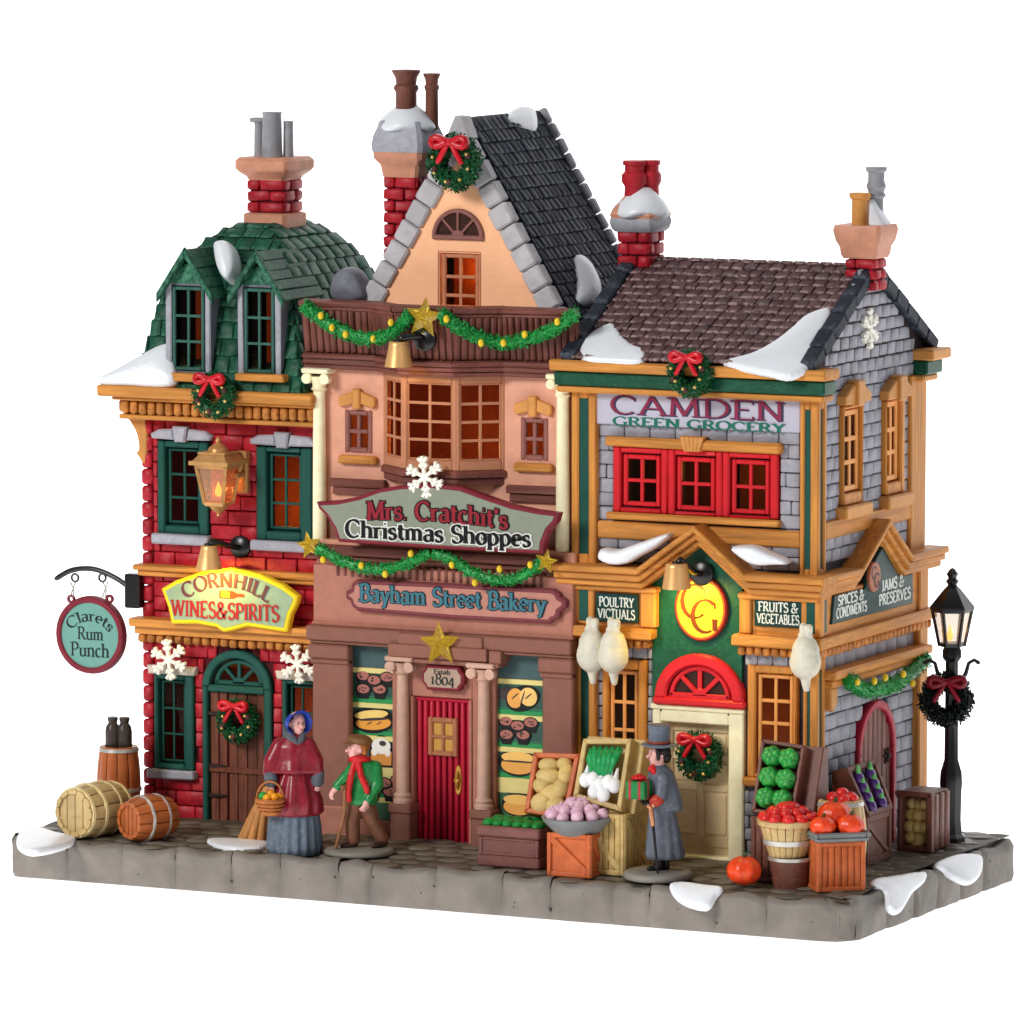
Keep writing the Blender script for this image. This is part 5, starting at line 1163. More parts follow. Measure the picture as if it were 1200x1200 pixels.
# door group
zl0, zl1 = F.hit(820, 848)[1], F.hit(820, 828)[1]
sx0, sx1 = F.hit(765, 920)[0], F.hit(872, 920)[0]
YDo = -.35
ix0, ix1 = F.hit(781, 920, YDo)[0], F.hit(860, 920, YDo)[0]
mb = MB(F); mb.box(sx0, ix0, 1.2, zl1-.0, -.6, .06, .04); mb.box(ix1, sx1, 1.2, zl1, -.6, .06, .04); mb.box(ix0, ix1, zl0, zl1, -.6, .06, .04); mb.box(sx0-.03, sx1+.03, zl1-.14, zl1+.02, -.1, .12, .03)
dfm = build(mb, 'door_frame', cream(), gro)
build(MB(F).box(ix0-.05, ix1+.05, 1.2, F.hit(820, 1003)[1], -.7, .04, .03), 'threshold', cream(), gro)
kh = paint('khaki_door_paint', (228, 204, 162), .45, .05, .12)
door = build(MB(F).box(ix0, ix1, 1.3, zl0, -.6, -.42, .02), 'door', kh, gro); door['label'] = 'khaki panelled door in a cream surround'
z_b, z_t = F.hit(820, 992, YDo)[1], zl0-.05; wdd = ix1-ix0
lv = [(z_b+.35, z_b+2.2-.0), (z_b+2.35, z_b+3.0)]
mb = MB(F); st = .2
xm = (ix0+ix1)/2
zs_ = [z_b, z_b+.3, z_b+1.65, z_b+1.85, z_b+2.55, z_b+2.75, z_t-.25, z_t]
mb.box(ix0, ix0+st, z_b, z_t, -.45, YDo, .02); mb.box(ix1-st, ix1, z_b, z_t, -.45, YDo, .02); mb.box(xm-.1, xm+.1, z_b, z_t, -.45, YDo, .02)
for a, b in ((0, 1), (2, 3), (4, 5), (6, 7)):
    mb.box(ix0+st, xm-.1, zs_[a], zs_[b], -.45, YDo-.003, .02); mb.box(xm+.1, ix1-st, zs_[a], zs_[b], -.45, YDo-.003, .02)
build(mb, 'door_rails', kh, door)
for a, b in ((ix0+st+.06, xm-.16), (xm+.16, ix1-st-.06)):
    for c, e in ((1, 2), (3, 4), (5, 6)): build(MB(F).box(a, b, zs_[c]+.07, zs_[e]-.07, -.45, YDo-.02, .035), 'panel', kh, door)
# red fanlight
fo = F.rect(766, 874, 766, 829, .15); fu = (fo[0]+fo[1])/2; fv = zl1+.02; Ro = (fo[1]-fo[0])/2; ex = (fo[3]-fv)/Ro
mb = MB(F); mb.arc(fu, fv+.2, Ro-.05, Ro-.42, 0, 180, -.05, .26, 22, .06, ex*.9); mb.box(fo[0], fo[1], fv, fv+.24, -.05, .26, .06); fl3 = build(mb, 'fanlight', redp(), gro)
mb = MB(F); mb.arc(fu, fv+.24, Ro-.3, .01, 0, 180, -.04, .06, 18, 0, ex*.9); build(mb, 'fanlight_glass', paint('dark_glass_brown', (58, 30, 24), .3), fl3)
r3 = Ro-.5; mb = MB(F); mb.arc(fu, fv+.26, r3, r3-.14, 0, 180, .05, .17, 18, .03, ex*.9); mb.box(fu-r3, fu+r3, fv+.22, fv+.38, .05, .17, .03); mb.arc(fu, fv+.3, .24, .01, 0, 180, .05, .17, 8, .02)
for a in (46, 90, 134):
    c_, s_ = math.cos(R(a)), math.sin(R(a))*ex*.9; n_ = Vector((-s_, c_)).normalized()*.065
    mb.prism([(fu+.1*c_+n_.x, fv+.3+.1*s_+n_.y), (fu+.1*c_-n_.x, fv+.3+.1*s_-n_.y), (fu+(r3-.06)*c_-n_.x, fv+.28+(r3-.06)*s_-n_.y), (fu+(r3-.06)*c_+n_.x, fv+.28+(r3-.06)*s_+n_.y)], .06, .155, .012)
build(mb, 'fanlight_bars', redp(), fl3)
# side door
mb = MB(SD); su = (sdoor[0]+sdoor[1])/2; sr = (sdoor[1]-sdoor[0])/2; sv = sdoor[3]-1.5
mb.box(sdoor[0], sdoor[0]+.24, 1.2, sv, -.1, .14, .04); mb.box(sdoor[1]-.24, sdoor[1], 1.2, sv, -.1, .14, .04); mb.arc(su, sv, sr, sr-.24, 0, 180, -.1, .14, 18, .04, 1.5/sr); sdo = build(mb, 'side_door', paint('side_door_red', (178, 32, 56), .45), gro)
n = 7; du = (2*sr-.44)/n
for k in range(n):
    a = sdoor[0]+.22+k*du; m_ = (a+du/2-su)/(sr-.2); tp = sv+1.3*math.sqrt(max(0, 1-m_*m_)); build(MB(SD).box(a+.015, a+du-.015, 1.25, tp, -.1, .03+.01*(k % 2), .03, .01), 'plank', paint('side_door_plank', (134, 84, 74), .5, .16, .6, 2, grain=2, dry=(88, 48, 42), dryamt=.6, rnd=.12), sdo)
mb = MB(SD); hu, hv = SD.hit(1037, 885); 
for a in range(0, 360, 60): mb.cap([(hu, hv, .06), (hu+.24*math.cos(R(a)), hv+.24*math.sin(R(a)), .06)], [.07, .03], 6)
mb.ell((hu, hv, .09), .1); build(mb, 'handle', iron, sdo)
# lintel shelf over side door
hz = SD.hit(1030, 775)[1]; s0, s1 = SD.hit(976, 790, .4)[0], SD.hit(1090, 760, .4)[0]
mb = MB(SD); mb.box(s0, s1, hz-.05, hz+.2, -.1, .5, .05, .012); mb.box(s0+.1, s1-.1, hz-.3, hz-.06, -.1, .36, .05, .012); build(mb, 'door_hood', ochre_y(), gro)
mb = MB(SD); mb.prism([(s0+.15, hz-.3), (s0+.65, hz-.3), (s0+.6, hz-.75), (s0+.35, hz-1.0), (s0+.15, hz-.9)], -.1, .3, .04); build(mb, 'bracket', ochre_trim(), gro)
# ================================================================== wreaths, garlands, stars, snowflakes, lamps, signs, snow
random.seed(51)
fgreen = lambda: paint('wreath_green', (16, 84, 46), .4, .2, .2, 6, dry=(66, 150, 84), dryamt=.6)
ggreen = lambda: paint('garland_green', (30, 148, 66), .35, .18, .2, 6, dry=(84, 196, 104), dryamt=.6)
bowred = lambda: paint('bow_red', (206, 22, 38), .3, .08, .1, coat=.3)
beady = lambda: paint('yellow_bead', (244, 204, 40), .3, .03, .05, coat=.3)
beadg = lambda: paint('gold_bead', (226, 190, 110), .3, .03, .05, metal=.4)
cone = lambda: paint('pine_cone_brown', (86, 52, 48), .6, .2, .4)
def fuzz(mb, path, rad, n, ll, lw, closed, core=.62):
    P = [Vector(p) for p in path]; K = len(P)
    mb.tube(path, [rad*core]*K, 8, closed)
    for _ in range(n):
        t = random.random()*(K if closed else K-1); i = int(t) % K; f = t-int(t); a = P[i]; b = P[(i+1) % K]; c = a.lerp(b, f); tg = (b-a).normalized()
        o = tg.orthogonal().normalized(); o2 = tg.cross(o); th = random.uniform(0, 2*math.pi); nn = o*math.cos(th)+o2*math.sin(th)
        p = c+nn*rad*random.uniform(.5, .8); d = (tg*random.uniform(-1, 1)+nn*random.uniform(.2, .9)+tg.cross(nn)*random.uniform(-1, 1)).normalized(); sd = d.cross(nn)
        if sd.length < .1: continue
        sd.normalize(); L = ll*random.uniform(.7, 1.2); up = d.cross(sd)*lw*.5
        q = p+d*L*.5+nn*lw*.3; e = p+d*L
        mb.add([tuple(p-sd*lw*.3), tuple(q-sd*lw), tuple(e), tuple(q+sd*lw), tuple(p+sd*lw*.3), tuple(q+nn*lw*.7)], [(0, 1, 5), (1, 2, 5), (2, 3, 5), (3, 4, 5), (4, 0, 5), (0, 4, 3, 2, 1)])
def bow(par, fr, u, v, w, s, mat):
    b = bpy.data.objects.new('bow', None); COL.objects.link(b); b.parent = par; b.location = fr.p(u, v, w)-Wd(par)
    for sg in (-1, 1):
        mb = MB(fr); pts = []
        for k in range(13):
            a = k/12*math.pi*2; pts.append((u+sg*s*(.5-.42*math.cos(a))*1.0, v+s*.28*math.sin(a)*(.5-.5*math.cos(a))*1.2+.06*s, w+.1*s*math.sin(a/2)))
        mb.tube(pts, s*.19, 7, flat=1.4); mb.ell((u+sg*s*.55, v+.1*s, w), (s*.42, s*.26, s*.12), 10, 6); build(mb, 'bow_loop', mat, b, smooth=True)
        mb = MB(fr); mb.cap([(u+sg*.05*s, v, w+.02), (u+sg*.35*s, v-.45*s, w+.06*s), (u+sg*.62*s, v-.9*s, w+.02)], [s*.1, s*.15, s*.14], 6); build(mb, 'bow_tail', mat, b, smooth=True)
    mb = MB(fr); mb.ell((u, v+.06*s, w+.1*s), (s*.17, s*.2, s*.14), 10, 6); build(mb, 'bow_knot', mat, b, smooth=True)
def wreath(fr, px, py, rpx, w, label, n=900, mat=None, beads=True, bs=.5, bmat=None):
    u, v = fr.hit(px, py, w); r = rpx/41*.68; rad = rpx/41*.36
    pth = [(u+r*math.cos(a), v+r*math.sin(a), w) for a in [k*2*math.pi/28 for k in range(28)]]
    t = empty('wreath', fr.p(u, v-r-rad, w-rad*.8), label, 'wreath', 'round green wreaths with red bows')
    mb = MB(fr); fuzz(mb, pth, rad, n, .15*rpx/30, .035*rpx/30, True); build(mb, 'foliage', mat or fgreen(), t)
    bow(t, fr, u-.02, v+r*.98, w+rad*.95, bs*rpx/29, bmat or bowred())
    if beads:
        for k in range(8):
            a = k*2*math.pi/8+.5
            if .9 < a < 2.2: continue
            mb = MB(fr); mb.ell((u+r*math.cos(a)*random.uniform(.85, 1.15), v+r*math.sin(a)*random.uniform(.85, 1.15), w+rad*.95), .055, 8, 6); build(mb, 'bead', beadg(), t, smooth=True)
        for a in (.35, 4.6, 3.5):
            mb = MB(fr); mb.ell((u+r*math.cos(a), v+r*math.sin(a), w+rad*.8), (.1, .1, .09), 7, 5); build(mb, 'pine_cone', cone(), t)
    return t
wreath(front(4.4), 533, 190, 35, .2, 'wreath with red bow on the peach gable under its pointed top', 1100)
wreath(front(3.95), 251, 463, 29, .22, 'wreath hanging on the dentilled eaves below the green dormers')
wreath(front(4.9), 279, 845, 28, .25, 'wreath on the weathered plank door of the wine shop')
wreath(front(3.7), 809, 438, 29, .15, 'wreath on the green eaves frieze above the lavender sign board')
wreath(front(4.5), 819, 886, 30, -.02, 'wreath on the khaki panelled door behind the man in the top hat')
def star_geo(mb, u, v, w, R_, r_, d, rot=0, sides=5):
    P = []
    for k in range(2*sides):
        a = R(90+rot)+k*math.pi/sides; q = R_ if k % 2 == 0 else r_; P.append((u+q*math.cos(a), v+q*math.sin(a), w))
    vs = P+[(u, v, w+d), (u, v, w-d*.6)]; n = len(P); fs = []
    for k in range(n): fs += [(k, (k+1) % n, n), ((k+1) % n, k, n+1)]
    mb.add(vs, fs)
def starmat():
    m = bpy.data.materials.get('clear_yellow_plastic')
    if m: return m
    m = bpy.data.materials.new('clear_yellow_plastic'); m.use_nodes = True; b = m.node_tree.nodes['Principled BSDF']
    b.inputs['Base Color'].default_value = S(250, 226, 90); b.inputs['Roughness'].default_value = .05; b.inputs['Transmission Weight'].default_value = .8; b.inputs['IOR'].default_value = 1.45
    b.inputs['Emission Color'].default_value = S(240, 190, 20); b.inputs['Emission Strength'].default_value = .03; return m  # slight glow put into the plastic, which is no lamp
def star(fr, px, py, rpx, w, label, rot=4, lit=False):
    u, v = fr.hit(px, py, w); t = empty('star', fr.p(u, v-rpx/41, w-.1), label, 'star', 'clear yellow star ornaments')
    mb = MB(fr); star_geo(mb, u, v, w, rpx/39, rpx/39*.45, .24*rpx/27, rot); build(mb, 'star_body', starmat(), t)
    mb = MB(fr); star_geo(mb, u, v, w+.03, rpx/39*.55, rpx/39*.25, .26*rpx/27, rot); build(mb, 'inner_facets', starmat(), t)
    return t
def pathpx(fr, pts, w, n=6): return [(*fr.hit(a, b, w), w) for a, b in catmull(pts, n, False)]
def garland(fr, pts, w, rad, label, beads, n=700, ww=None):
    P = pathpx(fr, pts, w)
    if ww: P = [(a, b, ww(a)) for a, b, _ in P]
    t = empty('garland', fr.p(*P[0][:2], w-rad), label, 'garland')
    mb = MB(fr); fuzz(mb, P, rad, n, .13, .03, False, .7); build(mb, 'foliage', ggreen(), t)
    for bx, by in beads:
        u, v = fr.hit(bx, by, w+rad); z = (ww(u) if ww else w)+rad*.85
        mb = MB(fr); mb.ell((u, v, z), (.095, .12, .09), 9, 7); build(mb, 'bead', beady(), t, smooth=True)
    return t
# parapet garland follows the stepped parapet
def parw(u):
    xs = [Q[0].x, Q[1].x, Q[2].x, Q[3].x, Q[4].x, Q[5].x]; ys = [YB-q.y+.35 for q in Q]
    for a, b, c, d_ in zip(xs, xs[1:], ys, ys[1:]):
        if a <= u <= b: return c+(d_-c)*(u-a)/(b-a)
    return ys[0] if u < xs[0] else ys[-1]
FB4 = front(YB)
def gpar(pts, label, beads):
    P = []
    for a, b in catmull(pts, 7, False):
        w = .6
        for _ in range(4): u, v = FB4.hit(a, b, w); w = parw(u)+.12
        P.append((u, v, w))
    t = empty('garland', FB4.p(P[0][0], P[0][1]-.3, P[0][2]-.2), label, 'garland', 'green garlands with yellow beads')
    mb = MB(FB4); fuzz(mb, P, .21, 900, .14, .032, False, .7); build(mb, 'foliage', ggreen(), t)
    for bx, by in beads:
        w = .6
        for _ in range(4): u, v = FB4.hit(bx, by, w); w = parw(u)+.32
        mb = MB(FB4); mb.ell((u, v, w), (.095, .12, .09), 9, 7); build(mb, 'bead', beady(), t, smooth=True)
gpar([(357, 358), (378, 375), (405, 390), (438, 397), (462, 388), (482, 368)], 'left swag of the green garland on the brown parapet, under the gable', [(376, 370), (405, 392), (438, 397), (458, 378), (389, 384)])
gpar([(515, 368), (545, 388), (580, 401), (612, 399), (645, 388), (676, 366)], 'right swag of the green garland on the brown parapet, ending at the dark roof', [(523, 374), (563, 402), (615, 392), (653, 377), (590, 402)])
star(front(YB-1.62), 497, 372, 25, .12, 'yellow star at the middle of the brown parapet between two garland swags', -6)
g1 = garland(front(3.85), [(372, 642), (398, 656), (425, 665), (452, 667), (478, 660), (505, 648)], .35, .17, 'left swag of the lower garland, under the arched shop sign', [(378, 656), (423, 663), (451, 673), (481, 649)], 650); g1['group'] = 'green garlands with yellow beads'
g1 = garland(front(3.85), [(508, 648), (530, 656), (552, 670), (585, 680), (612, 675), (636, 658)], .35, .17, 'right swag of the lower garland, under the arched shop sign', [(529, 662), (556, 683), (585, 667), (621, 662)], 650); g1['group'] = 'green garlands with yellow beads'
star(front(3.6), 362, 639, 17, .1, 'small clear star at the left end of the lower garland', 12); star(front(3.45), 640, 658, 15, .1, 'small greenish star at the right end of the lower garland', -10)
star(front(3.55), 515, 755, 27, .1, 'large yellow star over the crimson bakery door', 4)
g1 = garland(SD, [(993, 796), (1012, 808), (1035, 806), (1058, 796), (1086, 772)], .5, .27, 'short thick garland over the small arched side door', [(1006, 799), (1026, 798), (1039, 794), (1060, 790), (1071, 801)], 800); g1['group'] = 'green garlands with yellow beads'
def snowflake(fr, px, py, rpx, w, label, rot=8):
    u, v = fr.hit(px, py, w); Rr = rpx/37.5; mb = MB(fr); b = Rr*.09
    for k in range(6):
        a = R(60*k+rot+30-0); c, s_ = math.cos(a), math.sin(a)
        def bar(x0, y0, x1, y1, q=b):
            d_ = Vector((x1-x0, y1-y0)); l = d_.length; d_.normalize(); n_ = Vector((-d_.y, d_.x))*q
            T = lambda x, y: (u+c*x-s_*y, v+s_*x+c*y)
            mb.prism([T(x0+n_.x, y0+n_.y), T(x0-n_.x, y0-n_.y), T(x1-n_.x+d_.x*q*.6, y1-n_.y+d_.y*q*.6), T(x1+n_.x+d_.x*q*.6, y1+n_.y+d_.y*q*.6)], w-.05+.004*k, w+.07+.003*k, .025)
        bar(.0, 0, Rr*.97, 0)
        for x, l in ((.42, .24), (.68, .3)):
            bar(Rr*x, 0, Rr*(x+l*.75), Rr*l*.72, b*.85); bar(Rr*x, 0, Rr*(x+l*.75), -Rr*l*.72, b*.85)
    o = build(mb, 'snowflake', whitep()); tag(o, label, 'snowflake', 'white snowflake ornaments'); return o
snowflake(front(3.3), 498, 559, 23, .05, 'white snowflake over the top of the arched shop sign')
snowflake(front(4.9), 198, 773, 23, .5, 'white snowflake above the lower left window of the wine shop')
snowflake(front(4.9), 349, 778, 22, .5, 'white snowflake between the green arched door and the mauve pilaster')
snowflake(SD, 1019, 385, 22, .05, 'white snowflake high on the grey brick gable wall', 0)
# picture lights: black arm, satin gold shade
def piclight(fr, mx, my, mr, sx, sy, top, bot, hh, wsh, label, lamp=None):
    mu, mv = fr.hit(mx, my, .12); t = empty('picture_light', fr.p(mu, mv, .02), label, 'lamp', 'small picture lights with gold shades')
    mb = MB(fr); mb.lathe([(mr/41, 0), (mr/41, .14), (mr/41*.8, .2), (.01, .22)], (mu, mv, .0), (0, 0, 1), 20); build(mb, 'mount', blackp(), t, angle=40)
    su, sv = fr.hit(sx, sy, wsh); h = hh/41
    mb = MB(fr); mb.tube([(mu, mv, .15), (mu-.05, mv+.1, wsh*.5), (su+.1, sv+h*.5+.12, wsh), (su, sv+h*.5-.02, wsh)], .1, 8); mb.lathe([(.14, 0), (.14, .1)], (su, sv+h*.5-.04, wsh), (0, 1, 0), 10); build(mb, 'arm', blackp(), t, smooth=True)
    a, b = top/82, bot/82
    mb = MB(fr); mb.lathe([(a*.9, h*.5), (a, h*.47), (a*1.03, h*.35), (b, -h*.5), (b*.93, -h*.5), (a*.85, h*.4), (.01, h*.4)], (su, sv, wsh), (0, 1, 0), 28); build(mb, 'shade', goldm(), t, angle=50)
    mb = MB(fr); mb.ell((su, sv-h*.1, wsh), .12, 10, 8); build(mb, 'bulb', emit('warm_bulb', (255, 214, 120), 6), t, smooth=True)
    if lamp:
        l = bpy.data.lights.new('picture_light_beam', 'SPOT'); l.energy = lamp; l.color = (1, .72, .14); l.spot_size = R(158); l.spot_blend = .7; l.shadow_soft_size = .12
        o = bpy.data.objects.new('picture_light_beam', l); COL.objects.link(o); p = fr.p(su, sv-h*.55, wsh); o.location = p; q = fr.p(su+.3, sv-h*.5-2.2, -.3); o.rotation_euler = (q-p).to_track_quat('-Z', 'Y').to_euler()
    return t
piclight(front(4.9), 281, 641, 14, 245, 653, 20, 33, 29, 1.5, 'gold picture light on a black arm above the yellow edged wine sign', 260)
piclight(front(YB-1.3), 497, 397, 15, 467, 415, 23, 34, 30, .75, 'gold picture light on a black arm under the parapet star', 40)
piclight(front(4.4), 822, 672, 15, 793, 675, 26, 35, 30, 1.2, 'gold picture light on a black arm under the grocery pediment', 400)
# wall lantern
fl = front(4.9); lu, lv = fl.hit(256, 566, .85); t = empty('wall_lantern', fl.p(lu+.5, lv-.9, .02), 'lit brass carriage lantern on the red brick wall between two windows', 'lantern')
bx = fl.rect(279, 291, 530, 578, .1); mb = MB(fl); mb.box(bx[0], bx[1], bx[2], bx[3], -.02, .2, .04); mb.box(bx[0]-.02, bx[1]+.02, bx[3]-.2, bx[3]+.05, -.02, .3, .03); mb.box(bx[0]+.05, bx[1]-.05, lv+.15, lv+.3, .15, .7, .03); build(mb, 'wall_plate', brass(), t)
def sqf(mb, c, h0, z0_, h1, z1_, fr=None): mb.loft([[(c[0]-h, c[1]-h, z), (c[0]+h, c[1]-h, z), (c[0]+h, c[1]+h, z), (c[0]-h, c[1]+h, z)] for h, z in ((h0, z0_), (h1, z1_))])
cL = fl.p(lu, lv, .85); zt_, zb_ = lv+.55, lv-.62
mb = MB(); cc = (cL.x, cL.y)
sqf(mb, cc, .3, zb_-.06, .36, zb_+.06); 
for sx in (-1, 1):
    for sy in (-1, 1): mb.tube([(cc[0]+sx*.31, cc[1]+sy*.31, zb_), (cc[0]+sx*.5, cc[1]+sy*.5, zt_)], .06, 4)
sqf(mb, cc, .52, zt_-.08, .54, zt_+.02); build(mb, 'cage', brass(), t, angle=30)
mb = MB(); sqf(mb, cc, .66, zt_+.02, .66, zt_+.14); sqf(mb, cc, .58, zt_+.14, .42, zt_+.34); sqf(mb, cc, .46, zt_+.34, .46, zt_+.4); mb.lathe([(.32, 0), (.3, .1), (.18, .2), (.06, .26), (.09, .33), (.06, .42), (.01, .46)], (cc[0], cc[1], zt_+.4), n=14); build(mb, 'lantern_roof', brass(), t, angle=35)
mb = MB(); mb.lathe([(.01, -.42), (.07, -.36), (.05, -.3), (.2, -.2), (.32, -.05)], (cc[0], cc[1], zb_), n=14); build(mb, 'finial', brass(), t, angle=50)
mb = MB(); sqf(mb, cc, .29, zb_+.03, .46, zt_-.06); build(mb, 'lantern_glass', glass('frosted_warm_glass', (244, 200, 150), .06, .2), t)
mb = MB(); mb.lathe([(.01, 0), (.09, .06), (.11, .16), (.06, .34), (.01, .46)], (cc[0], cc[1], zb_+.2), n=12); build(mb, 'flame_bulb', emit('flame_orange', (255, 150, 36), 3.2), t, smooth=True)
glow('lantern_bulb', (cc[0], cc[1], zb_+.45), 34, (1, .6, .2), .12)
# hanging round sign
fh = front(4.9); w = .1
t = empty('sign_bracket', fh.p(*fh.hit(163, 690, w), w), 'black iron bracket carrying the round hanging sign on the left corner', 'bracket')
br = fh.rect(149, 162, 672, 712, w); build(MB(fh).box(br[0], br[1]+.12, br[2], br[3], -.12, .3, .04), 'wall_block', blackp(), t)
P = pathpx(fh, [(66, 678), (85, 668), (110, 667), (135, 677), (156, 692)], w); mb = MB(fh); mb.cap(P, [.07]+[.085]*(len(P)-1), 8); P = pathpx(fh, [(118, 669), (140, 676), (154, 708)], w); build(mb, 'arm', blackp(), t, smooth=True)
for x in (88, 120): mb = MB(fh); c_ = fh.hit(x, 677, w); mb.tube([(c_[0]+.12*math.cos(a), c_[1]+.12*math.sin(a), w) for a in [k*math.pi/6 for k in range(12)]], .035, 6, True); build(mb, 'ring', blackp(), t, smooth=True)
su, sv = fh.hit(107, 744, w); t = empty('hanging_sign', fh.p(su, sv-1.15, w), 'round teal sign reading Clarets Rum Punch, hanging at the far left', 'sign')
mb = MB(fh); rw = 1.18; rh_ = 1.2; N = 44
mb.prism([(su+rw*math.cos(2*math.pi*k/N), sv+rh_*math.sin(2*math.pi*k/N)) for k in range(N)], -.02, .16, .05); 
for x in (83, 128): c_ = fh.hit(x, 702, w); mb.tube([(c_[0]+.1*math.cos(a), c_[1]+.1*math.sin(a), .07) for a in [k*math.pi/6 for k in range(12)]], .05, 6, True)
mb.arc(su, sv, rw, rw-.18, 0, 360, .14, .24, 44, .03); build(mb, 'rim', burg(), t, angle=35)
mb = MB(fh); mb.prism([(su+(rw-.15)*math.cos(2*math.pi*k/N), sv+(rh_-.17)*math.sin(2*math.pi*k/N)) for k in range(N)], .15, .18, .0); build(mb, 'sign_face', flat((112, 164, 152), .45, 'sage_teal_face'), t)
for x in (86, 124): 
    a, b = fh.hit(x-1, 682, w), fh.hit(x-2, 700, w); mb = MB(fh); mb.tube([(a[0]-.07, a[1], .1), (a[0]+.05, (a[1]+b[1])/2, .12), (b[0]+.06, b[1], .1)], .025, 5); mb.tube([(a[0]+.1, a[1], .1), (a[0]-.02, (a[1]+b[1])/2, .06), (b[0]-.06, b[1], .1)], .025, 5); build(mb, 'wire_link', silver(), t, smooth=True)
ink = flat((24, 40, 38), .5, 'dark_sign_ink')
mb = MB(fh); text(mb, 'Rum', su-.44, sv-.14, .38, .92, w=.185, wt=.15); text(mb, 'Punch', su-.68, sv-.66, .42, 1.36, w=.185, wt=.15)
def arcmap(cx_, cy_, rr, a0): 
    def f(x, y):
        a = a0-x/rr; return (cx_+(rr+y)*math.cos(a), cy_+(rr+y)*math.sin(a))
    return f
text(mb, 'Clarets', 0, 0, .34, 1.5, w=.185, wt=.15, mapf=arcmap(su, sv-.42, .85, math.pi/2+.87)); build(mb, 'lettering', ink, t)
# wine shop sign
fs = front(4.9-.62); w = .1; t = empty('shop_sign', fs.p(*fs.hit(268, 738, w), 0), 'yellow edged sign reading Cornhill Wines and Spirits over the plank door', 'sign')
ol = [fs.hit(x, y, w) for x, y in ((189, 690), (206, 680), (236, 670), (270, 665), (305, 673), (332, 686), (349, 699), (347, 708), (341, 720), (336, 741), (316, 738), (290, 734), (272, 739), (262, 741), (253, 735), (230, 731), (201, 731), (197, 712))]
mb = MB(fs); mb.prism(ol, -.16, .12, .05); build(mb, 'board', paint('yellow_sign_edge', (248, 214, 40), .35, .03, .1), t)
mb = MB(fs); mb.prism(offset_poly(ol, .13), .1, .135, .0); build(mb, 'sign_face', paint('sage_sign_face', (146, 168, 140), .4, .05, .05), t)
cu, cv = fs.hit(268, 668, w); mu_, mv_ = fs.hit(202, 721, w); mx_, _ = fs.hit(329, 727, w)
red_ink = flat((170, 40, 44), .4, 'red_ink'); plum = flat((104, 62, 66), .4, 'plum_ink')
mb = MB(fs); r_ = 2.6; text(mb, 'CORNHILL', 0, 0, .44, 2.98, w=.145, wt=.22, thin=.09, mapf=arcmap(cu-.02, cv-3.12, r_, math.pi/2+.58)); build(mb, 'lettering', plum, t)
mb = MB(fs); text(mb, 'WINES&SPIRITS', mu_-.02, mv_, .48, mx_-mu_, w=.145, wt=.2, thin=.08, dv=0); build(mb, 'lettering', red_ink, t)
bu, bv = fs.hit(270, 697, w); mb = MB(fs); mb.prism([(bu-.36, bv-.12), (bu+.12, bv-.12), (bu+.26, bv-.05), (bu+.5, bv-.05), (bu+.5, bv+.05), (bu+.26, bv+.05), (bu+.12, bv+.12), (bu-.36, bv+.12)], .136, .142, 0); bt = build(mb, 'bottle_print', flat((150, 78, 30), .4, 'brown_ink'), t); mb = MB(fs); mb.box(bu-.3, bu-.0, bv-.09, bv+.09, .142, .147, .0005); build(mb, 'bottle_label_print', flat((244, 196, 50), .4, 'yellow_ink'), bt)
# Christmas shop sign
fs = front(3.35); w = .1; t = empty('shop_sign', fs.p(*fs.hit(515, 645, w), 0), 'wide arched sign reading Mrs. Cratchit\'s Christmas Shoppes under the bay window', 'sign')
pts = [(371, 588), (395, 587), (420, 582), (445, 573), (470, 569), (505, 567), (540, 571), (565, 580), (600, 592), (630, 598), (655, 601), (652, 612), (643, 622), (637, 637), (636, 649)]+[(515, 643), (397, 635)]+[(392, 620), (383, 605), (374, 596)]
ol = [fs.hit(x, y, w) for x, y in pts]; mb = MB(fs); mb.prism(ol, -.2, .14, .05); build(mb, 'board', burg(), t)
build(MB(fs).prism(offset_poly(ol, .11), .12, .16, .0), 'sign_face', paint('olive_grey_sign_face', (132, 138, 122), .42, .04, .05), t)
a, b = fs.hit(431, 609, w), fs.hit(597, 616, w); lb = flat((18, 16, 18), .4, 'black_ink')
arc3 = lambda x, y: (a[0]+x, a[1]-.0+y+.1*math.sin(math.pi*x/(b[0]-a[0]))-.05*x/(b[0]-a[0]))
mb = MB(fs); text(mb, "Mrs. Cratchit's", 0, 0, .55, b[0]-a[0], w=.165, wt=.24, thin=.1, extra=.05, mapf=arc3); build(mb, 'lettering_outline', lb, t)
mb = MB(fs); text(mb, "Mrs. Cratchit's", 0, 0, .55, b[0]-a[0], w=.19, wt=.2, thin=.07, mapf=arc3); build(mb, 'lettering', flat((140, 34, 46), .4, 'crimson_ink'), t)
a, b = fs.hit(406, 628, w), fs.hit(624, 638, w)
mb = MB(fs); text(mb, "Christmas Shoppes", a[0], a[1]-.02, .52, b[0]-a[0], w=.165, wt=.22, thin=.1, extra=.07); build(mb, 'lettering_outline', flat((236, 236, 230), .4, 'white_ink'), t)
mb = MB(fs); text(mb, "Christmas Shoppes", a[0], a[1]-.02, .52, b[0]-a[0], w=.195, wt=.21, thin=.08); build(mb, 'lettering', lb, t)
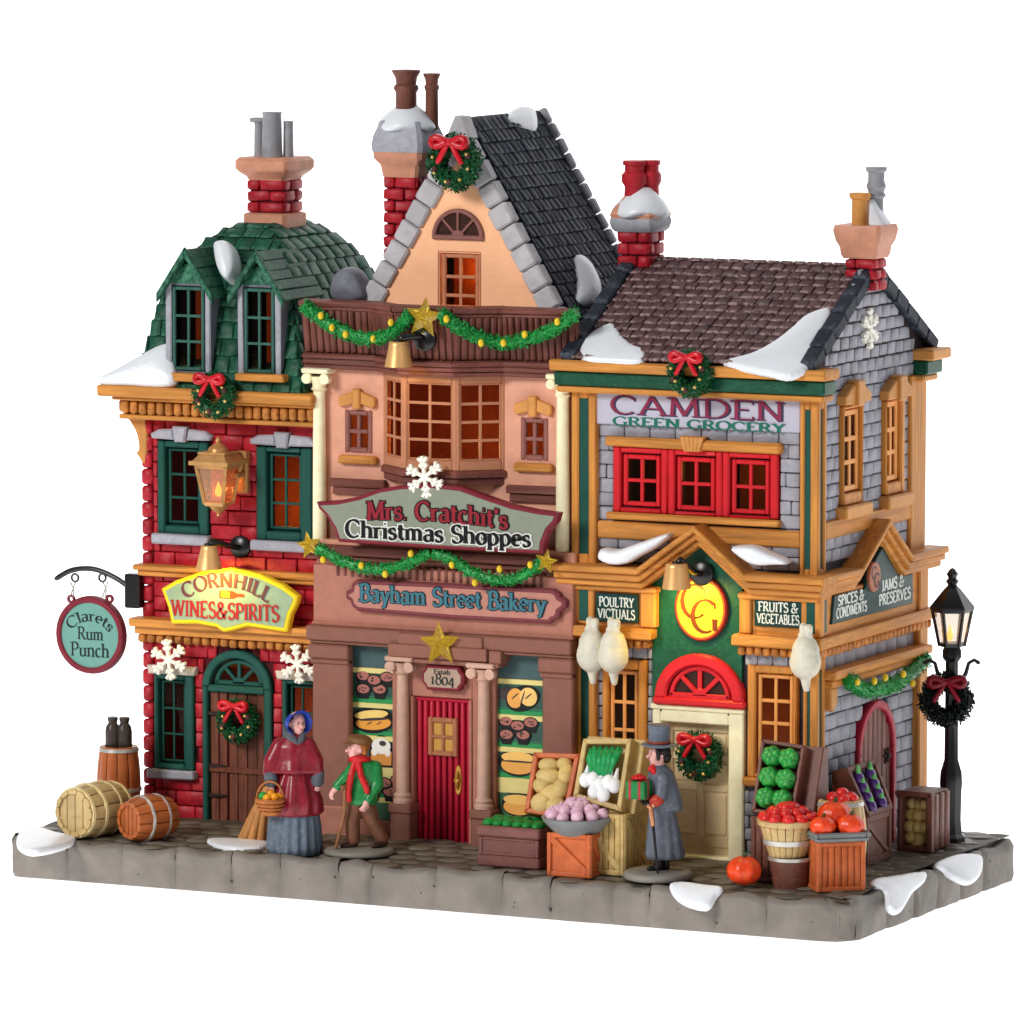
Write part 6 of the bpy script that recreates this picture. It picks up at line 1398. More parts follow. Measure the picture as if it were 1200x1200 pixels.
# bakery sign
fs = front(3.85); w = .05; t = empty('shop_sign', fs.p(*fs.hit(536, 730, w), 0), 'rose board with notched corners reading Bayham Street Bakery', 'sign')
ol = [fs.hit(x, y, w) for x, y in ((419, 679), (413, 684), (412, 690), (406, 693), (406, 701), (411, 704), (413, 710), (420, 716), (530, 725), (645, 731), (649, 727), (655, 725), (657, 717), (664, 712), (664, 703), (657, 699), (655, 694), (648, 690), (530, 684))]
mb = MB(fs); mb.prism(ol, -.12, .12, .05); build(mb, 'board', paint('plum_board_edge', (122, 60, 66), .42, .06, .1), t)
build(MB(fs).prism(offset_poly(ol, .13), .1, .135, .0), 'sign_face', paint('rose_sign_face', (190, 130, 116), .42, .05, .1), t)
a, b = fs.hit(423, 705, w), fs.hit(642, 716, w); fv_ = (a[1]+b[1])/2
for ex_, wt_, th_, m_, nm, ww in ((.045, .22, .1, flat((30, 50, 60), .4, 'ink_navy'), 'lettering_outline', .14), (0, .19, .08, flat((64, 116, 130), .4, 'ink_blue_teal'), 'lettering', .165)):
    mb = MB(fs); text(mb, "Bayham Street Bakery", a[0], fv_, .52, b[0]-a[0], w=ww, wt=wt_, thin=th_, extra=ex_); build(mb, nm, m_, t)
# date plaque
fs = front(YL); w = .05; t = empty('date_plaque', fs.p(*fs.hit(520, 808, w), 0), 'small octagonal plaque reading Estab. 1804 above the crimson door', 'plaque')
e = fs.rect(495, 544, 780, 809, w); c_ = .16; ol = [(e[0]+c_, e[2]), (e[1]-c_, e[2]), (e[1]-c_*.6, e[2]+c_*.8), (e[1], e[2]+c_*1.4), (e[1], e[3]-c_*1.4), (e[1]-c_*.6, e[3]-c_*.8), (e[1]-c_, e[3]), (e[0]+c_, e[3]), (e[0]+c_*.6, e[3]-c_*.8), (e[0], e[3]-c_*1.4), (e[0], e[2]+c_*1.4), (e[0]+c_*.6, e[2]+c_*.8)]
build(MB(fs).prism(ol, -.17, .1, .04), 'board', burg(), t); build(MB(fs).prism(offset_poly(ol, .09), .08, .12, 0), 'sign_face', flat((178, 150, 132), .45, 'beige_plaque'), t)
mb = MB(fs); cu = (e[0]+e[1])/2; text(mb, '1804', cu-.4, e[2]+.17, .34, .8, w=.125, wt=.16); 
GLY['E2'] = GLY['E']; text(mb, 'Estab.', cu-.28, e[2]+.49, .14, .6, w=.125, wt=.18, thin=.1); build(mb, 'lettering', ink, t)
# grocery sign board
fs = front(YG4); w = .12; t = empty('shop_sign', fs.p(*fs.hit(817, 503, w), 0), 'lavender board reading Camden Green Grocery above the red windows', 'sign')
e = fs.rect(697, 938, 460, 502, w); build(MB(fs).box(e[0], e[1], e[2], e[3]+.1, -.11, .12, .03), 'board', paint('lavender_board', (184, 182, 198), .42, .03, .08), t)
a, b = fs.hit(714, 486, w), fs.hit(921, 492, w); vv = (a[1]+b[1])/2+.0
mb = MB(fs); text(mb, 'CAMDEN', a[0]+.04, vv-.02, .54, b[0]-a[0], w=.124, wt=.15, thin=.05, extra=.004); build(mb, 'lettering_outline', flat((66, 60, 90), .4, 'indigo_ink'), t)
mb = MB(fs); text(mb, 'CAMDEN', a[0], vv+.01, .54, b[0]-a[0], w=.14, wt=.11, thin=.04); build(mb, 'lettering', flat((140, 48, 76), .4, 'wine_ink'), t)
a, b = fs.hit(718, 498, w), fs.hit(921, 503, w); vv = (a[1]+b[1])/2; mb = MB(fs); text(mb, 'GREEN GROCERY', a[0], vv-.05, .25, b[0]-a[0], w=.124, wt=.2, thin=.11, extra=.0); build(mb, 'lettering', flat((30, 110, 92), .4, 'green_ink'), t)
dk = flat((22, 58, 56), .4, 'deep_teal_board'); wi = flat((226, 232, 224), .4, 'pale_lettering')
def board(fr, px, l1, l2, w, label, sc=1.0):
    e = fr.rect(*px, w); t = empty('sign_board', fr.p((e[0]+e[1])/2, e[2], w-.1), label, 'sign'); build(MB(fr).box(e[0], e[1], e[2], e[3], w-.12, w, .02), 'board', dk, t)
    W_ = e[1]-e[0]; H = e[3]-e[2]; mb = MB(fr); n1 = .84 if len(l1) > 7 else .84
    text(mb, l1, e[0]+W_*.08, e[2]+H*.54, H*.33, W_*n1, w=w+.004, wt=.2, thin=.1); text(mb, l2, e[0]+W_*.05, e[2]+H*.12, H*.33, W_*.9, w=w+.004, wt=.2, thin=.1); build(mb, 'lettering', wi, t); return t
board(F, (698, 747, 696, 729), 'POULTRY', 'VICTUALS', .3, 'dark board reading Poultry Victuals, left of the yellow oval')
board(F, (884, 940, 702, 735), 'FRUITS &', 'VEGETABLES', .3, 'dark board reading Fruits and Vegetables, right of the yellow oval')
# side board with pediment shape
w = .2; P = [SD.hit(x, y, w) for x, y in ((975, 732), (1070, 707), (1070, 672), (1054, 676), (1035, 640), (1018, 672), (1014, 690), (978, 698))]
t = empty('sign_board', SD.p(P[0][0], P[0][1], w), 'dark pointed side board reading Spices, Condiments, Jams and Preserves', 'sign'); build(MB(SD).prism(P, w-.12, w, .02), 'board', dk, t)
mb = MB(SD)
for s_, x0, x1, y0, y1, h in (('SPICES &', 982, 1012, 711, 703, .29), ('CONDIMENTS', 980, 1015, 726, 717, .29), ('JAMS &', 1033, 1059, 694, 687, .32), ('PRESERVES', 1030, 1066, 711, 702, .32)):
    a, b = SD.hit(x0, y0, w), SD.hit(x1, y1, w); text(mb, s_, a[0], a[1]+.02, h, b[0]-a[0], w=w+.004, wt=.24, thin=.12)
build(mb, 'lettering', wi, t)
u, v = SD.hit(1023, 676, w); mb = MB(SD); mb.prism([(u+.42*math.cos(2*math.pi*k/24), v+.44*math.sin(2*math.pi*k/24)) for k in range(24)], w-.02, w+.08, .02); md = build(mb, 'medallion', paint('copper_medallion', (176, 110, 84), .45, .05, .1), t)
mb = MB(SD); text(mb, 'C', u-.3, v-.05, .36, .4, w=w+.085, wt=.2, thin=.1); build(mb, 'letter', flat((70, 34, 30), .4, 'dark_brown_ink'), md); mb = MB(SD); text(mb, 'G', u-.1, v-.3, .4, .42, w=w+.09, wt=.2, thin=.1); build(mb, 'letter', flat((70, 34, 30), .4, 'dark_brown_ink'), md)
# yellow oval
w = .12; u, v = F.hit(822, 713, w); t = empty('oval_sign', F.p(u, v-.95, w), 'yellow oval sign with entwined letters C and G over the red fanlight', 'sign')
a_, b_ = .84, .96; ov = lambda k: [(u+a_*k*math.cos(2*math.pi*i/40), v+(b_+a_*(k-1))*math.sin(2*math.pi*i/40)) for i in range(40)]
build(MB(F).prism(ov(1), 0, .2, .04), 'rim', paint('brick_red_rim', (150, 42, 34), .4, .05, .1), t); build(MB(F).prism(ov(.92), .1, .205, 0), 'rim_line', paint('orange_rim_line', (218, 96, 40), .4, .03, .05), t); build(MB(F).prism(ov(.86), .1, .212, 0), 'sign_face', paint('yellow_sign_face', (246, 208, 50), .4, .03, .05), t)
mb = MB(F); text(mb, 'C', u-.66, v-.28, .98, .9, w=.22, wt=.14, thin=.05, serif=.06); build(mb, 'letter', flat((110, 52, 20), .4, 'umber_ink'), t); mb = MB(F); text(mb, 'G', u-.32, v-.68, .95, .94, w=.235, wt=.14, thin=.05, serif=.06); build(mb, 'letter', flat((110, 52, 20), .4, 'umber_ink'), t)
# ---------------- snow lying about
lab = lambda s_: s_
RF = Fr((0, ry0, zr0), (1, 0, 0), (0, d.x, d.y)) if False else fR
snow_patch(Fr(fR.o, fR.u, fR.v), [(682, 400), (700, 384), (718, 378), (727, 390), (740, 402), (754, 408), (752, 422), (715, 422), (682, 418)], .22, 'snow patch on the lower left corner of the plum shingle roof', wo=.1)
snow_patch(fR, [(846, 423), (880, 413), (905, 400), (925, 385), (945, 368), (972, 360), (970, 378), (955, 400), (950, 425), (925, 440), (900, 436), (870, 430)], .25, 'large snow drift on the lower right corner of the plum shingle roof', wo=.1, w0=-.02)
ft = Fr((0, 0, zl_+.0), (1, 0, 0), (0, .5, .3))
snow_patch(front(YG4-.75), [(702, 655), (705, 643), (722, 645), (750, 636), (785, 625), (770, 640), (748, 652), (735, 660), (718, 662)], .2, 'thin snow strip on the left slope of the grocery street cornice', w0=-.4)
snow_patch(front(YG4-.75), [(857, 642), (880, 640), (900, 648), (925, 660), (905, 662), (885, 662), (870, 655)], .2, 'small snow patch on the right slope of the grocery street cornice', w0=-.4)
fe = Fr((0, 3.95, zc+.1), (1, 0, 0), (0, .55, .83))
snow_patch(fe, [(114, 448), (135, 436), (160, 422), (190, 406), (203, 405), (206, 425), (206, 446), (190, 452), (150, 450)], .35, 'broad snow drift on the left end of the ochre eaves, beside the dormer', w0=-.1)
fd_ = Fr((0, YC-.55, z0+3.1), (1, 0, 0), (0, .45, .9)); snow_patch(fd_, [(252, 288), (260, 283), (270, 286), (275, 305), (273, 322), (264, 327), (255, 312)], .3, 'oval snow blob between the two dormer roofs', w0=-.4)
snow_patch(frr, [(596, 140), (602, 128), (615, 123), (628, 130), (630, 152), (618, 150), (606, 145)], .22, 'snow cap on the ridge of the dark slate roof', wo=.1, w0=-.25)
snow_patch(frr, [(674, 302), (682, 299), (694, 312), (704, 335), (702, 352), (690, 358), (676, 352), (678, 330)], .3, 'pale snow patch low on the dark slate roof, above the plum roof verge', wo=.1)
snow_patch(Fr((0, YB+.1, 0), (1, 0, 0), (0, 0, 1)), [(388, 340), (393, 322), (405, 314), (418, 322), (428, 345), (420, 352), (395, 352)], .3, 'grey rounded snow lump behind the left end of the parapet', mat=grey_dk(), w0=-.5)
def cap_snow(c, r, zb_, zt_, k, label):
    mb = MB(); rings = []; ph = random.uniform(0, 6)
    for t_, rr in ((-.12, 1.0), (0, 1.08), (.15, 1.02), (.4, .84), (.7, .55), (.95, .3), (1.0, .02)):
        rings.append([(c[0]+r*rr*math.cos(a)*(1+.1*math.sin(3*a+ph)), c[1]+r*rr*math.sin(a)*(1+.08*math.cos(2*a+ph)), zb_+(zt_-zb_)*t_-(.16*(.5+.5*math.sin(4*a+ph))*max(0, rr-.6)*2)) for a in [2*math.pi*q/28 for q in range(28)]])
    mb.loft(rings); o = build(mb, 'snow_patch', snow(), smooth=True); return tag(o, label, 'snow', 'painted snow patches')
fz = front(YX-.5); cap_snow((ccx, YX), .82, fz.hit(475, 146)[1], fz.hit(475, 121)[1], 0, 'snow cap round the brown chimney pots, on the tallest chimney')
fz = front(ryz-.5); uu = fz.hit(745, 240)[0]; cap_snow((uu, ryz), .8, fz.hit(745, 247)[1], fz.hit(745, 219)[1], 0, 'snow cap under the red chimney pots')
fz = front(ryz-.1); q_ = [fz.hit(x, y) for x, y in ((1012, 262), (1014, 240), (1022, 233), (1030, 250), (1041, 270), (1034, 280), (1020, 272))]
snow_patch(Fr((0, ryz-.1, 0), (1, 0, 0), (0, 0, 1)), q_, .2, 'narrow snow heap beside the ochre chimney pot', px=False, w0=-.4)
for k, (pts, lb_) in enumerate(((((20, 988), (24, 975), (45, 971), (68, 977), (89, 982), (75, 990), (50, 996), (30, 996)), 'snow patch on the left corner of the stone base, in front of the pale barrel'),
    (((242, 985), (262, 984), (290, 985), (315, 988), (305, 995), (270, 995), (250, 991)), 'thin snow patch on the pavement left of the woman'),
    (((785, 1037), (800, 1034), (825, 1037), (846, 1040), (838, 1050), (828, 1064), (805, 1060), (790, 1050)), 'rounded snow patch spilling over the kerb in front of the man'),
    (((1022, 1032), (1050, 1026), (1082, 1022), (1084, 1032), (1070, 1045), (1055, 1068), (1042, 1062), (1038, 1045)), 'snow patch with a long tongue over the right kerb'),
    (((1096, 1012), (1120, 1002), (1148, 1003), (1150, 1022), (1138, 1034), (1120, 1028), (1108, 1020)), 'snow patch at the far right kerb, beside the street lamp'))):
    gf = Fr((0, 0, 1.24), (1, 0, 0), (0, 1, 0)); P = [gf.hit(x, y) for x, y in pts]
    if k in (2,): gf = Fr((0, 0, 1.24), (1, 0, 0), (0, .75, .66)); P = [gf.hit(x, y) for x, y in pts]; 
    if k in (3, 4): gf = Fr((W, 0, 1.24), (0, 1, 0), (-.75, 0, .66)); P = [gf.hit(x, y) for x, y in pts]
    snow_patch(gf, P, .14, lb_, px=False, w0=-.12)
# ---------------- street lamp
lp = ground(1114, 984); lx, ly = lp.x, lp.y; fz = Fr((lx, ly, 0), (RT.x, RT.y, 0), (0, 0, 1)); zz = lambda y: fz.hit(1112, y)[1]
t = empty('street_lamp', lp, 'black street lamp with lit lantern and a dark wreath, right of the grocery', 'street lamp')
g0 = lp.z; H = lambda y: zz(y)
mb = MB(); mb.lathe([(.46, g0-.1), (.46, g0+.1), (.36, g0+.2), (.32, H(960)), (.34, H(925)), (.36, H(918)), (.34, H(905)), (.22, H(890)), (.21, H(840)), (.2, H(775)), (.3, H(770)), (.3, H(762)), (.24, H(758))], (lx, ly, 0), n=8); build(mb, 'post', blackp(), t, angle=30)
for sg in (-1, 1):
    mb = MB(fz); zc_ = H(785); mb.cap([(sg*.2, zc_-.5, 0), (sg*.42, zc_-.1, 0), (sg*.5, zc_+.2, 0), (sg*.66, zc_+.3, 0), (sg*.78, zc_+.22, 0)], [.07, .07, .06, .06, .07], 6); build(mb, 'scroll', blackp(), t, smooth=True)
zb_, zt_ = H(757), H(713); mb = MB()
def hexr(r, z): return [(lx+r*math.cos(R(60*k+26)), ly+r*math.sin(R(60*k+26)), z) for k in range(6)]
mb.loft([hexr(.34, zb_-.02), hexr(.4, zb_+.1)])
for k in range(6): mb.tube([(lx+.37*math.cos(R(60*k+26)), ly+.37*math.sin(R(60*k+26)), zb_), (lx+.6*math.cos(R(60*k+26)), ly+.6*math.sin(R(60*k+26)), zt_)], .05, 5)
mb.loft([hexr(.6, zt_-.1), hexr(.66, zt_-.02), hexr(.66, zt_+.06), hexr(.24, H(690)), hexr(.18, H(688))]); mb.lathe([(.2, 0), (.13, .1), (.2, .2), (.12, .3), (.18, .42), (.08, .56), (.01, .6)], (lx, ly, H(689)), n=12); build(mb, 'lantern_frame', blackp(), t, angle=30)
mb = MB(); mb.loft([hexr(.33, zb_+.08), hexr(.55, zt_-.08)]); build(mb, 'lantern_glass', glass('frosted_lamp_glass', (235, 228, 220), .08, .22), t)
mb = MB(); mb.lathe([(.01, 0), (.08, .06), (.1, .18), (.05, .36), (.01, .5)], (lx-.05, ly-.05, zb_+.14), n=12); build(mb, 'flame_bulb', emit('flame_orange', (255, 150, 36), 3.2), t, smooth=True)
glow('street_lamp_bulb', (lx, ly, zb_+.5), 8, (1, .6, .2), .1)
wreath(Fr((lx, ly, 0), (RT.x, RT.y, 0), (0, 0, 1)), 1109, 820, 33, .32, 'very dark wreath with two red ribbons on the street lamp post', 1400, paint('near_black_green', (14, 24, 22), .35, .2, .2, 6), False, .5, paint('deep_ribbon_red', (128, 14, 34), .35, .1))
# ---------------- plucked birds hanging under the boards
bird = paint('pale_bird_skin', (216, 212, 196), .42, .06, .4, 2.5, dry=(232, 216, 150), dryamt=.5, sss=.1)
for px, py, w, lb_ in ((694, 763, .75, 'plucked bird hanging leftmost under the poultry board'), (719, 764, .85, 'plucked bird hanging beside the lit window, right one of the pair'), (944, 771, .75, 'plucked bird hanging alone at the grocery corner pilaster')):
    u, v = F.hit(px, py, w); mb = MB(F)
    mb.ell((u, v+.1, w), (.42, .6, .38), 16, 12); mb.ell((u, v-.12, w+.02), (.47, .52, .42), 16, 12); mb.cap([(u-.05, v+.45, w), (u-.07, v+.74, w), (u-.07, v+.9, w)], [.18, .12, .13], 8); mb.cap([(u+.06, v+.45, w), (u+.1, v+.74, w), (u+.12, v+.88, w+.03)], [.17, .11, .12], 8); mb.cap([(u-.16, v+.66, w+.06), (u+.18, v+.64, w+.06)], [.06, .06], 8)
    mb.cap([(u, v-.55, w), (u+.02, v-.9, w-.02)], [.17, .1], 10); mb.cap([(u-.24, v+.3, w+.08), (u-.3, v-.1, w+.12), (u-.2, v-.4, w+.16)], [.08, .12, .06], 8); mb.cap([(u+.24, v+.3, w+.08), (u+.3, v-.1, w+.12), (u+.2, v-.4, w+.16)], [.08, .12, .06], 8)
    o = build(mb, 'plucked_bird', bird); remesh(o, .03, 2); tag(o, lb_, 'poultry', 'plucked birds hanging on the grocery front')
# ================================================================== goods on the pavement
random.seed(61)
def gfr(p): return Fr((p.x, p.y, p.z), (RT.x, RT.y, 0), (0, 0, 1))      # upright frame facing the camera's side of the street
oak = lambda: paint('orange_oak_paint', (176, 94, 46), .4, .12, .4, 2, dry=(150, 78, 38), dryamt=.5, coat=.15)
palew = lambda: paint('pale_barrel_wood', (200, 172, 118), .42, .1, .35, 2, dry=(160, 126, 78), dryamt=.5, coat=.15)
kwood = lambda: paint('khaki_crate_wood', (204, 174, 112), .45, .12, .35, 2, dry=(150, 118, 62), dryamt=.5)
choc = lambda: paint('chocolate_crate_wood', (110, 66, 54), .45, .12, .35, 2, dry=(78, 44, 38), dryamt=.5)
rust = lambda: paint('rust_orange_wood', (194, 98, 52), .42, .12, .35, 2, dry=(150, 68, 34), dryamt=.5)
planter_m = lambda: paint('mauve_planter_wood', (122, 78, 72), .45, .1, .3, 2, dry=(98, 60, 56), dryamt=.4)
def barrel(base, ax, L, r0, r1, wood, hoopm, label, hoops=(.08, .3, .7, .92), nst=12, endslats=4, group='wooden barrels', openr=None, rotz=0):
    ax = Vector(ax).normalized(); a = Vector((0, 0, 1)) if abs(ax.z) < .9 else Vector((1, 0, 0)); a = (a-ax*a.dot(ax)).normalized(); b = ax.cross(a)
    c = Vector(base); t = empty('barrel', (c.x+ax.x*L/2, c.y+ax.y*L/2, c.z-(r1 if abs(ax.z) < .9 else 0)), label, 'barrel', group)
    rad = lambda s: r0+(r1-r0)*math.sin(math.pi*s)
    for k in range(nst):
        t0, t1 = 2*math.pi*(k+.04)/nst+rotz, 2*math.pi*(k+.96)/nst+rotz; mb = MB(); rings = []
        for i in range(9):
            s = i/8; R_ = rad(s); q = []
            for rr, tt in ((R_-.02, t0), (R_+.0, t0*.85+t1*.15), (R_+.012, (t0+t1)/2), (R_, t0*.15+t1*.85), (R_-.02, t1), (R_-.12, t1), (R_-.12, t0)):
                q.append(tuple(c+ax*s*L+(a*math.cos(tt)+b*math.sin(tt))*rr))
            rings.append(q)
        mb.loft(rings); build(mb, 'stave', wood, t, angle=40)
    for h in hoops:
        mb = MB(); s0, s1 = h-.028, h+.028; prof = [(rad(s0)-.02, s0*L), (rad(s0)+.035, s0*L+.01), (rad(s1)+.035, s1*L-.01), (rad(s1)-.02, s1*L)]
        n = 36; rings = [[tuple(c+ax*z+(a*math.cos(2*math.pi*i/n)+b*math.sin(2*math.pi*i/n))*r) for i in range(n)] for r, z in prof]
        mb.loft(rings, cap=False); build(mb, 'hoop', hoopm, t, angle=40)
    for s, sg in ((.05, -1), (.95, 1)):
        rr = rad(s)-.1; f = Fr(c+ax*s*L, b, a) if b.cross(a).dot(ax*sg) > 0 else Fr(c+ax*s*L, a, b)
        for k in range(endslats):
            u0, u1 = -rr+2*rr*k/endslats+.012, -rr+2*rr*(k+1)/endslats-.012; P = []
            N = 5
            for i in range(N): u = u0+(u1-u0)*i/(N-1); P.append((u, math.sqrt(max(0, rr*rr-u*u))))
            for i in range(N): u = u1-(u1-u0)*i/(N-1); P.append((u, -math.sqrt(max(0, rr*rr-u*u))))
            mb = MB(f); mb.prism([(x+1e-4*i, y) for i, (x, y) in enumerate(P)], -.08, .02, .015); build(mb, 'head_board', wood, t)
    return t
g = ground(95, 982); axb = Vector((RT.x*.75-0.0, .0, 0))+Vector((0, .72, 0))*.9
f_ = front(g.y); pc = ground(84, 985)
r1 = .83
barrel(Vector((pc.x, pc.y+.1, pc.z+r1-.02)), (.2, .98, 0), 1.95, .71, r1, palew(), paint('cream_hoop_paint', (226, 204, 150), .35, .05, .1), 'pale barrel lying on its side at the left end of the pavement', hoops=(.06, .32, .68, .94), endslats=4, rotz=.2)
pc = ground(150, 989)
barrel(Vector((pc.x, pc.y+.05, pc.z+.70)), (.38, .92, 0), 1.5, .56, .71, oak(), silver(), 'orange brown barrel lying on its side with three slots in its round end', hoops=(.3, .72), endslats=5, rotz=.1)
sb = ground(133, 962); sb.x += .0
barrel(Vector((sb.x, sb.y+.35, GZ(sb.y))), (0, 0, 1), 2.25, .56, .66, oak(), silver(), 'upright orange brown barrel by the brick corner with two dark jugs on it', hoops=(.05, .42, .96), nst=11)
jug = paint('dark_stoneware', (62, 54, 50), .35, .1, .2)
for dx, dy, lb_ in ((-.17, -.06, 'left dark stoneware jug on the upright barrel'), (.17, .06, 'right dark stoneware jug on the upright barrel')):
    mb = MB(); mb.lathe([(.2, 0), (.23, .1), (.23, .55), (.2, .7), (.13, .8), (.14, .84), (.16, .9), (.16, .98), (.1, .98), (.01, .9)], (sb.x+dx, sb.y+.35+dy, GZ(sb.y)+2.15), n=16); o = build(mb, 'jug', jug, angle=45); tag(o, lb_, 'jug', 'jugs on the upright barrel')
# produce helpers
def veg(par, mb_c, r, mat, name, n=12, rot=None): 
    mb = MB(mb_c[1]); mb.ell(mb_c[0], r, n, 8, rot); return build(mb, name, mat, par, smooth=True)
def pumpkin(par, fr, u, v, w, r, name='pumpkin', mat=None, stem=True):
    mb = MB(fr); rings = []; N = 32
    for i in range(11):
        a = -math.pi/2+math.pi*i/10; q = []
        for k in range(N):
            t = 2*math.pi*k/N; rr = r*max(.03, math.cos(a))*(1-.09*abs(math.cos(4*t))**6) ; q.append((u+rr*math.cos(t), v+r*.82*math.sin(a)-(.12*r if i == 10 else 0), w+rr*math.sin(t)))
        rings.append(q)
    mb.loft(rings); o = build(mb, name, mat or paint('pumpkin_orange', (230, 66, 28), .35, .14, .15, 3, dry=(242, 126, 44), dryamt=.5, coat=.3), par, smooth=True)
    if stem: mb = MB(fr); mb.cap([(u, v+r*.65, w), (u+.04, v+r*.95, w+.02)], [r*.14, r*.1], 6); build(mb, 'stem', paint('dark_green_stem', (52, 74, 34), .5), o)
    return o
p = ground(872, 1041); f = gfr(p); o = pumpkin(None, f, 0, .5, -.1, .52); tag(o, 'single orange pumpkin standing on the pavement beside the dark bucket', 'pumpkin')
def crate(p, u0, u1, h, dep, mat, label, rot=0.0, left=False, brace=True, slats=5, cat='crate', planks=True, topopen=False, name='crate', group=None):
    """box crate: front face towards -Y of the street, corner frame, boards and a diagonal brace"""
    c, s_ = math.cos(rot), math.sin(rot); f = Fr(p, (c, s_, 0), (0, 0, 1)); t = empty(name, p, label, cat, group)
    build(MB(f).box(u0+.05, u1-.05, 0, h-.02, -dep+.05, -.05, .02), 'crate_body', mat, t)
    for fr, a, b in ((f, u0, u1), (Fr(f.p(u0, 0, -dep), f.w, f.v) if left else Fr(f.p(u1, 0, 0), -f.w, f.v), 0, dep)):
        mb = MB(fr); fw_ = .13; mb.ring((a, b, 0, h), (a+fw_, b-fw_, fw_*1.1, h-fw_*1.1), -.06, .03, .025, .006); build(mb, 'crate_frame', mat, t)
        n = max(2, round((b-a-2*fw_)/.2)) if planks else 0
        for k in range(n): piece('slat', fr, a+fw_+(k+.5)*(b-a-2*fw_)/n, h/2, -.03, (b-a-2*fw_)/n-.02, h-2*fw_, .06, mat, t, .02)
        if brace:
            x0, x1, y0, y1 = a+fw_, b-fw_, fw_*1.1, h-fw_*1.1; d_ = Vector((x1-x0, y0-y1)).normalized(); n_ = Vector((-d_.y, d_.x))*.07
            mb = MB(fr); mb.prism([(x0, y1), (x0+.12, y1), (x1, y0+.14), (x1, y0), (x1-.12, y0), (x0, y1-.14)], -.03, .025, .015); build(mb, 'brace', mat, t)
    return t, f
# planter with clipped greens
p = ground(562, 1014); f0 = front(p.y); wu = f0.hit(630, 1000)[0]-p.x; h = f0.hit(595, 968)[1]-p.z
t = empty('planter', p, 'mauve wooden planter box with clipped greens left of the pink bulb crate', 'planter')
mb = MB(Fr(p, (1, 0, 0), (0, 0, 1))); dep = 1.3; mb.box(.03, wu, .0, h*.96, -dep, 0, .04); build(mb, 'box_body', planter_m(), t)
mb = MB(Fr(p, (1, 0, 0), (0, 0, 1))); mb.box(-.06, wu+.08, 0, .32, -dep-.05, .08, .05); mb.box(-.08, wu+.1, h*.72, h*.98, -dep-.05, .1, .05); mb.ring((-.02, wu+.04, .34, h*.7), (.1, wu-.08, .42, h*.64), -.1, .04, .02); build(mb, 'box_trim', planter_m(), t)
lf = Fr(p, (1, 0, 0), (0, 0, 1))
for k in range(12):
    mb = MB(lf); mb.ell((.2+(k % 6)*(wu-.3)/5, h*.97+.06, -.25-(k//6)*.6), (.2, .16, .26), 9, 6); build(mb, 'green_sprig', paint('hedge_green', (24, 132, 52), .35, .2, .5, 6, coat=.2), t, smooth=True)
build(MB(lf).box(.1, wu-.05, h*.8, h*.99, -dep+.08, -.08, .03), 'soil', paint('dark_soil', (50, 40, 32), .8), t)
# tilted display trays
def tray(base, rot, u0, u1, v_low, v_high, w_low, w_high, mat, frame=.17, depth=.38):
    """returns frame lying in the tray plane; base = point on the ground, rot about z"""
    c, s_ = math.cos(rot), math.sin(rot); f = Fr(base, (c, s_, 0), (0, 0, 1)); a = f.p(0, v_low, w_low); b = f.p(0, v_high, w_high)
    return Fr(a, f.u, b-a), (b-a).length, f
# potato tray
p = ground(620, 1000); p.y = 2.35; p.z = GZ(p.y)
ft_ = Fr((0, 1.7, front(1.7).hit(640, 957)[1]), (1, 0, 0), (0, .42, .91)); 
Bl, Br_, Tl, Tr = ft_.hit(615, 952), ft_.hit(664, 960), ft_.hit(626, 882), ft_.hit(680, 884)
cx_ = (Bl[0]+Br_[0])/2
t = empty('display_tray', ft_.p(cx_, Bl[1], -.3), 'rust orange tilted tray full of pale potatoes behind the pink bulbs', 'produce tray')
def tray_build(fr, quad, mat, t, fw_=.15, depth=.35):
    mb = MB(fr); inq = offset_poly(quad, fw_)
    N = 4
    for i in range(4):
        k = (i+1) % 4; mb.prism([quad[i], quad[k], inq[k], inq[i]], -depth, .05+.004*i, .025)
    build(mb, 'tray_frame', mat, t); build(MB(fr).prism(quad, -depth-.04, -depth+.03, 0), 'tray_bottom', mat, t); return inq
inq = tray_build(ft_, [Bl, Br_, Tr, Tl], rust(), t)
pot = paint('yellow_potato', (216, 188, 122), .45, .08, .3, 4, dry=(180, 146, 80), dryamt=.5)
def lerp2(q, s, v): a = Vector(q[0]).lerp(Vector(q[1]), s); b = Vector(q[3]).lerp(Vector(q[2]), s); return a.lerp(b, v)
for s_, v_, rx, ry in ((.3, .14, .36, .34), (.72, .12, .34, .3), (.5, .32, .4, .36), (.22, .48, .3, .26), (.76, .45, .28, .34), (.36, .66, .42, .26), (.82, .72, .26, .36), (.3, .88, .36, .24), (.72, .92, .26, .22)):
    q = lerp2(inq, s_, v_); mb = MB(ft_); mb.ell((q.x, q.y, -.1+random.uniform(-.04, .04)), (rx, ry, .26), 12, 8); build(mb, 'potato', pot, t, smooth=True)
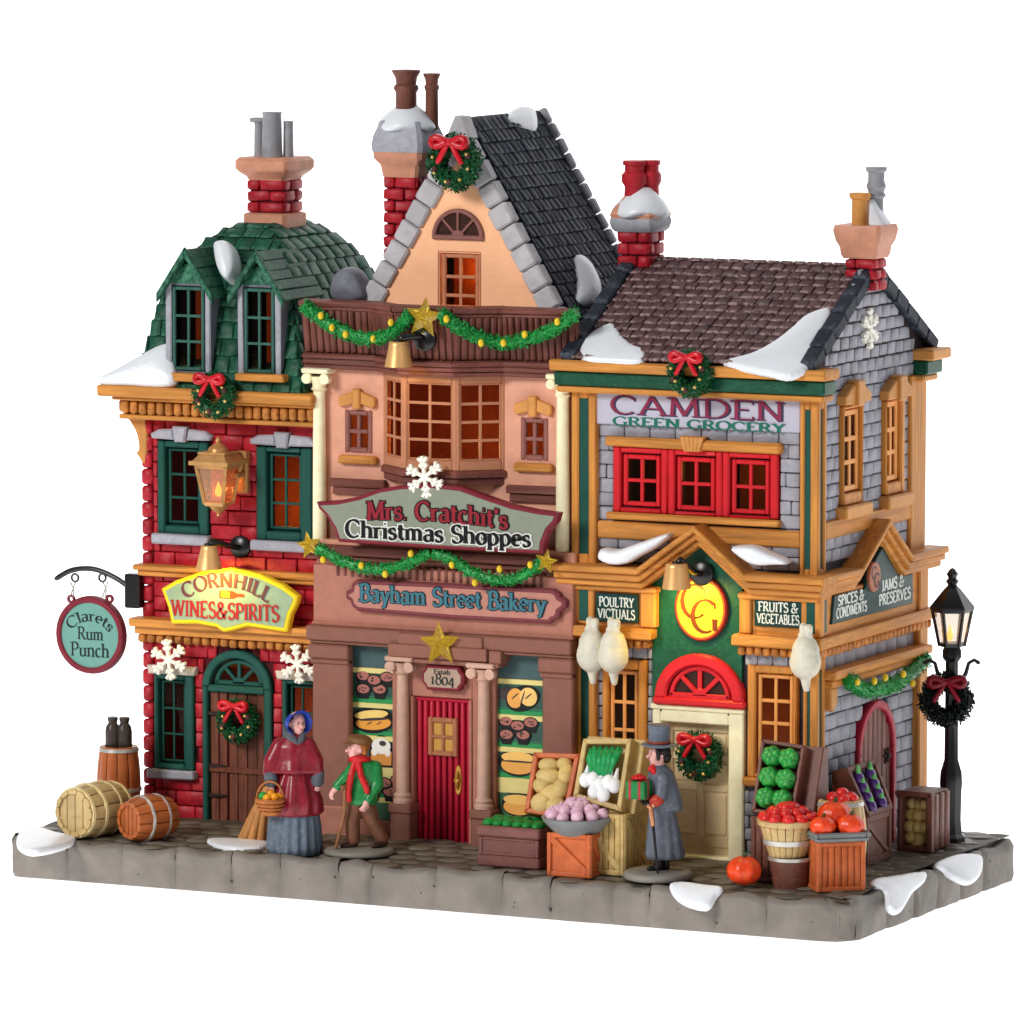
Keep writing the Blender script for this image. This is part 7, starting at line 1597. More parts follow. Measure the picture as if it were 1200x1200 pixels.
# spring onion tray on its khaki stand
ft2 = Fr((0, 1.25, front(1.25).hit(700, 943)[1]), (1, 0, 0), (0, .36, .93))
Bl, Br_, Tl, Tr = ft2.hit(672, 935), ft2.hit(728, 951), ft2.hit(684, 866), ft2.hit(741, 866)
t = empty('display_tray', ft2.p((Bl[0]+Br_[0])/2, Bl[1], -.4), 'khaki tilted tray of white bulbs with green leaves left of the man', 'produce tray')
inq = tray_build(ft2, [Bl, Br_, Tr, Tl], kwood(), t, .15, .5)
wb = paint('white_onion_skin', (240, 240, 242), .35, .03, .1, coat=.2); lg = paint('leek_leaf_green', (30, 150, 82), .35, .15, .3, 4, dry=(76, 190, 110), dryamt=.5)
for s_, v_ in ((.12, .3), (.38, .12), (.62, .1), (.86, .3), (.5, .26), (.3, .34), (.7, .34)):
    q = lerp2(inq, s_, v_); mb = MB(ft2); mb.ell((q.x, q.y, .02), (.2, .24, .18), 12, 8); mb.cap([(q.x, q.y+.1, .02), (q.x, q.y+.5, -.02)], [.11, .04], 8); build(mb, 'bulb', wb, t, smooth=True)
for k in range(11):
    s_ = .1+.8*(k/10); q0, q1 = lerp2(inq, .3+.4*(k/10)+(.05 if k % 2 else -.05), .42), lerp2(inq, s_, .92+.04*(k % 2)); mb = MB(ft2)
    dd = (q1-q0); n_ = Vector((-dd.y, dd.x)).normalized()
    m1 = q0.lerp(q1, .55); mb.tube([(q0.x, q0.y, .08), (m1.x, m1.y, .12), (q1.x, q1.y, .0)], [.03, .12, .05], 6, flat=.5); build(mb, 'leaf', lg, t, smooth=True)
sp_ = ground(697, 1022); us0, us1 = front(sp_.y).hit(694, 980)[0], front(sp_.y).hit(728, 980)[0]
hb = ft2.p(0, Br_[1], 0).z-GZ(1.6); 
pb_ = Vector((ft2.p(Bl[0], 0, 0).x+.1, 1.15, GZ(1.15)))
t, fq = crate(pb_, 0, Br_[0]-Bl[0]+.02, hb-.05, 1.7, kwood(), 'tall khaki crate stand with cross braced side under the white bulbs', slats=3)
# wedge that carries the tray
u0_, u1_ = 0, Br_[0]-Bl[0]+.05; tz = ft2.p(0, Tr[1], 0); by_ = ft2.p(0, Br_[1], 0)
mb = MB(Fr((pb_.x+u0_, 0, 0), (0, 1, 0), (0, 0, 1))); mb.prism([(by_.y+.35, by_.z-.1), (tz.y+.7, by_.z-.1), (tz.y+.65, tz.z-.1), (tz.y+.3, tz.z-.06)], -.1, u1_+.1, .03); build(mb, 'tray_support', kwood(), t)
# crate with bowl of pink bulbs
p = ground(641, 1026); u1_ = front(p.y).hit(692, 1005)[0]-p.x; hh = front(p.y).hit(667, 977)[1]-p.z
t, fq = crate(p, 0, u1_, hh, 1.1, rust(), 'small rust orange crate under the grey bowl, left of the man', planks=False)
cb = Vector((p.x+u1_/2+.02, p.y+.55, p.z+hh)); t = empty('bowl', cb, 'wide grey bowl heaped with pale pink bulbs on the rust orange crate', 'bowl')
mb = MB(); mb.lathe([(.62, -.08), (.8, .1), (1.0, .32), (1.05, .42), (.98, .44), (.9, .36), (.01, .3)], cb, n=32); build(mb, 'bowl_body', paint('grey_tin_paint', (122, 126, 126), .38, .06, .1), t, angle=40)
pk = paint('pale_pink_bulb', (224, 180, 202), .38, .08, .1, 4, dry=(244, 222, 230), dryamt=.6, coat=.2, rnd=.05)
random.seed(62)
for k in range(26):
    ring_ = 0 if k < 11 else (1 if k < 19 else 2); n_ = (11, 8, 7)[ring_]; a = k*2*math.pi/n_+ring_*.4; rr = (.78, .5, .2)[ring_]
    mb = MB(); mb.ell((cb.x+rr*math.cos(a), cb.y+rr*math.sin(a), cb.z+(.48, .62, .76)[ring_]+random.uniform(-.04, .04)), (.19, .19, .2), 10, 8); mb.cap([(cb.x+rr*math.cos(a), cb.y+rr*math.sin(a), cb.z+(.6, .74, .88)[ring_]), (cb.x+rr*math.cos(a)+.03, cb.y+rr*math.sin(a), cb.z+(.7, .84, .98)[ring_])], [.07, .03], 6); build(mb, 'bulb', pk, t, smooth=True)
# cabbage tray on stand
ft3 = Fr((0, 1.9, front(1.9).hit(905, 955)[1]), (1, 0, 0), (0, .38, .92))
Bl, Br_, Tl, Tr = ft3.hit(881, 952), ft3.hit(930, 958), ft3.hit(893, 866), ft3.hit(944, 874)
t = empty('display_tray', ft3.p((Bl[0]+Br_[0])/2, Bl[1], -.4), 'chocolate brown tilted tray with six green cabbages', 'produce tray')
inq = tray_build(ft3, [Bl, Br_, Tr, Tl], choc(), t, .12, .5)
cbg = paint('cabbage_green', (34, 150, 60), .35, .2, .3, 4, dry=(140, 216, 110), dryamt=.6, coat=.2)
for s_ in (.27, .74):
    for v_ in (.18, .5, .82):
        q = lerp2(inq, s_, v_); c_ = MB(ft3); c_.ell((q.x, q.y, 0.0), (.29, .3, .28), 14, 10); cab = build(c_, 'cabbage', cbg, t, smooth=True)
        for k in range(6):
            a = k*math.pi/3+.3; mb = MB(ft3); mb.ell((q.x+.1*math.cos(a), q.y+.1*math.sin(a), .06), (.2, .2, .25), 9, 6, Matrix.Rotation(a, 3, 'Z') @ Matrix.Rotation(.5, 3, 'Y')); build(mb, 'leaf', cbg, cab, smooth=True)
pb_ = Vector((ft3.p(Bl[0], 0, 0).x+.05, 1.75, GZ(1.7))); hb = ft3.p(0, Br_[1], 0).z-pb_.z
tc, fq = crate(pb_, 0, Br_[0]-Bl[0], hb-.02, 1.5, choc(), 'chocolate brown crate stand behind the bushel basket, under the cabbages')
tz = ft3.p(0, Tr[1], 0); by_ = ft3.p(0, Br_[1], 0); mb = MB(Fr((pb_.x, 0, 0), (0, 1, 0), (0, 0, 1))); mb.prism([(by_.y+.35, by_.z-.1), (tz.y+.7, by_.z-.1), (tz.y+.65, tz.z-.1), (tz.y+.3, tz.z-.06)], -.05, Br_[0]-Bl[0]+.4, .03); build(mb, 'tray_support', choc(), tc)
# bucket + bushel basket with red tomatoes
p = ground(918, 1041); p.y += .5; f = gfr(p); z_ = lambda y: f.hit(915, y)[1]
mb = MB(); 
t = empty('bucket', p, 'dark brown ribbed bucket under the bushel basket', 'bucket'); hb = z_(1003)-.0
mb.lathe([(.5, -.05), (.52, .05), (.56, hb*.3), (.54, hb*.32), (.58, hb*.6), (.56, hb*.62), (.61, hb*.93), (.6, hb)], p, n=28); build(mb, 'bucket_body', choc(), t, angle=35)
mb = MB(); mb.lathe([(.6, hb-.12), (.65, hb-.1), (.65, hb-.01), (.6, hb)], p, n=28); build(mb, 'rim_band', silver(), t, angle=35)
pb2 = Vector((p.x-.08, p.y, p.z+hb)); t = empty('bushel_basket', pb2, 'pale bushel basket heaped with red tomatoes on the dark bucket', 'basket'); hk = z_(962)-hb
for k in range(20):
    a0, a1 = 2*math.pi*(k+.05)/20, 2*math.pi*(k+.95)/20; mb = MB(); rr = []
    for r_, zq in ((.52, 0), (.64, hk*.35), (.74, hk*.7), (.82, hk)):
        rr.append([(pb2.x+q*math.cos(a), pb2.y+q*math.sin(a), pb2.z+zq) for q, a in ((r_, a0), (r_+.02, (a0+a1)/2), (r_, a1), (r_-.08, a1), (r_-.08, a0))])
    mb.loft(rr); build(mb, 'slat', palew(), t, angle=40)
for zq, r_, m_ in ((hk*.42, .69, silver()), (hk*.97, .86, palew())): mb = MB(); mb.lathe([(r_-.04, zq-.08), (r_+.02, zq-.07), (r_+.04, zq+.07), (r_-.03, zq+.09)], pb2, n=30, wob=.01); build(mb, 'band', m_, t, angle=40)
tom = paint('tomato_red', (222, 36, 38), .3, .1, .1, 4, dry=(240, 96, 70), dryamt=.3, coat=.4)
build(MB().lathe([(.8, hk*.85), (.5, hk+.12), (.01, hk+.2)], pb2, n=20), 'basket_filling', tom, t, smooth=True)
random.seed(63)
for k in range(25):
    ring_ = 0 if k < 11 else (1 if k < 19 else 2); n_ = (11, 8, 6)[ring_]; a = k*2*math.pi/n_+ring_*.3; rr = (.68, .42, .15)[ring_]; c_ = (pb2.x+rr*math.cos(a), pb2.y+rr*math.sin(a), pb2.z+hk+(.1, .26, .38)[ring_])
    mb = MB(); mb.ell(c_, (.2, .2, .17), 12, 8); o = build(mb, 'tomato', tom, t, smooth=True)
# crate with pumpkins
p = ground(941, 1042); 
f0 = Fr(p, (.98, .2, 0), (0, 0, 1)); ue = f0.hit(984, 1047)[0]
rotc = .0; c0 = ground(952, 1046); 
uR = front(c0.y).hit(1014, 1020)[0]-c0.x
fpc = front(c0.y); hh = fpc.hit(985, 990)[1]-c0.z
pl_ = ground(940, 1040); pr_ = ground(1014, 1046); rot_ = math.atan2(pr_.y-pl_.y, pr_.x-pl_.x); wd_ = (pr_-pl_).length
pl_ = ground(958, 1046); t, fq = crate(pl_, 0, 1.42, hh, 1.25, rust(), 'rust orange crate carrying the grey tray of pumpkins', rot=R(26+14), left=True, brace=False, slats=5)
cc_ = fq.p(.71, hh, -.6); t = empty('tray', cc_, 'grey tray holding three orange pumpkins on the rust orange crate', 'tray')
mb = MB(fq); mb.box(-.08, 1.5, hh+.0, hh+.14, -1.3, .1, .05); build(mb, 'tray_base', paint('grey_tin_paint', (122, 126, 126), .38, .06, .1), t); fr_up = Fr(fq.p(0, hh+.13, 0), fq.u, -fq.w); mb = MB(fr_up); mb.ring((-.13, 1.55, -.15, 1.38), (.0, 1.42, -.02, 1.25), 0, .14, .04); build(mb, 'tray_rim', paint('grey_tin_paint', (122, 126, 126), .38, .06, .1), t)
for u, v, w_, r_ in ((.24, .36, -.3, .38), (1.05, .36, -.26, .42), (.75, .6, -.85, .5)):
    pumpkin(t, fq, u, hh+v+.05, w_, r_)
# pale barrel with tomatoes
p = ground(985, 1000); p = Vector((24.0+.35, 3.0, GZ(3))); f = front(p.y)
uc = f.hit(984, 960)[0]; ztp_ = f.hit(984, 936)[1]
barrel(Vector((uc, 3.0, GZ(3))), (0, 0, 1), ztp_-GZ(3), .64, .78, palew(), silver(), 'pale upright barrel with tomatoes on its lid behind the pumpkins', hoops=(.1, .55, .95))
t = empty('tomato_heap', (uc+.15, 2.9, ztp_-.1), 'small heap of red tomatoes on the lid of the pale upright barrel', 'tomatoes')
for k in range(7): mb = MB(); a = k*1.05; rr = .3 if k < 6 else 0; mb.ell((uc+.12+rr*math.cos(a), 2.9+rr*math.sin(a), ztp_+.05+(.14 if k == 6 else 0)), (.19, .19, .16), 12, 8); build(mb, 'tomato', tom, t, smooth=True)
# purple aubergine tray facing the side street
fs5 = Fr((XS+1.35, 0, side(XS+1.35).hit(1030, 953)[1]), (0, 1, 0), (-.42, 0, .9))
Bl, Br_, Tl, Tr = fs5.hit(1017, 958), fs5.hit(1046, 948), fs5.hit(990, 900), fs5.hit(1024, 889)
t = empty('display_tray', fs5.p((Bl[0]+Br_[0])/2, Bl[1], -.3), 'narrow chocolate brown tray of purple aubergines beside the small arched door', 'produce tray')
inq = tray_build(fs5, [Bl, Br_, Tr, Tl], choc(), t, .17, .4)
aub = paint('aubergine_purple', (84, 46, 122), .3, .12, .1, coat=.4); agr = paint('calyx_green', (110, 190, 110), .4, .1, .2)
for s_ in (.25, .75):
    for v_ in (.14, .38, .62, .86):
        q = lerp2(inq, s_, v_); mb = MB(fs5); mb.ell((q.x, q.y-.05, .0), (.2, .24, .15), 10, 8); ob = build(mb, 'aubergine', aub, t, smooth=True); mb = MB(fs5); mb.cap([(q.x-.05, q.y+.12, .08), (q.x+.08, q.y+.26, .08)], [.1, .05], 6); build(mb, 'calyx', agr, ob, smooth=True)
pA = Vector((XS+1.35, (Bl[0]), 0)); a_ = fs5.p(Bl[0], Bl[1], 0); b_ = fs5.p(Br_[0], Br_[1], 0); tt_ = fs5.p(Tr[0], Tr[1], 0)
hb = a_.z-GZ(3); fS = Fr((a_.x-.05, 0, GZ(3)), (0, 1, 0), (0, 0, 1)); y0_, y1_ = Bl[0], Br_[0]
t = empty('crate', (a_.x-.6, (y0_+y1_)/2, GZ(3)), 'chocolate brown crate stand with sloping back under the purple aubergines', 'crate')
build(MB(fS).box(y0_+.03, y1_-.03, 0, hb, -1.2, -.03, .03), 'crate_body', choc(), t); mb = MB(fS); mb.ring((y0_, y1_, -.02, hb+.02), (y0_+.18, y1_-.18, .2, hb-.2), -.08, .04, .03); build(mb, 'crate_frame', choc(), t)
mb = MB(fS); mb.prism([(y0_+.18, hb-.2), (y0_+.36, hb-.2), (y1_-.18, .3), (y1_-.18, .2), (y1_-.34, .2), (y0_+.18, hb-.34)], -.06, .02, .015); build(mb, 'brace', choc(), t)
mb = MB(Fr((0, y0_, 0), (1, 0, 0), (0, 0, 1))); dxx = Tl[1]-Bl[1]; top = fs5.p(Bl[0], Tl[1], -.15); bot = fs5.p(Bl[0], Bl[1], -.15); mb.prism([(bot.x-.1, bot.z-.1), (top.x, top.z), (top.x-.35, top.z-.1), (top.x-.35, bot.z-.1)], -(y1_-y0_), 0.0, .03); build(mb, 'tray_support', choc(), t)
# open crate of potatoes lying on its side
p0 = ground(1050, 996); p1 = ground(1103, 985); Yc = 8.4
fO = front(8.2); ua, ub = fO.hit(1051, 960)[0], fO.hit(1090, 960)[0]; z0_, z1_ = GZ(8), fO.hit(1070, 929)[1]
fO = Fr((0, 8.2, 0), (1, 0, 0), (0, 0, 1)); ua = max(ua, XS+.25)
t = empty('crate', ((ua+ub)/2, 9, z0_), 'dark brown open crate tipped forward with yellow potatoes, between side door and street lamp', 'crate')
dpt = 1.4; mb = MB(fO); mb.ring((ua, ub, z0_, z1_), (ua+.14, ub-.14, z0_+.16, z1_-.14), -dpt, 0, .03); build(mb, 'crate_frame', choc(), t); build(MB(fO).box(ua+.05, ub-.05, z0_+.1, z1_-.1, -dpt, -dpt+.12, .02), 'crate_bottom', choc(), t)
mb = MB(fO); mb.box(ua-.05, ub+.06, z1_-.12, z1_+.04, -.16, .06, .03); mb.box(ub-.1, ub+.08, z0_, z1_, -.2, .06, .03); build(mb, 'crate_edge', choc(), t)
for k in range(3): piece('slat', Fr((ub+.02, 0, z0_), (0, 1, 0), (0, 0, 1)), 8.5+k*.42, (z1_-z0_)/2, .03, .36, z1_-z0_-.1, .08, choc(), t, .03)
random.seed(64)
for k in range(12):
    mb = MB(fO); mb.ell((ua+.3+(k % 3)*(ub-ua-.6)/2, z0_+.35+(k//3)*.34, -.4+random.uniform(-.1, .1)), (random.uniform(.2, .26), .2, .2), 10, 7); build(mb, 'potato', pot, t, smooth=True)
q = ground(1076, 996, .0); mb = MB(Fr((q.x, q.y, GZ(q.y)), (1, 0, 0), (0, 0, 1))); mb.ell((0, .2, 0), (.26, .2, .2), 12, 8, Matrix.Rotation(.6, 3, 'Z')); o = build(mb, 'potato', pot, smooth=True); tag(o, 'loose potato lying on the pavement in front of the tipped crate', 'potato')
# sheaf leaning behind the woman
p = ground(303, 982); f = gfr(p); t = empty('straw_sheaf', p, 'bundled straw coloured sheaf standing behind the woman\'s basket', 'sheaf')
strw = paint('straw_brown', (196, 136, 78), .5, .14, .4, 3, grain=2, dry=(150, 96, 48), dryamt=.6)
for k in range(11):
    a = k*2*math.pi/10 if k < 10 else 0; rr = .42 if k < 10 else 0; mb = MB(f); mb.cap([(-.05+rr*math.cos(a), .0, rr*math.sin(a)*.7), (.1+rr*.5*math.cos(a), .8, rr*.5*math.sin(a)), (.32+rr*.25*math.cos(a), 1.5, rr*.25*math.sin(a))], [.15, .13, .07], 7); build(mb, 'stalk_bunch', strw, t, smooth=True)
# ================================================================== people
random.seed(71)
skin = lambda: paint('painted_skin', (226, 170, 162), .42, .04, .06, 4, sss=.15)
hairb = lambda: paint('brown_hair', (96, 60, 40), .5, .15, .4, 8)
eyem = lambda: paint('painted_eye', (52, 34, 30), .4, 0, 0)
def hand(mb, wr, d, n_, s=.16, curl=.5, side=1):
    """palm and five bent fingers; d = pointing direction, n_ = back of the hand"""
    d = Vector(d).normalized(); n_ = Vector(n_); n_ = (n_-d*n_.dot(d)).normalized(); a = d.cross(n_)*side; wr = Vector(wr)
    P = lambda x, y, z: wr+d*x*s+a*y*s+n_*z*s
    mb.cap([P(-.3, 0, 0), P(.35, 0, 0), P(.9, .0, 0)], [s*.42, s*.5, s*.5], 10, flat=.62) if False else mb.cap([tuple(P(-.3, 0, 0)), tuple(P(.4, 0, 0)), tuple(P(.85, 0, 0))], [s*.36, s*.44, s*.42], 10)
    for k, (y, L) in enumerate(((-.42, .8), (-.14, .95), (.14, .9), (.4, .68))):
        b0 = P(.95, y, 0); c1 = P(.95+L*.45, y*1.08, -curl*.18); c2 = P(.95+L*.8, y*1.1, -curl*.62); c3 = P(.95+L*.8, y*1.1, -curl*1.0)
        mb.cap([tuple(b0), tuple(c1), tuple(c2), tuple(c3)], [s*.17, s*.16, s*.15, s*.13], 7)
    mb.cap([tuple(P(.1, -.4, 0)), tuple(P(.6, -.75, -.15)), tuple(P(1.05, -.72, -.35*curl-.1))], [s*.19, s*.18, s*.14], 7)
def head(mb, c, r, fw, tilt=0, neck=True):
    """skull, jaw, nose, ears, brow; fw = facing direction in the figure frame (u, v, w)"""
    fw = Vector(fw).normalized(); up = Vector((0, 1, 0)); sd = up.cross(fw).normalized(); c = Vector(c); P = lambda x, y, z: tuple(c+sd*x*r+up*y*r+fw*z*r)
    M_ = Matrix((sd, up, fw)).transposed()
    mb.ell(P(0, .18, -.08), (r*.86, r*.98, r*.98), 16, 12, M_); mb.ell(P(0, -.42, .26), (r*.6, r*.62, r*.62), 14, 10, M_); mb.ell(P(0, -.8, .5), (r*.3, r*.22, r*.26), 10, 8, M_)
    mb.ell(P(.38, -.22, .52), (r*.3, r*.3, r*.26), 10, 8, M_); mb.ell(P(-.38, -.22, .52), (r*.3, r*.3, r*.26), 10, 8, M_)
    mb.cap([P(0, .12, .84), P(0, -.16, 1.1)], [r*.1, r*.17], 8); mb.ell(P(0, -.47, .83), (r*.26, r*.07, r*.12), 10, 6, M_); mb.ell(P(0, -.58, .8), (r*.22, r*.08, r*.12), 10, 6, M_)
    mb.ell(P(0, .34, .78), (r*.52, r*.1, r*.16), 10, 6, M_)
    for s in (-1, 1): mb.ell(P(s*.86, -.02, -.05), (r*.12, r*.26, r*.18), 8, 6, M_)
    if neck: mb.cap([P(0, -.6, -.1), P(0, -1.35, -.15)], [r*.5, r*.55], 12)
    return P, M_
def eyes(par, fr, P, M_, r, look=.0):
    for s in (-1, 1):
        mb = MB(fr); mb.ell(P(s*.3, .1, .86), (r*.13, r*.07, r*.05), 8, 6, M_); build(mb, 'eye', eyem(), par, smooth=True)
        mb = MB(fr); mb.ell(P(s*.3, .3, .9), (r*.17, r*.035, r*.05), 8, 6, M_); build(mb, 'eyebrow', eyem(), par, smooth=True)
    mb = MB(fr); mb.ell(P(0, -.525, .93), (r*.2, r*.035, r*.04), 10, 6, M_); build(mb, 'lips', paint('painted_lips', (190, 84, 88), .4, 0, 0), par, smooth=True)
def person(p, label): return empty('person', p, label, 'person')
def loft_e(mb, secs, n=48, pleat=0, pa=.0):
    """secs: (v, cu, cw, ru, rw, pleatamp)"""
    rings = []
    for v, cu, cw, ru, rw, am in secs:
        rings.append([(cu+ru*math.cos(2*math.pi*k/n)*(1+am*math.cos(pleat*2*math.pi*k/n+.6*v)), v, cw+rw*math.sin(2*math.pi*k/n)*(1+am*math.cos(pleat*2*math.pi*k/n+.6*v))) for k in range(n)])
    mb.loft(rings)
# ---- woman
p = ground(345, 1000); f = FrS(gfr(p), 1.09, .96); t = person(p, 'woman in a blue bonnet, dark red caped coat and grey pleated skirt with a basket')
redc = paint('dark_red_coat', (132, 26, 42), .32, .1, .15, 2.5, dry=(176, 62, 76), dryamt=.35, coat=.3); greys = paint('slate_skirt', (88, 100, 114), .42, .12, .2, 2.5, dry=(128, 140, 152), dryamt=.5)
mb = MB(f); loft_e(mb, [(0, 0, 0, .74, .6, .05), (.25, 0, 0, .76, .62, .07), (.8, 0, 0, .72, .58, .065), (1.4, 0, 0, .64, .52, .04), (1.6, 0, 0, .5, .4, .0)], 90, 17); build(mb, 'skirt', greys, t, smooth=True)
mb = MB(f); loft_e(mb, [(1.08, -.02, 0, .76, .6, .03), (1.16, -.02, 0, .82, .66, .06), (1.5, 0, 0, .76, .6, .07), (1.95, 0, 0, .6, .48, .06), (2.35, .02, 0, .42, .34, .04), (2.6, .02, 0, .38, .31, 0), (2.9, .02, 0, .45, .33, 0), (3.15, 0, 0, .36, .26, 0), (3.3, 0, 0, .16, .14, 0)], 72, 11); coat = build(mb, 'coat', redc, t, smooth=True)
mb = MB(f)                                    # cape over shoulders and upper arms
loft_e(mb, [(2.22, 0, .02, .74, .48, .06), (2.3, 0, .02, .78, .5, .08), (2.6, 0, .0, .66, .44, .05), (2.95, .0, .0, .54, .38, .01), (3.15, 0, 0, .36, .28, 0), (3.32, 0, 0, .2, .18, 0)], 60, 7)
mb.cap([(-.4, 2.95, .05), (-.62, 2.5, .12), (-.68, 2.2, .2)], [.24, .26, .2], 12); mb.cap([(.4, 2.95, .05), (.6, 2.55, .12), (.66, 2.2, .16)], [.24, .25, .2], 12)
o = build(mb, 'cape', redc, t); remesh(o, .035, 4)
cuffm = paint('grey_fur_cuff', (92, 98, 106), .7, .15, .8, 8)
for pts in (((-.68, 2.25, .2), (-.64, 2.02, .3)), ((.68, 2.25, .16), (.66, 2.02, .22))):
    mb = MB(f); mb.cap([tuple(x) for x in pts], [.18, .19], 14); build(mb, 'cuff', cuffm, t, smooth=True)
mb = MB(f); hc = (.08, 3.55, .03); P, M_ = head(mb, hc, .275, (.5, -.04, .86)); hand(mb, (-.64, 1.98, .32), (0.02, -1, .1), (-.5, .1, 1), .16, .9, -1); hand(mb, (.66, 1.98, .24), (.03, -1, .08), (.6, 0, .8), .15, .5)
mb.cap([(-.66, 2.1, .28), (-.64, 1.95, .32)], [.08, .07], 8); mb.cap([(.67, 2.1, .2), (.66, 1.95, .24)], [.08, .07], 8); mb.cap([(-.3, 3.0, 0), (-.6, 2.5, .12), (-.66, 2.1, .28)], [.14, .12, .08], 8); mb.cap([(.3, 3.0, 0), (.6, 2.5, .1), (.67, 2.1, .2)], [.14, .12, .08], 8); mb.ell((0, 2.9, 0), (.34, .3, .24)); mb.cap([(0, 3.1, 0), (0.02, 3.3, 0)], [.15, .13])
b = build(mb, 'body', skin(), t); remesh(b, .016, 2); eyes(b, f, P, M_, .275)
mb = MB(f); fwv = Vector((.5, -.05, .86)).normalized(); sd = Vector((0, 1, 0)).cross(fwv).normalized(); hcv = Vector(hc); blue = paint('royal_blue_bonnet', (34, 66, 168), .35, .1, .15, 3, dry=(70, 110, 210), dryamt=.3)
def bn(a, z, r): return tuple(hcv+fwv*z+(sd*math.cos(a)+Vector((0, 1, 0))*math.sin(a))*r)
def bonring(z, r, n=28, th=.0): return [bn(math.pi*2*k/n, z+(.0 if math.sin(math.pi*2*k/n) > -.2 else -.03)+.06*max(0, math.sin(math.pi*2*k/n)), r*(1 if math.sin(math.pi*2*k/n) > -.5 else .86)) for k in range(n)]
rg = [bonring(-.34, .04), bonring(-.32, .16), bonring(-.24, .26), bonring(-.08, .3), bonring(.02, .29), bonring(.1, .33), bonring(.19, .4), bonring(.2, .39), bonring(.09, .31), bonring(-.02, .27), bonring(-.1, .25)]
mb.loft(rg, cap=False); build(mb, 'bonnet', blue, t, smooth=True)
mb = MB(f); mb.ell(tuple(hcv+fwv*(-.03)+Vector((0, .1, 0))), (.235, .2, .24), 14, 10); build(mb, 'hair', hairb(), t, smooth=True)
mb = MB(f); mb.cap([(-.12, 3.32, .18), (0, 3.14, .24), (.1, 3.0, .28)], [.08, .11, .06], 8); mb.cap([(.28, 3.3, .12), (.2, 3.14, .22), (.12, 3.0, .28)], [.07, .1, .06], 8); mb.cap([(-.24, 3.42, -.02), (-.2, 3.25, .1), (-.05, 3.15, .24)], [.09, .12, .1], 8); build(mb, 'scarf', cuffm, t, smooth=True)
# her basket
bc = Vector((-.66, 1.42, .5)); tb = empty('basket', f.p(bc.x, bc.y-.3, bc.z), 'small wicker basket of oranges and a lime in the woman\'s hand', 'basket')
wk = paint('wicker_brown', (186, 112, 58), .5, .2, .5, 8, dry=(120, 66, 30), dryamt=.6)
mb = MB(f); mb.lathe([(.2, -.3), (.26, -.24), (.34, -.05), (.4, .12), (.42, .17), (.36, .17), (.01, .1)], tuple(bc), (0, 1, 0), 22); build(mb, 'wicker_body', wk, tb, smooth=True)
for zq, r_ in ((-.2, .3), (-.1, .35), (0, .385), (.12, .42)):
    mb = MB(f); mb.tube([(bc.x+r_*math.cos(a), bc.y+zq, bc.z+r_*math.sin(a)) for a in [k*2*math.pi/20 for k in range(20)]], .028, 5, True); build(mb, 'wicker_band', wk, tb, smooth=True)
mb = MB(f); mb.tube([(bc.x+.38*math.cos(a), bc.y+.12+.5*math.sin(a), bc.z) for a in [math.pi*k/12 for k in range(13)]], .03, 6); build(mb, 'handle', wk, tb, smooth=True)
orn = paint('orange_fruit', (250, 164, 28), .35, .06, .2, coat=.3)
for u, v, w_, m_, nm in ((.12, .2, .12, orn, 'orange'), (.02, .26, -.08, orn, 'orange'), (.24, .18, -.05, orn, 'orange'), (-.08, .18, .18, orn, 'orange'), (-.2, .22, .05, paint('lime_green_fruit', (40, 150, 60), .35), 'lime')):
    mb = MB(f); mb.ell((bc.x+u, bc.y+v, bc.z+w_), .13, 10, 8); build(mb, nm, m_, tb, smooth=True)
# ---- boy with crutch on a round stand
p = ground(421, 1000); f = FrS(gfr(p), 1.03); t = person(p, 'boy in a brown cap, green jacket and red scarf, pointing left with a crutch')
st_m = paint('grey_figure_stand', (132, 128, 120), .5, .08, .15)
mb = MB(f); mb.lathe([(.98, 0), (1.02, .05), (.99, .13), (.9, .17), (.01, .18)], (0, 0, 0), (0, 1, 0), 36); build(mb, 'stand', st_m, t, smooth=True)
gj = paint('green_jacket', (28, 128, 62), .35, .1, .15, 3, dry=(70, 176, 98), dryamt=.35, coat=.25); br = paint('brown_trousers', (116, 74, 54), .45, .1, .2, 3, dry=(146, 100, 76), dryamt=.4); shoe = paint('dark_brown_shoe', (62, 42, 36), .35, .1)
mb = MB(f)
mb.cap([(-.12, 1.45, 0), (-.2, .9, .05), (-.16, .42, .0)], [.26, .22, .2], 12); mb.cap([(.2, 1.45, 0), (.38, .9, -.05), (.66, .42, -.1)], [.26, .22, .19], 12); mb.ell((.05, 1.5, 0), (.36, .26, .28)); o = build(mb, 'trousers', br, t); remesh(o, .03, 3)
mb = MB(f); mb.cap([(-.14, .28, .0), (-.34, .24, .06), (-.46, .23, .1)], [.12, .1, .09], 10); mb.cap([(-.14, .45, 0), (-.12, .3, 0)], .12, 8); o = build(mb, 'shoe', shoe, t); remesh(o, .025, 2)
mb = MB(f); mb.cap([(.72, .3, -.1), (.52, .26, .1), (.42, .25, .18)], [.12, .1, .09], 10); mb.cap([(.66, .45, -.1), (.7, .3, -.1)], .12, 8); o = build(mb, 'shoe', shoe, t); remesh(o, .025, 2)
mb = MB(f); loft_e(mb, [(1.42, .08, 0, .42, .32, 0), (1.55, .08, 0, .46, .34, 0), (1.9, .1, 0, .42, .31, 0), (2.35, .14, 0, .42, .3, 0), (2.62, .16, 0, .34, .26, 0), (2.75, .14, 0, .16, .16, 0)], 36)
mb.cap([(-.12, 2.5, .08), (-.4, 2.2, .2), (-.62, 1.98, .26)], [.2, .17, .14], 12); mb.cap([(.46, 2.48, .0), (.52, 2.0, .12), (.28, 1.6, .3)], [.21, .2, .15], 12); o = build(mb, 'jacket', gj, t); remesh(o, .03, 4)
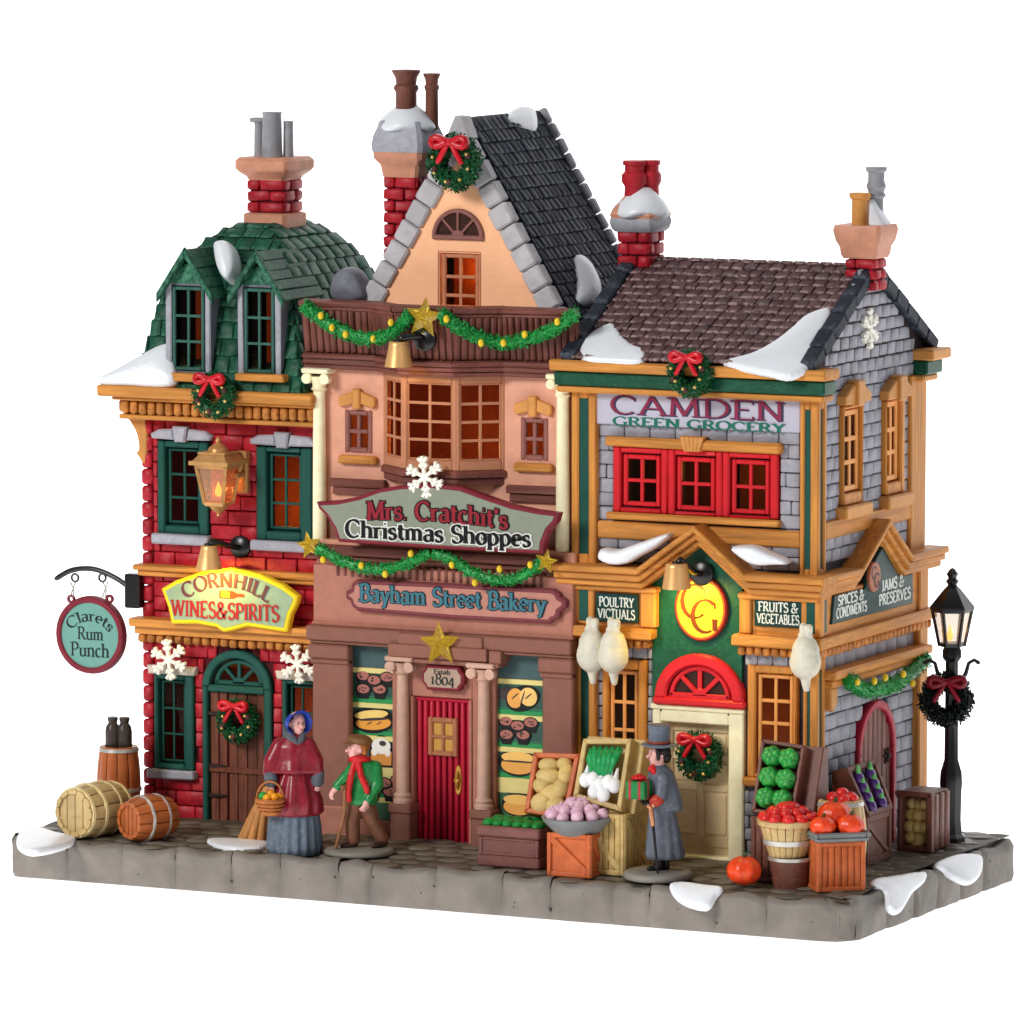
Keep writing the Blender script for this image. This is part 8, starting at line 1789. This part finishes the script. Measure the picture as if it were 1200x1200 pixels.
mb = MB(f); hc = (-.08, 3.02, .05); P, M_ = head(mb, hc, .28, (-.86, .05, .5)); hand(mb, (-.68, 1.9, .28), (-.6, -.8, .1), (-.6, .5, .5), .17, .8, -1); hand(mb, (.2, 1.52, .36), (-.35, -.9, .1), (.2, -.1, 1), .16, 1.0)
mb.cap([(-.45, 2.1, .22), (-.68, 1.9, .28)], .09, 8); mb.cap([(.4, 1.75, .24), (.2, 1.5, .36)], .09, 8); mb.cap([(-.1, 2.5, .05), (-.45, 2.1, .22)], .1, 8); mb.cap([(.42, 2.5, .0), (.5, 2.0, .1), (.4, 1.75, .24)], .1, 8); mb.ell((.12, 2.3, 0), (.3, .4, .2)); mb.cap([(.1, 2.4, 0), (0.0, 2.85, .02)], [.15, .14])
b = build(mb, 'body', skin(), t); remesh(b, .016, 2); eyes(b, f, P, M_, .28)
mb = MB(f); mb.ell((.05, 3.1, -.02), (.27, .24, .27), 14, 10); mb.cap([(.14, 3.1, .16), (.16, 2.92, .18)], .08, 8); o = build(mb, 'hair', paint('auburn_hair', (168, 98, 46), .5, .15, .4, 8), t, smooth=True)
capm = paint('brown_cap', (124, 84, 50), .55, .14, .4, 5, dry=(160, 116, 74), dryamt=.5)
mb = MB(f); mb.ell((.02, 3.28, .02), (.37, .17, .34), 18, 10, Matrix.Rotation(-.12, 3, 'Z')); mb.ell((-.3, 3.2, .18), (.2, .045, .2), 14, 6, Matrix.Rotation(.15, 3, 'Z')); o = build(mb, 'cap', capm, t); remesh(o, .022, 3)
sc = paint('red_scarf', (206, 32, 36), .4, .1, .3, 5, coat=.1); mb = MB(f)
mb.tube([(.02+.24*math.cos(a), 2.72+.05*math.sin(a*1), .04+.22*math.sin(a)) for a in [k*2*math.pi/16 for k in range(16)]], .1, 8, True); mb.cap([(-.12, 2.68, .24), (-.22, 2.3, .34), (-.3, 1.85, .34), (-.28, 1.6, .34)], [.08, .1, .1, .09], 8); mb.cap([(0, 2.68, .27), (.06, 2.3, .36), (.2, 2.0, .38), (.24, 1.85, .38)], [.08, .1, .1, .09], 8); o = build(mb, 'scarf', sc, t); remesh(o, .025, 2)
tc = empty('crutch', f.p(-.6, .18, .3), 'brown wooden crutch beside the boy, leaning under his arm', 'crutch'); wdm = paint('crutch_wood', (142, 94, 62), .45, .14, .3, 3)
mb = MB(f); mb.cap([(-.66, .2, .28), (-.42, 1.2, .34), (-.36, 1.55, .34)], [.05, .055, .05], 7); mb.cap([(-.42, 1.2, .34), (-.4, 1.95, .42)], .045, 7); mb.cap([(-.42, 1.2, .34), (-.3, 1.95, .28)], .045, 7); build(mb, 'shaft', wdm, tc, smooth=True); mb = MB(f); mb.cap([(-.46, 1.98, .46), (-.26, 1.98, .26)], .07, 8); build(mb, 'crutch_top', wdm, tc, smooth=True); mb = MB(f); mb.cap([(-.41, 1.6, .38), (-.35, 1.6, .31)], .05, 7); build(mb, 'hand_grip', wdm, tc, smooth=True)
# ---- man in a top hat
p = ground(771, 1029); f = gfr(p); t = person(p, 'man in a grey top hat and long grey overcoat facing left with present and cane')
mb = MB(f); mb.lathe([(.98, 0), (1.02, .06), (.99, .18), (.9, .23), (.01, .24)], (0, 0, 0), (0, 1, 0), 36); build(mb, 'stand', st_m, t, smooth=True)
gc = paint('grey_overcoat', (96, 102, 114), .45, .1, .15, 2.5, dry=(136, 142, 154), dryamt=.5)
bt = paint('black_boot', (26, 25, 27), .3, .1)
for u, w_ in ((.02, .1), (.22, -.08)):
    mb = MB(f); mb.cap([(u, .7, w_), (u, .34, w_)], [.14, .13], 10); mb.cap([(u+.02, .31, w_), (u-.28, .29, w_+.02)], [.11, .08], 10); o = build(mb, 'boot', bt, t); remesh(o, .025, 2)
mb = MB(f); loft_e(mb, [(.58, .2, 0, .52, .4, .05), (.7, .2, 0, .56, .43, .07), (1.3, .16, 0, .47, .37, .05), (1.9, .12, 0, .4, .33, .015), (2.3, .1, 0, .38, .31, 0), (2.8, .1, 0, .42, .34, 0), (3.1, .08, 0, .36, .32, 0), (3.3, .06, 0, .18, .18, 0)], 60, 9); coat = build(mb, 'overcoat', gc, t, smooth=True)
mb = MB(f); loft_e(mb, [(1.98, .3, -.02, .42, .4, .03), (2.06, .3, -.02, .44, .42, .03), (2.5, .22, 0, .42, .4, .02), (2.95, .12, 0, .38, .37, .01), (3.22, .07, 0, .22, .24, 0)], 40, 7); build(mb, 'shoulder_cape', gc, t, smooth=True)
mb = MB(f); mb.cap([(.12, 2.95, .3), (.08, 2.45, .42), (-.12, 2.28, .46)], [.2, .19, .16], 12); o = build(mb, 'sleeve', gc, t, smooth=True); mb = MB(f); mb.cap([(-.02, 2.35, .46), (-.12, 2.3, .46)], [.19, .18], 12); build(mb, 'cuff', paint('red_cuff_trim', (184, 52, 44), .4, .2, .2, 8, dry=(220, 150, 90), dryamt=.6), t, smooth=True)
mb = MB(f); glv = paint('black_glove', (30, 32, 32), .4, .1, .1); mb.cap([(-.1, 2.3, .46), (-.26, 2.26, .44)], [.13, .12], 10); hand(mb, (-.28, 2.26, .44), (-1, .02, .0), (0, -1, .1), .17, .9); o = build(mb, 'glove', glv, t); remesh(o, .018, 1)
mb = MB(f); mb.cap([(-.06, 2.5, -.2), (-.3, 2.4, .05)], [.14, .12], 10); hand(mb, (-.32, 2.38, .1), (-.9, .0, .2), (0, -1, 0), .15, .6, -1); o = build(mb, 'glove', glv, t); remesh(o, .018, 1)
mb = MB(f); hc = (.0, 3.6, 0); P, M_ = head(mb, hc, .3, (-.93, 0, .36)); mb.cap([(.04, 3.0, 0), (.02, 3.3, 0)], [.25, .16], 12); mb.ell((.1, 2.6, 0), (.25, .5, .22)); b = build(mb, 'body', skin(), t); remesh(b, .018, 2); eyes(b, f, P, M_, .3)
mb = MB(f); mb.ell((.12, 3.7, 0), (.26, .26, .28), 14, 10); mb.cap([(-.02, 3.75, .26), (.0, 3.5, .27)], [.07, .05], 8); mb.ell((.24, 3.55, 0), (.15, .22, .2), 12, 8); build(mb, 'hair', paint('black_hair', (34, 26, 24), .45, .1, .3), t, smooth=True)
hatm = paint('grey_top_hat', (98, 106, 120), .45, .08, .1, 3, dry=(140, 148, 160), dryamt=.4)
hatf = Fr(f.p(.02, 3.86, 0), Matrix.Rotation(-.0, 3, 'Z') @ f.u, f.v); mb = MB(hatf); mb.lathe([(.01, -.06), (.3, -.05), (.5, .0), (.52, .04), (.48, .06), (.34, .05), (.31, .1), (.3, .4), (.335, .58), (.31, .61), (.01, .6)], (0, 0, 0), (0, 1, 0), 32); hat = build(mb, 'top_hat', hatm, t, angle=50)
mb = MB(hatf); mb.lathe([(.3, .06), (.345, .07), (.34, .14), (.3, .15)], (0, 0, 0), (0, 1, 0), 32); build(mb, 'hat_band', paint('rust_hat_band', (150, 70, 54), .5), hat, smooth=True)
mb = MB(f); mb.cap([(-.16, 3.24, .1), (-.12, 3.12, .22)], .09, 8); mb.ell((-.2, 3.2, .14), (.1, .09, .1)); build(mb, 'neckerchief', sc, t, smooth=True)
# present and cane
pr = empty('present', f.p(-.5, 2.36, .36), 'small green wrapped present with a red bow in the man\'s gloved hands', 'present'); gp = paint('green_wrapping', (20, 118, 58), .35, .08, .1, coat=.2)
fp = Fr(f.p(-.56, 2.38, .36), (f.u+f.w*.5).normalized(), f.v); mb = MB(fp); mb.box(-.3, .3, 0, .52, -.28, .28, .03); build(mb, 'box', gp, pr)
mb = MB(fp); mb.box(-.2, -.12, -.005, .53, -.285, .29, .01); mb.box(.1, .18, -.005, .53, -.285, .29, .01); mb.box(-.31, .305, -.006, .528, -.05, .05, .01); build(mb, 'ribbon', paint('ribbon_red_grey', (176, 46, 58), .35), pr)
mb = MB(fp)
for a in range(0, 360, 45): mb.ell((.13*math.cos(R(a)), .6, .13*math.sin(R(a))), (.1, .07, .08), 8, 6)
mb.ell((0, .66, 0), (.09, .07, .09)); o = build(mb, 'bow', sc, pr); remesh(o, .02, 1)
cn = empty('cane', f.p(-.1, .24, .62), 'black cane with a copper grip held under the man\'s glove', 'cane'); mb = MB(f); mb.cap([(-.02, .26, .6), (-.16, 1.7, .6)], [.035, .045], 8); build(mb, 'shaft', bt, cn, smooth=True)
mb = MB(f); mb.cap([(-.16, 1.65, .6), (-.22, 2.12, .58)], [.065, .075], 8); mb.ell((-.28, 2.18, .58), .07, 8, 6); mb.ell((-.14, 2.2, .58), .07, 8, 6); build(mb, 'grip', paint('copper_grip', (206, 140, 104), .3, .1, .1, metal=.5), cn, smooth=True)
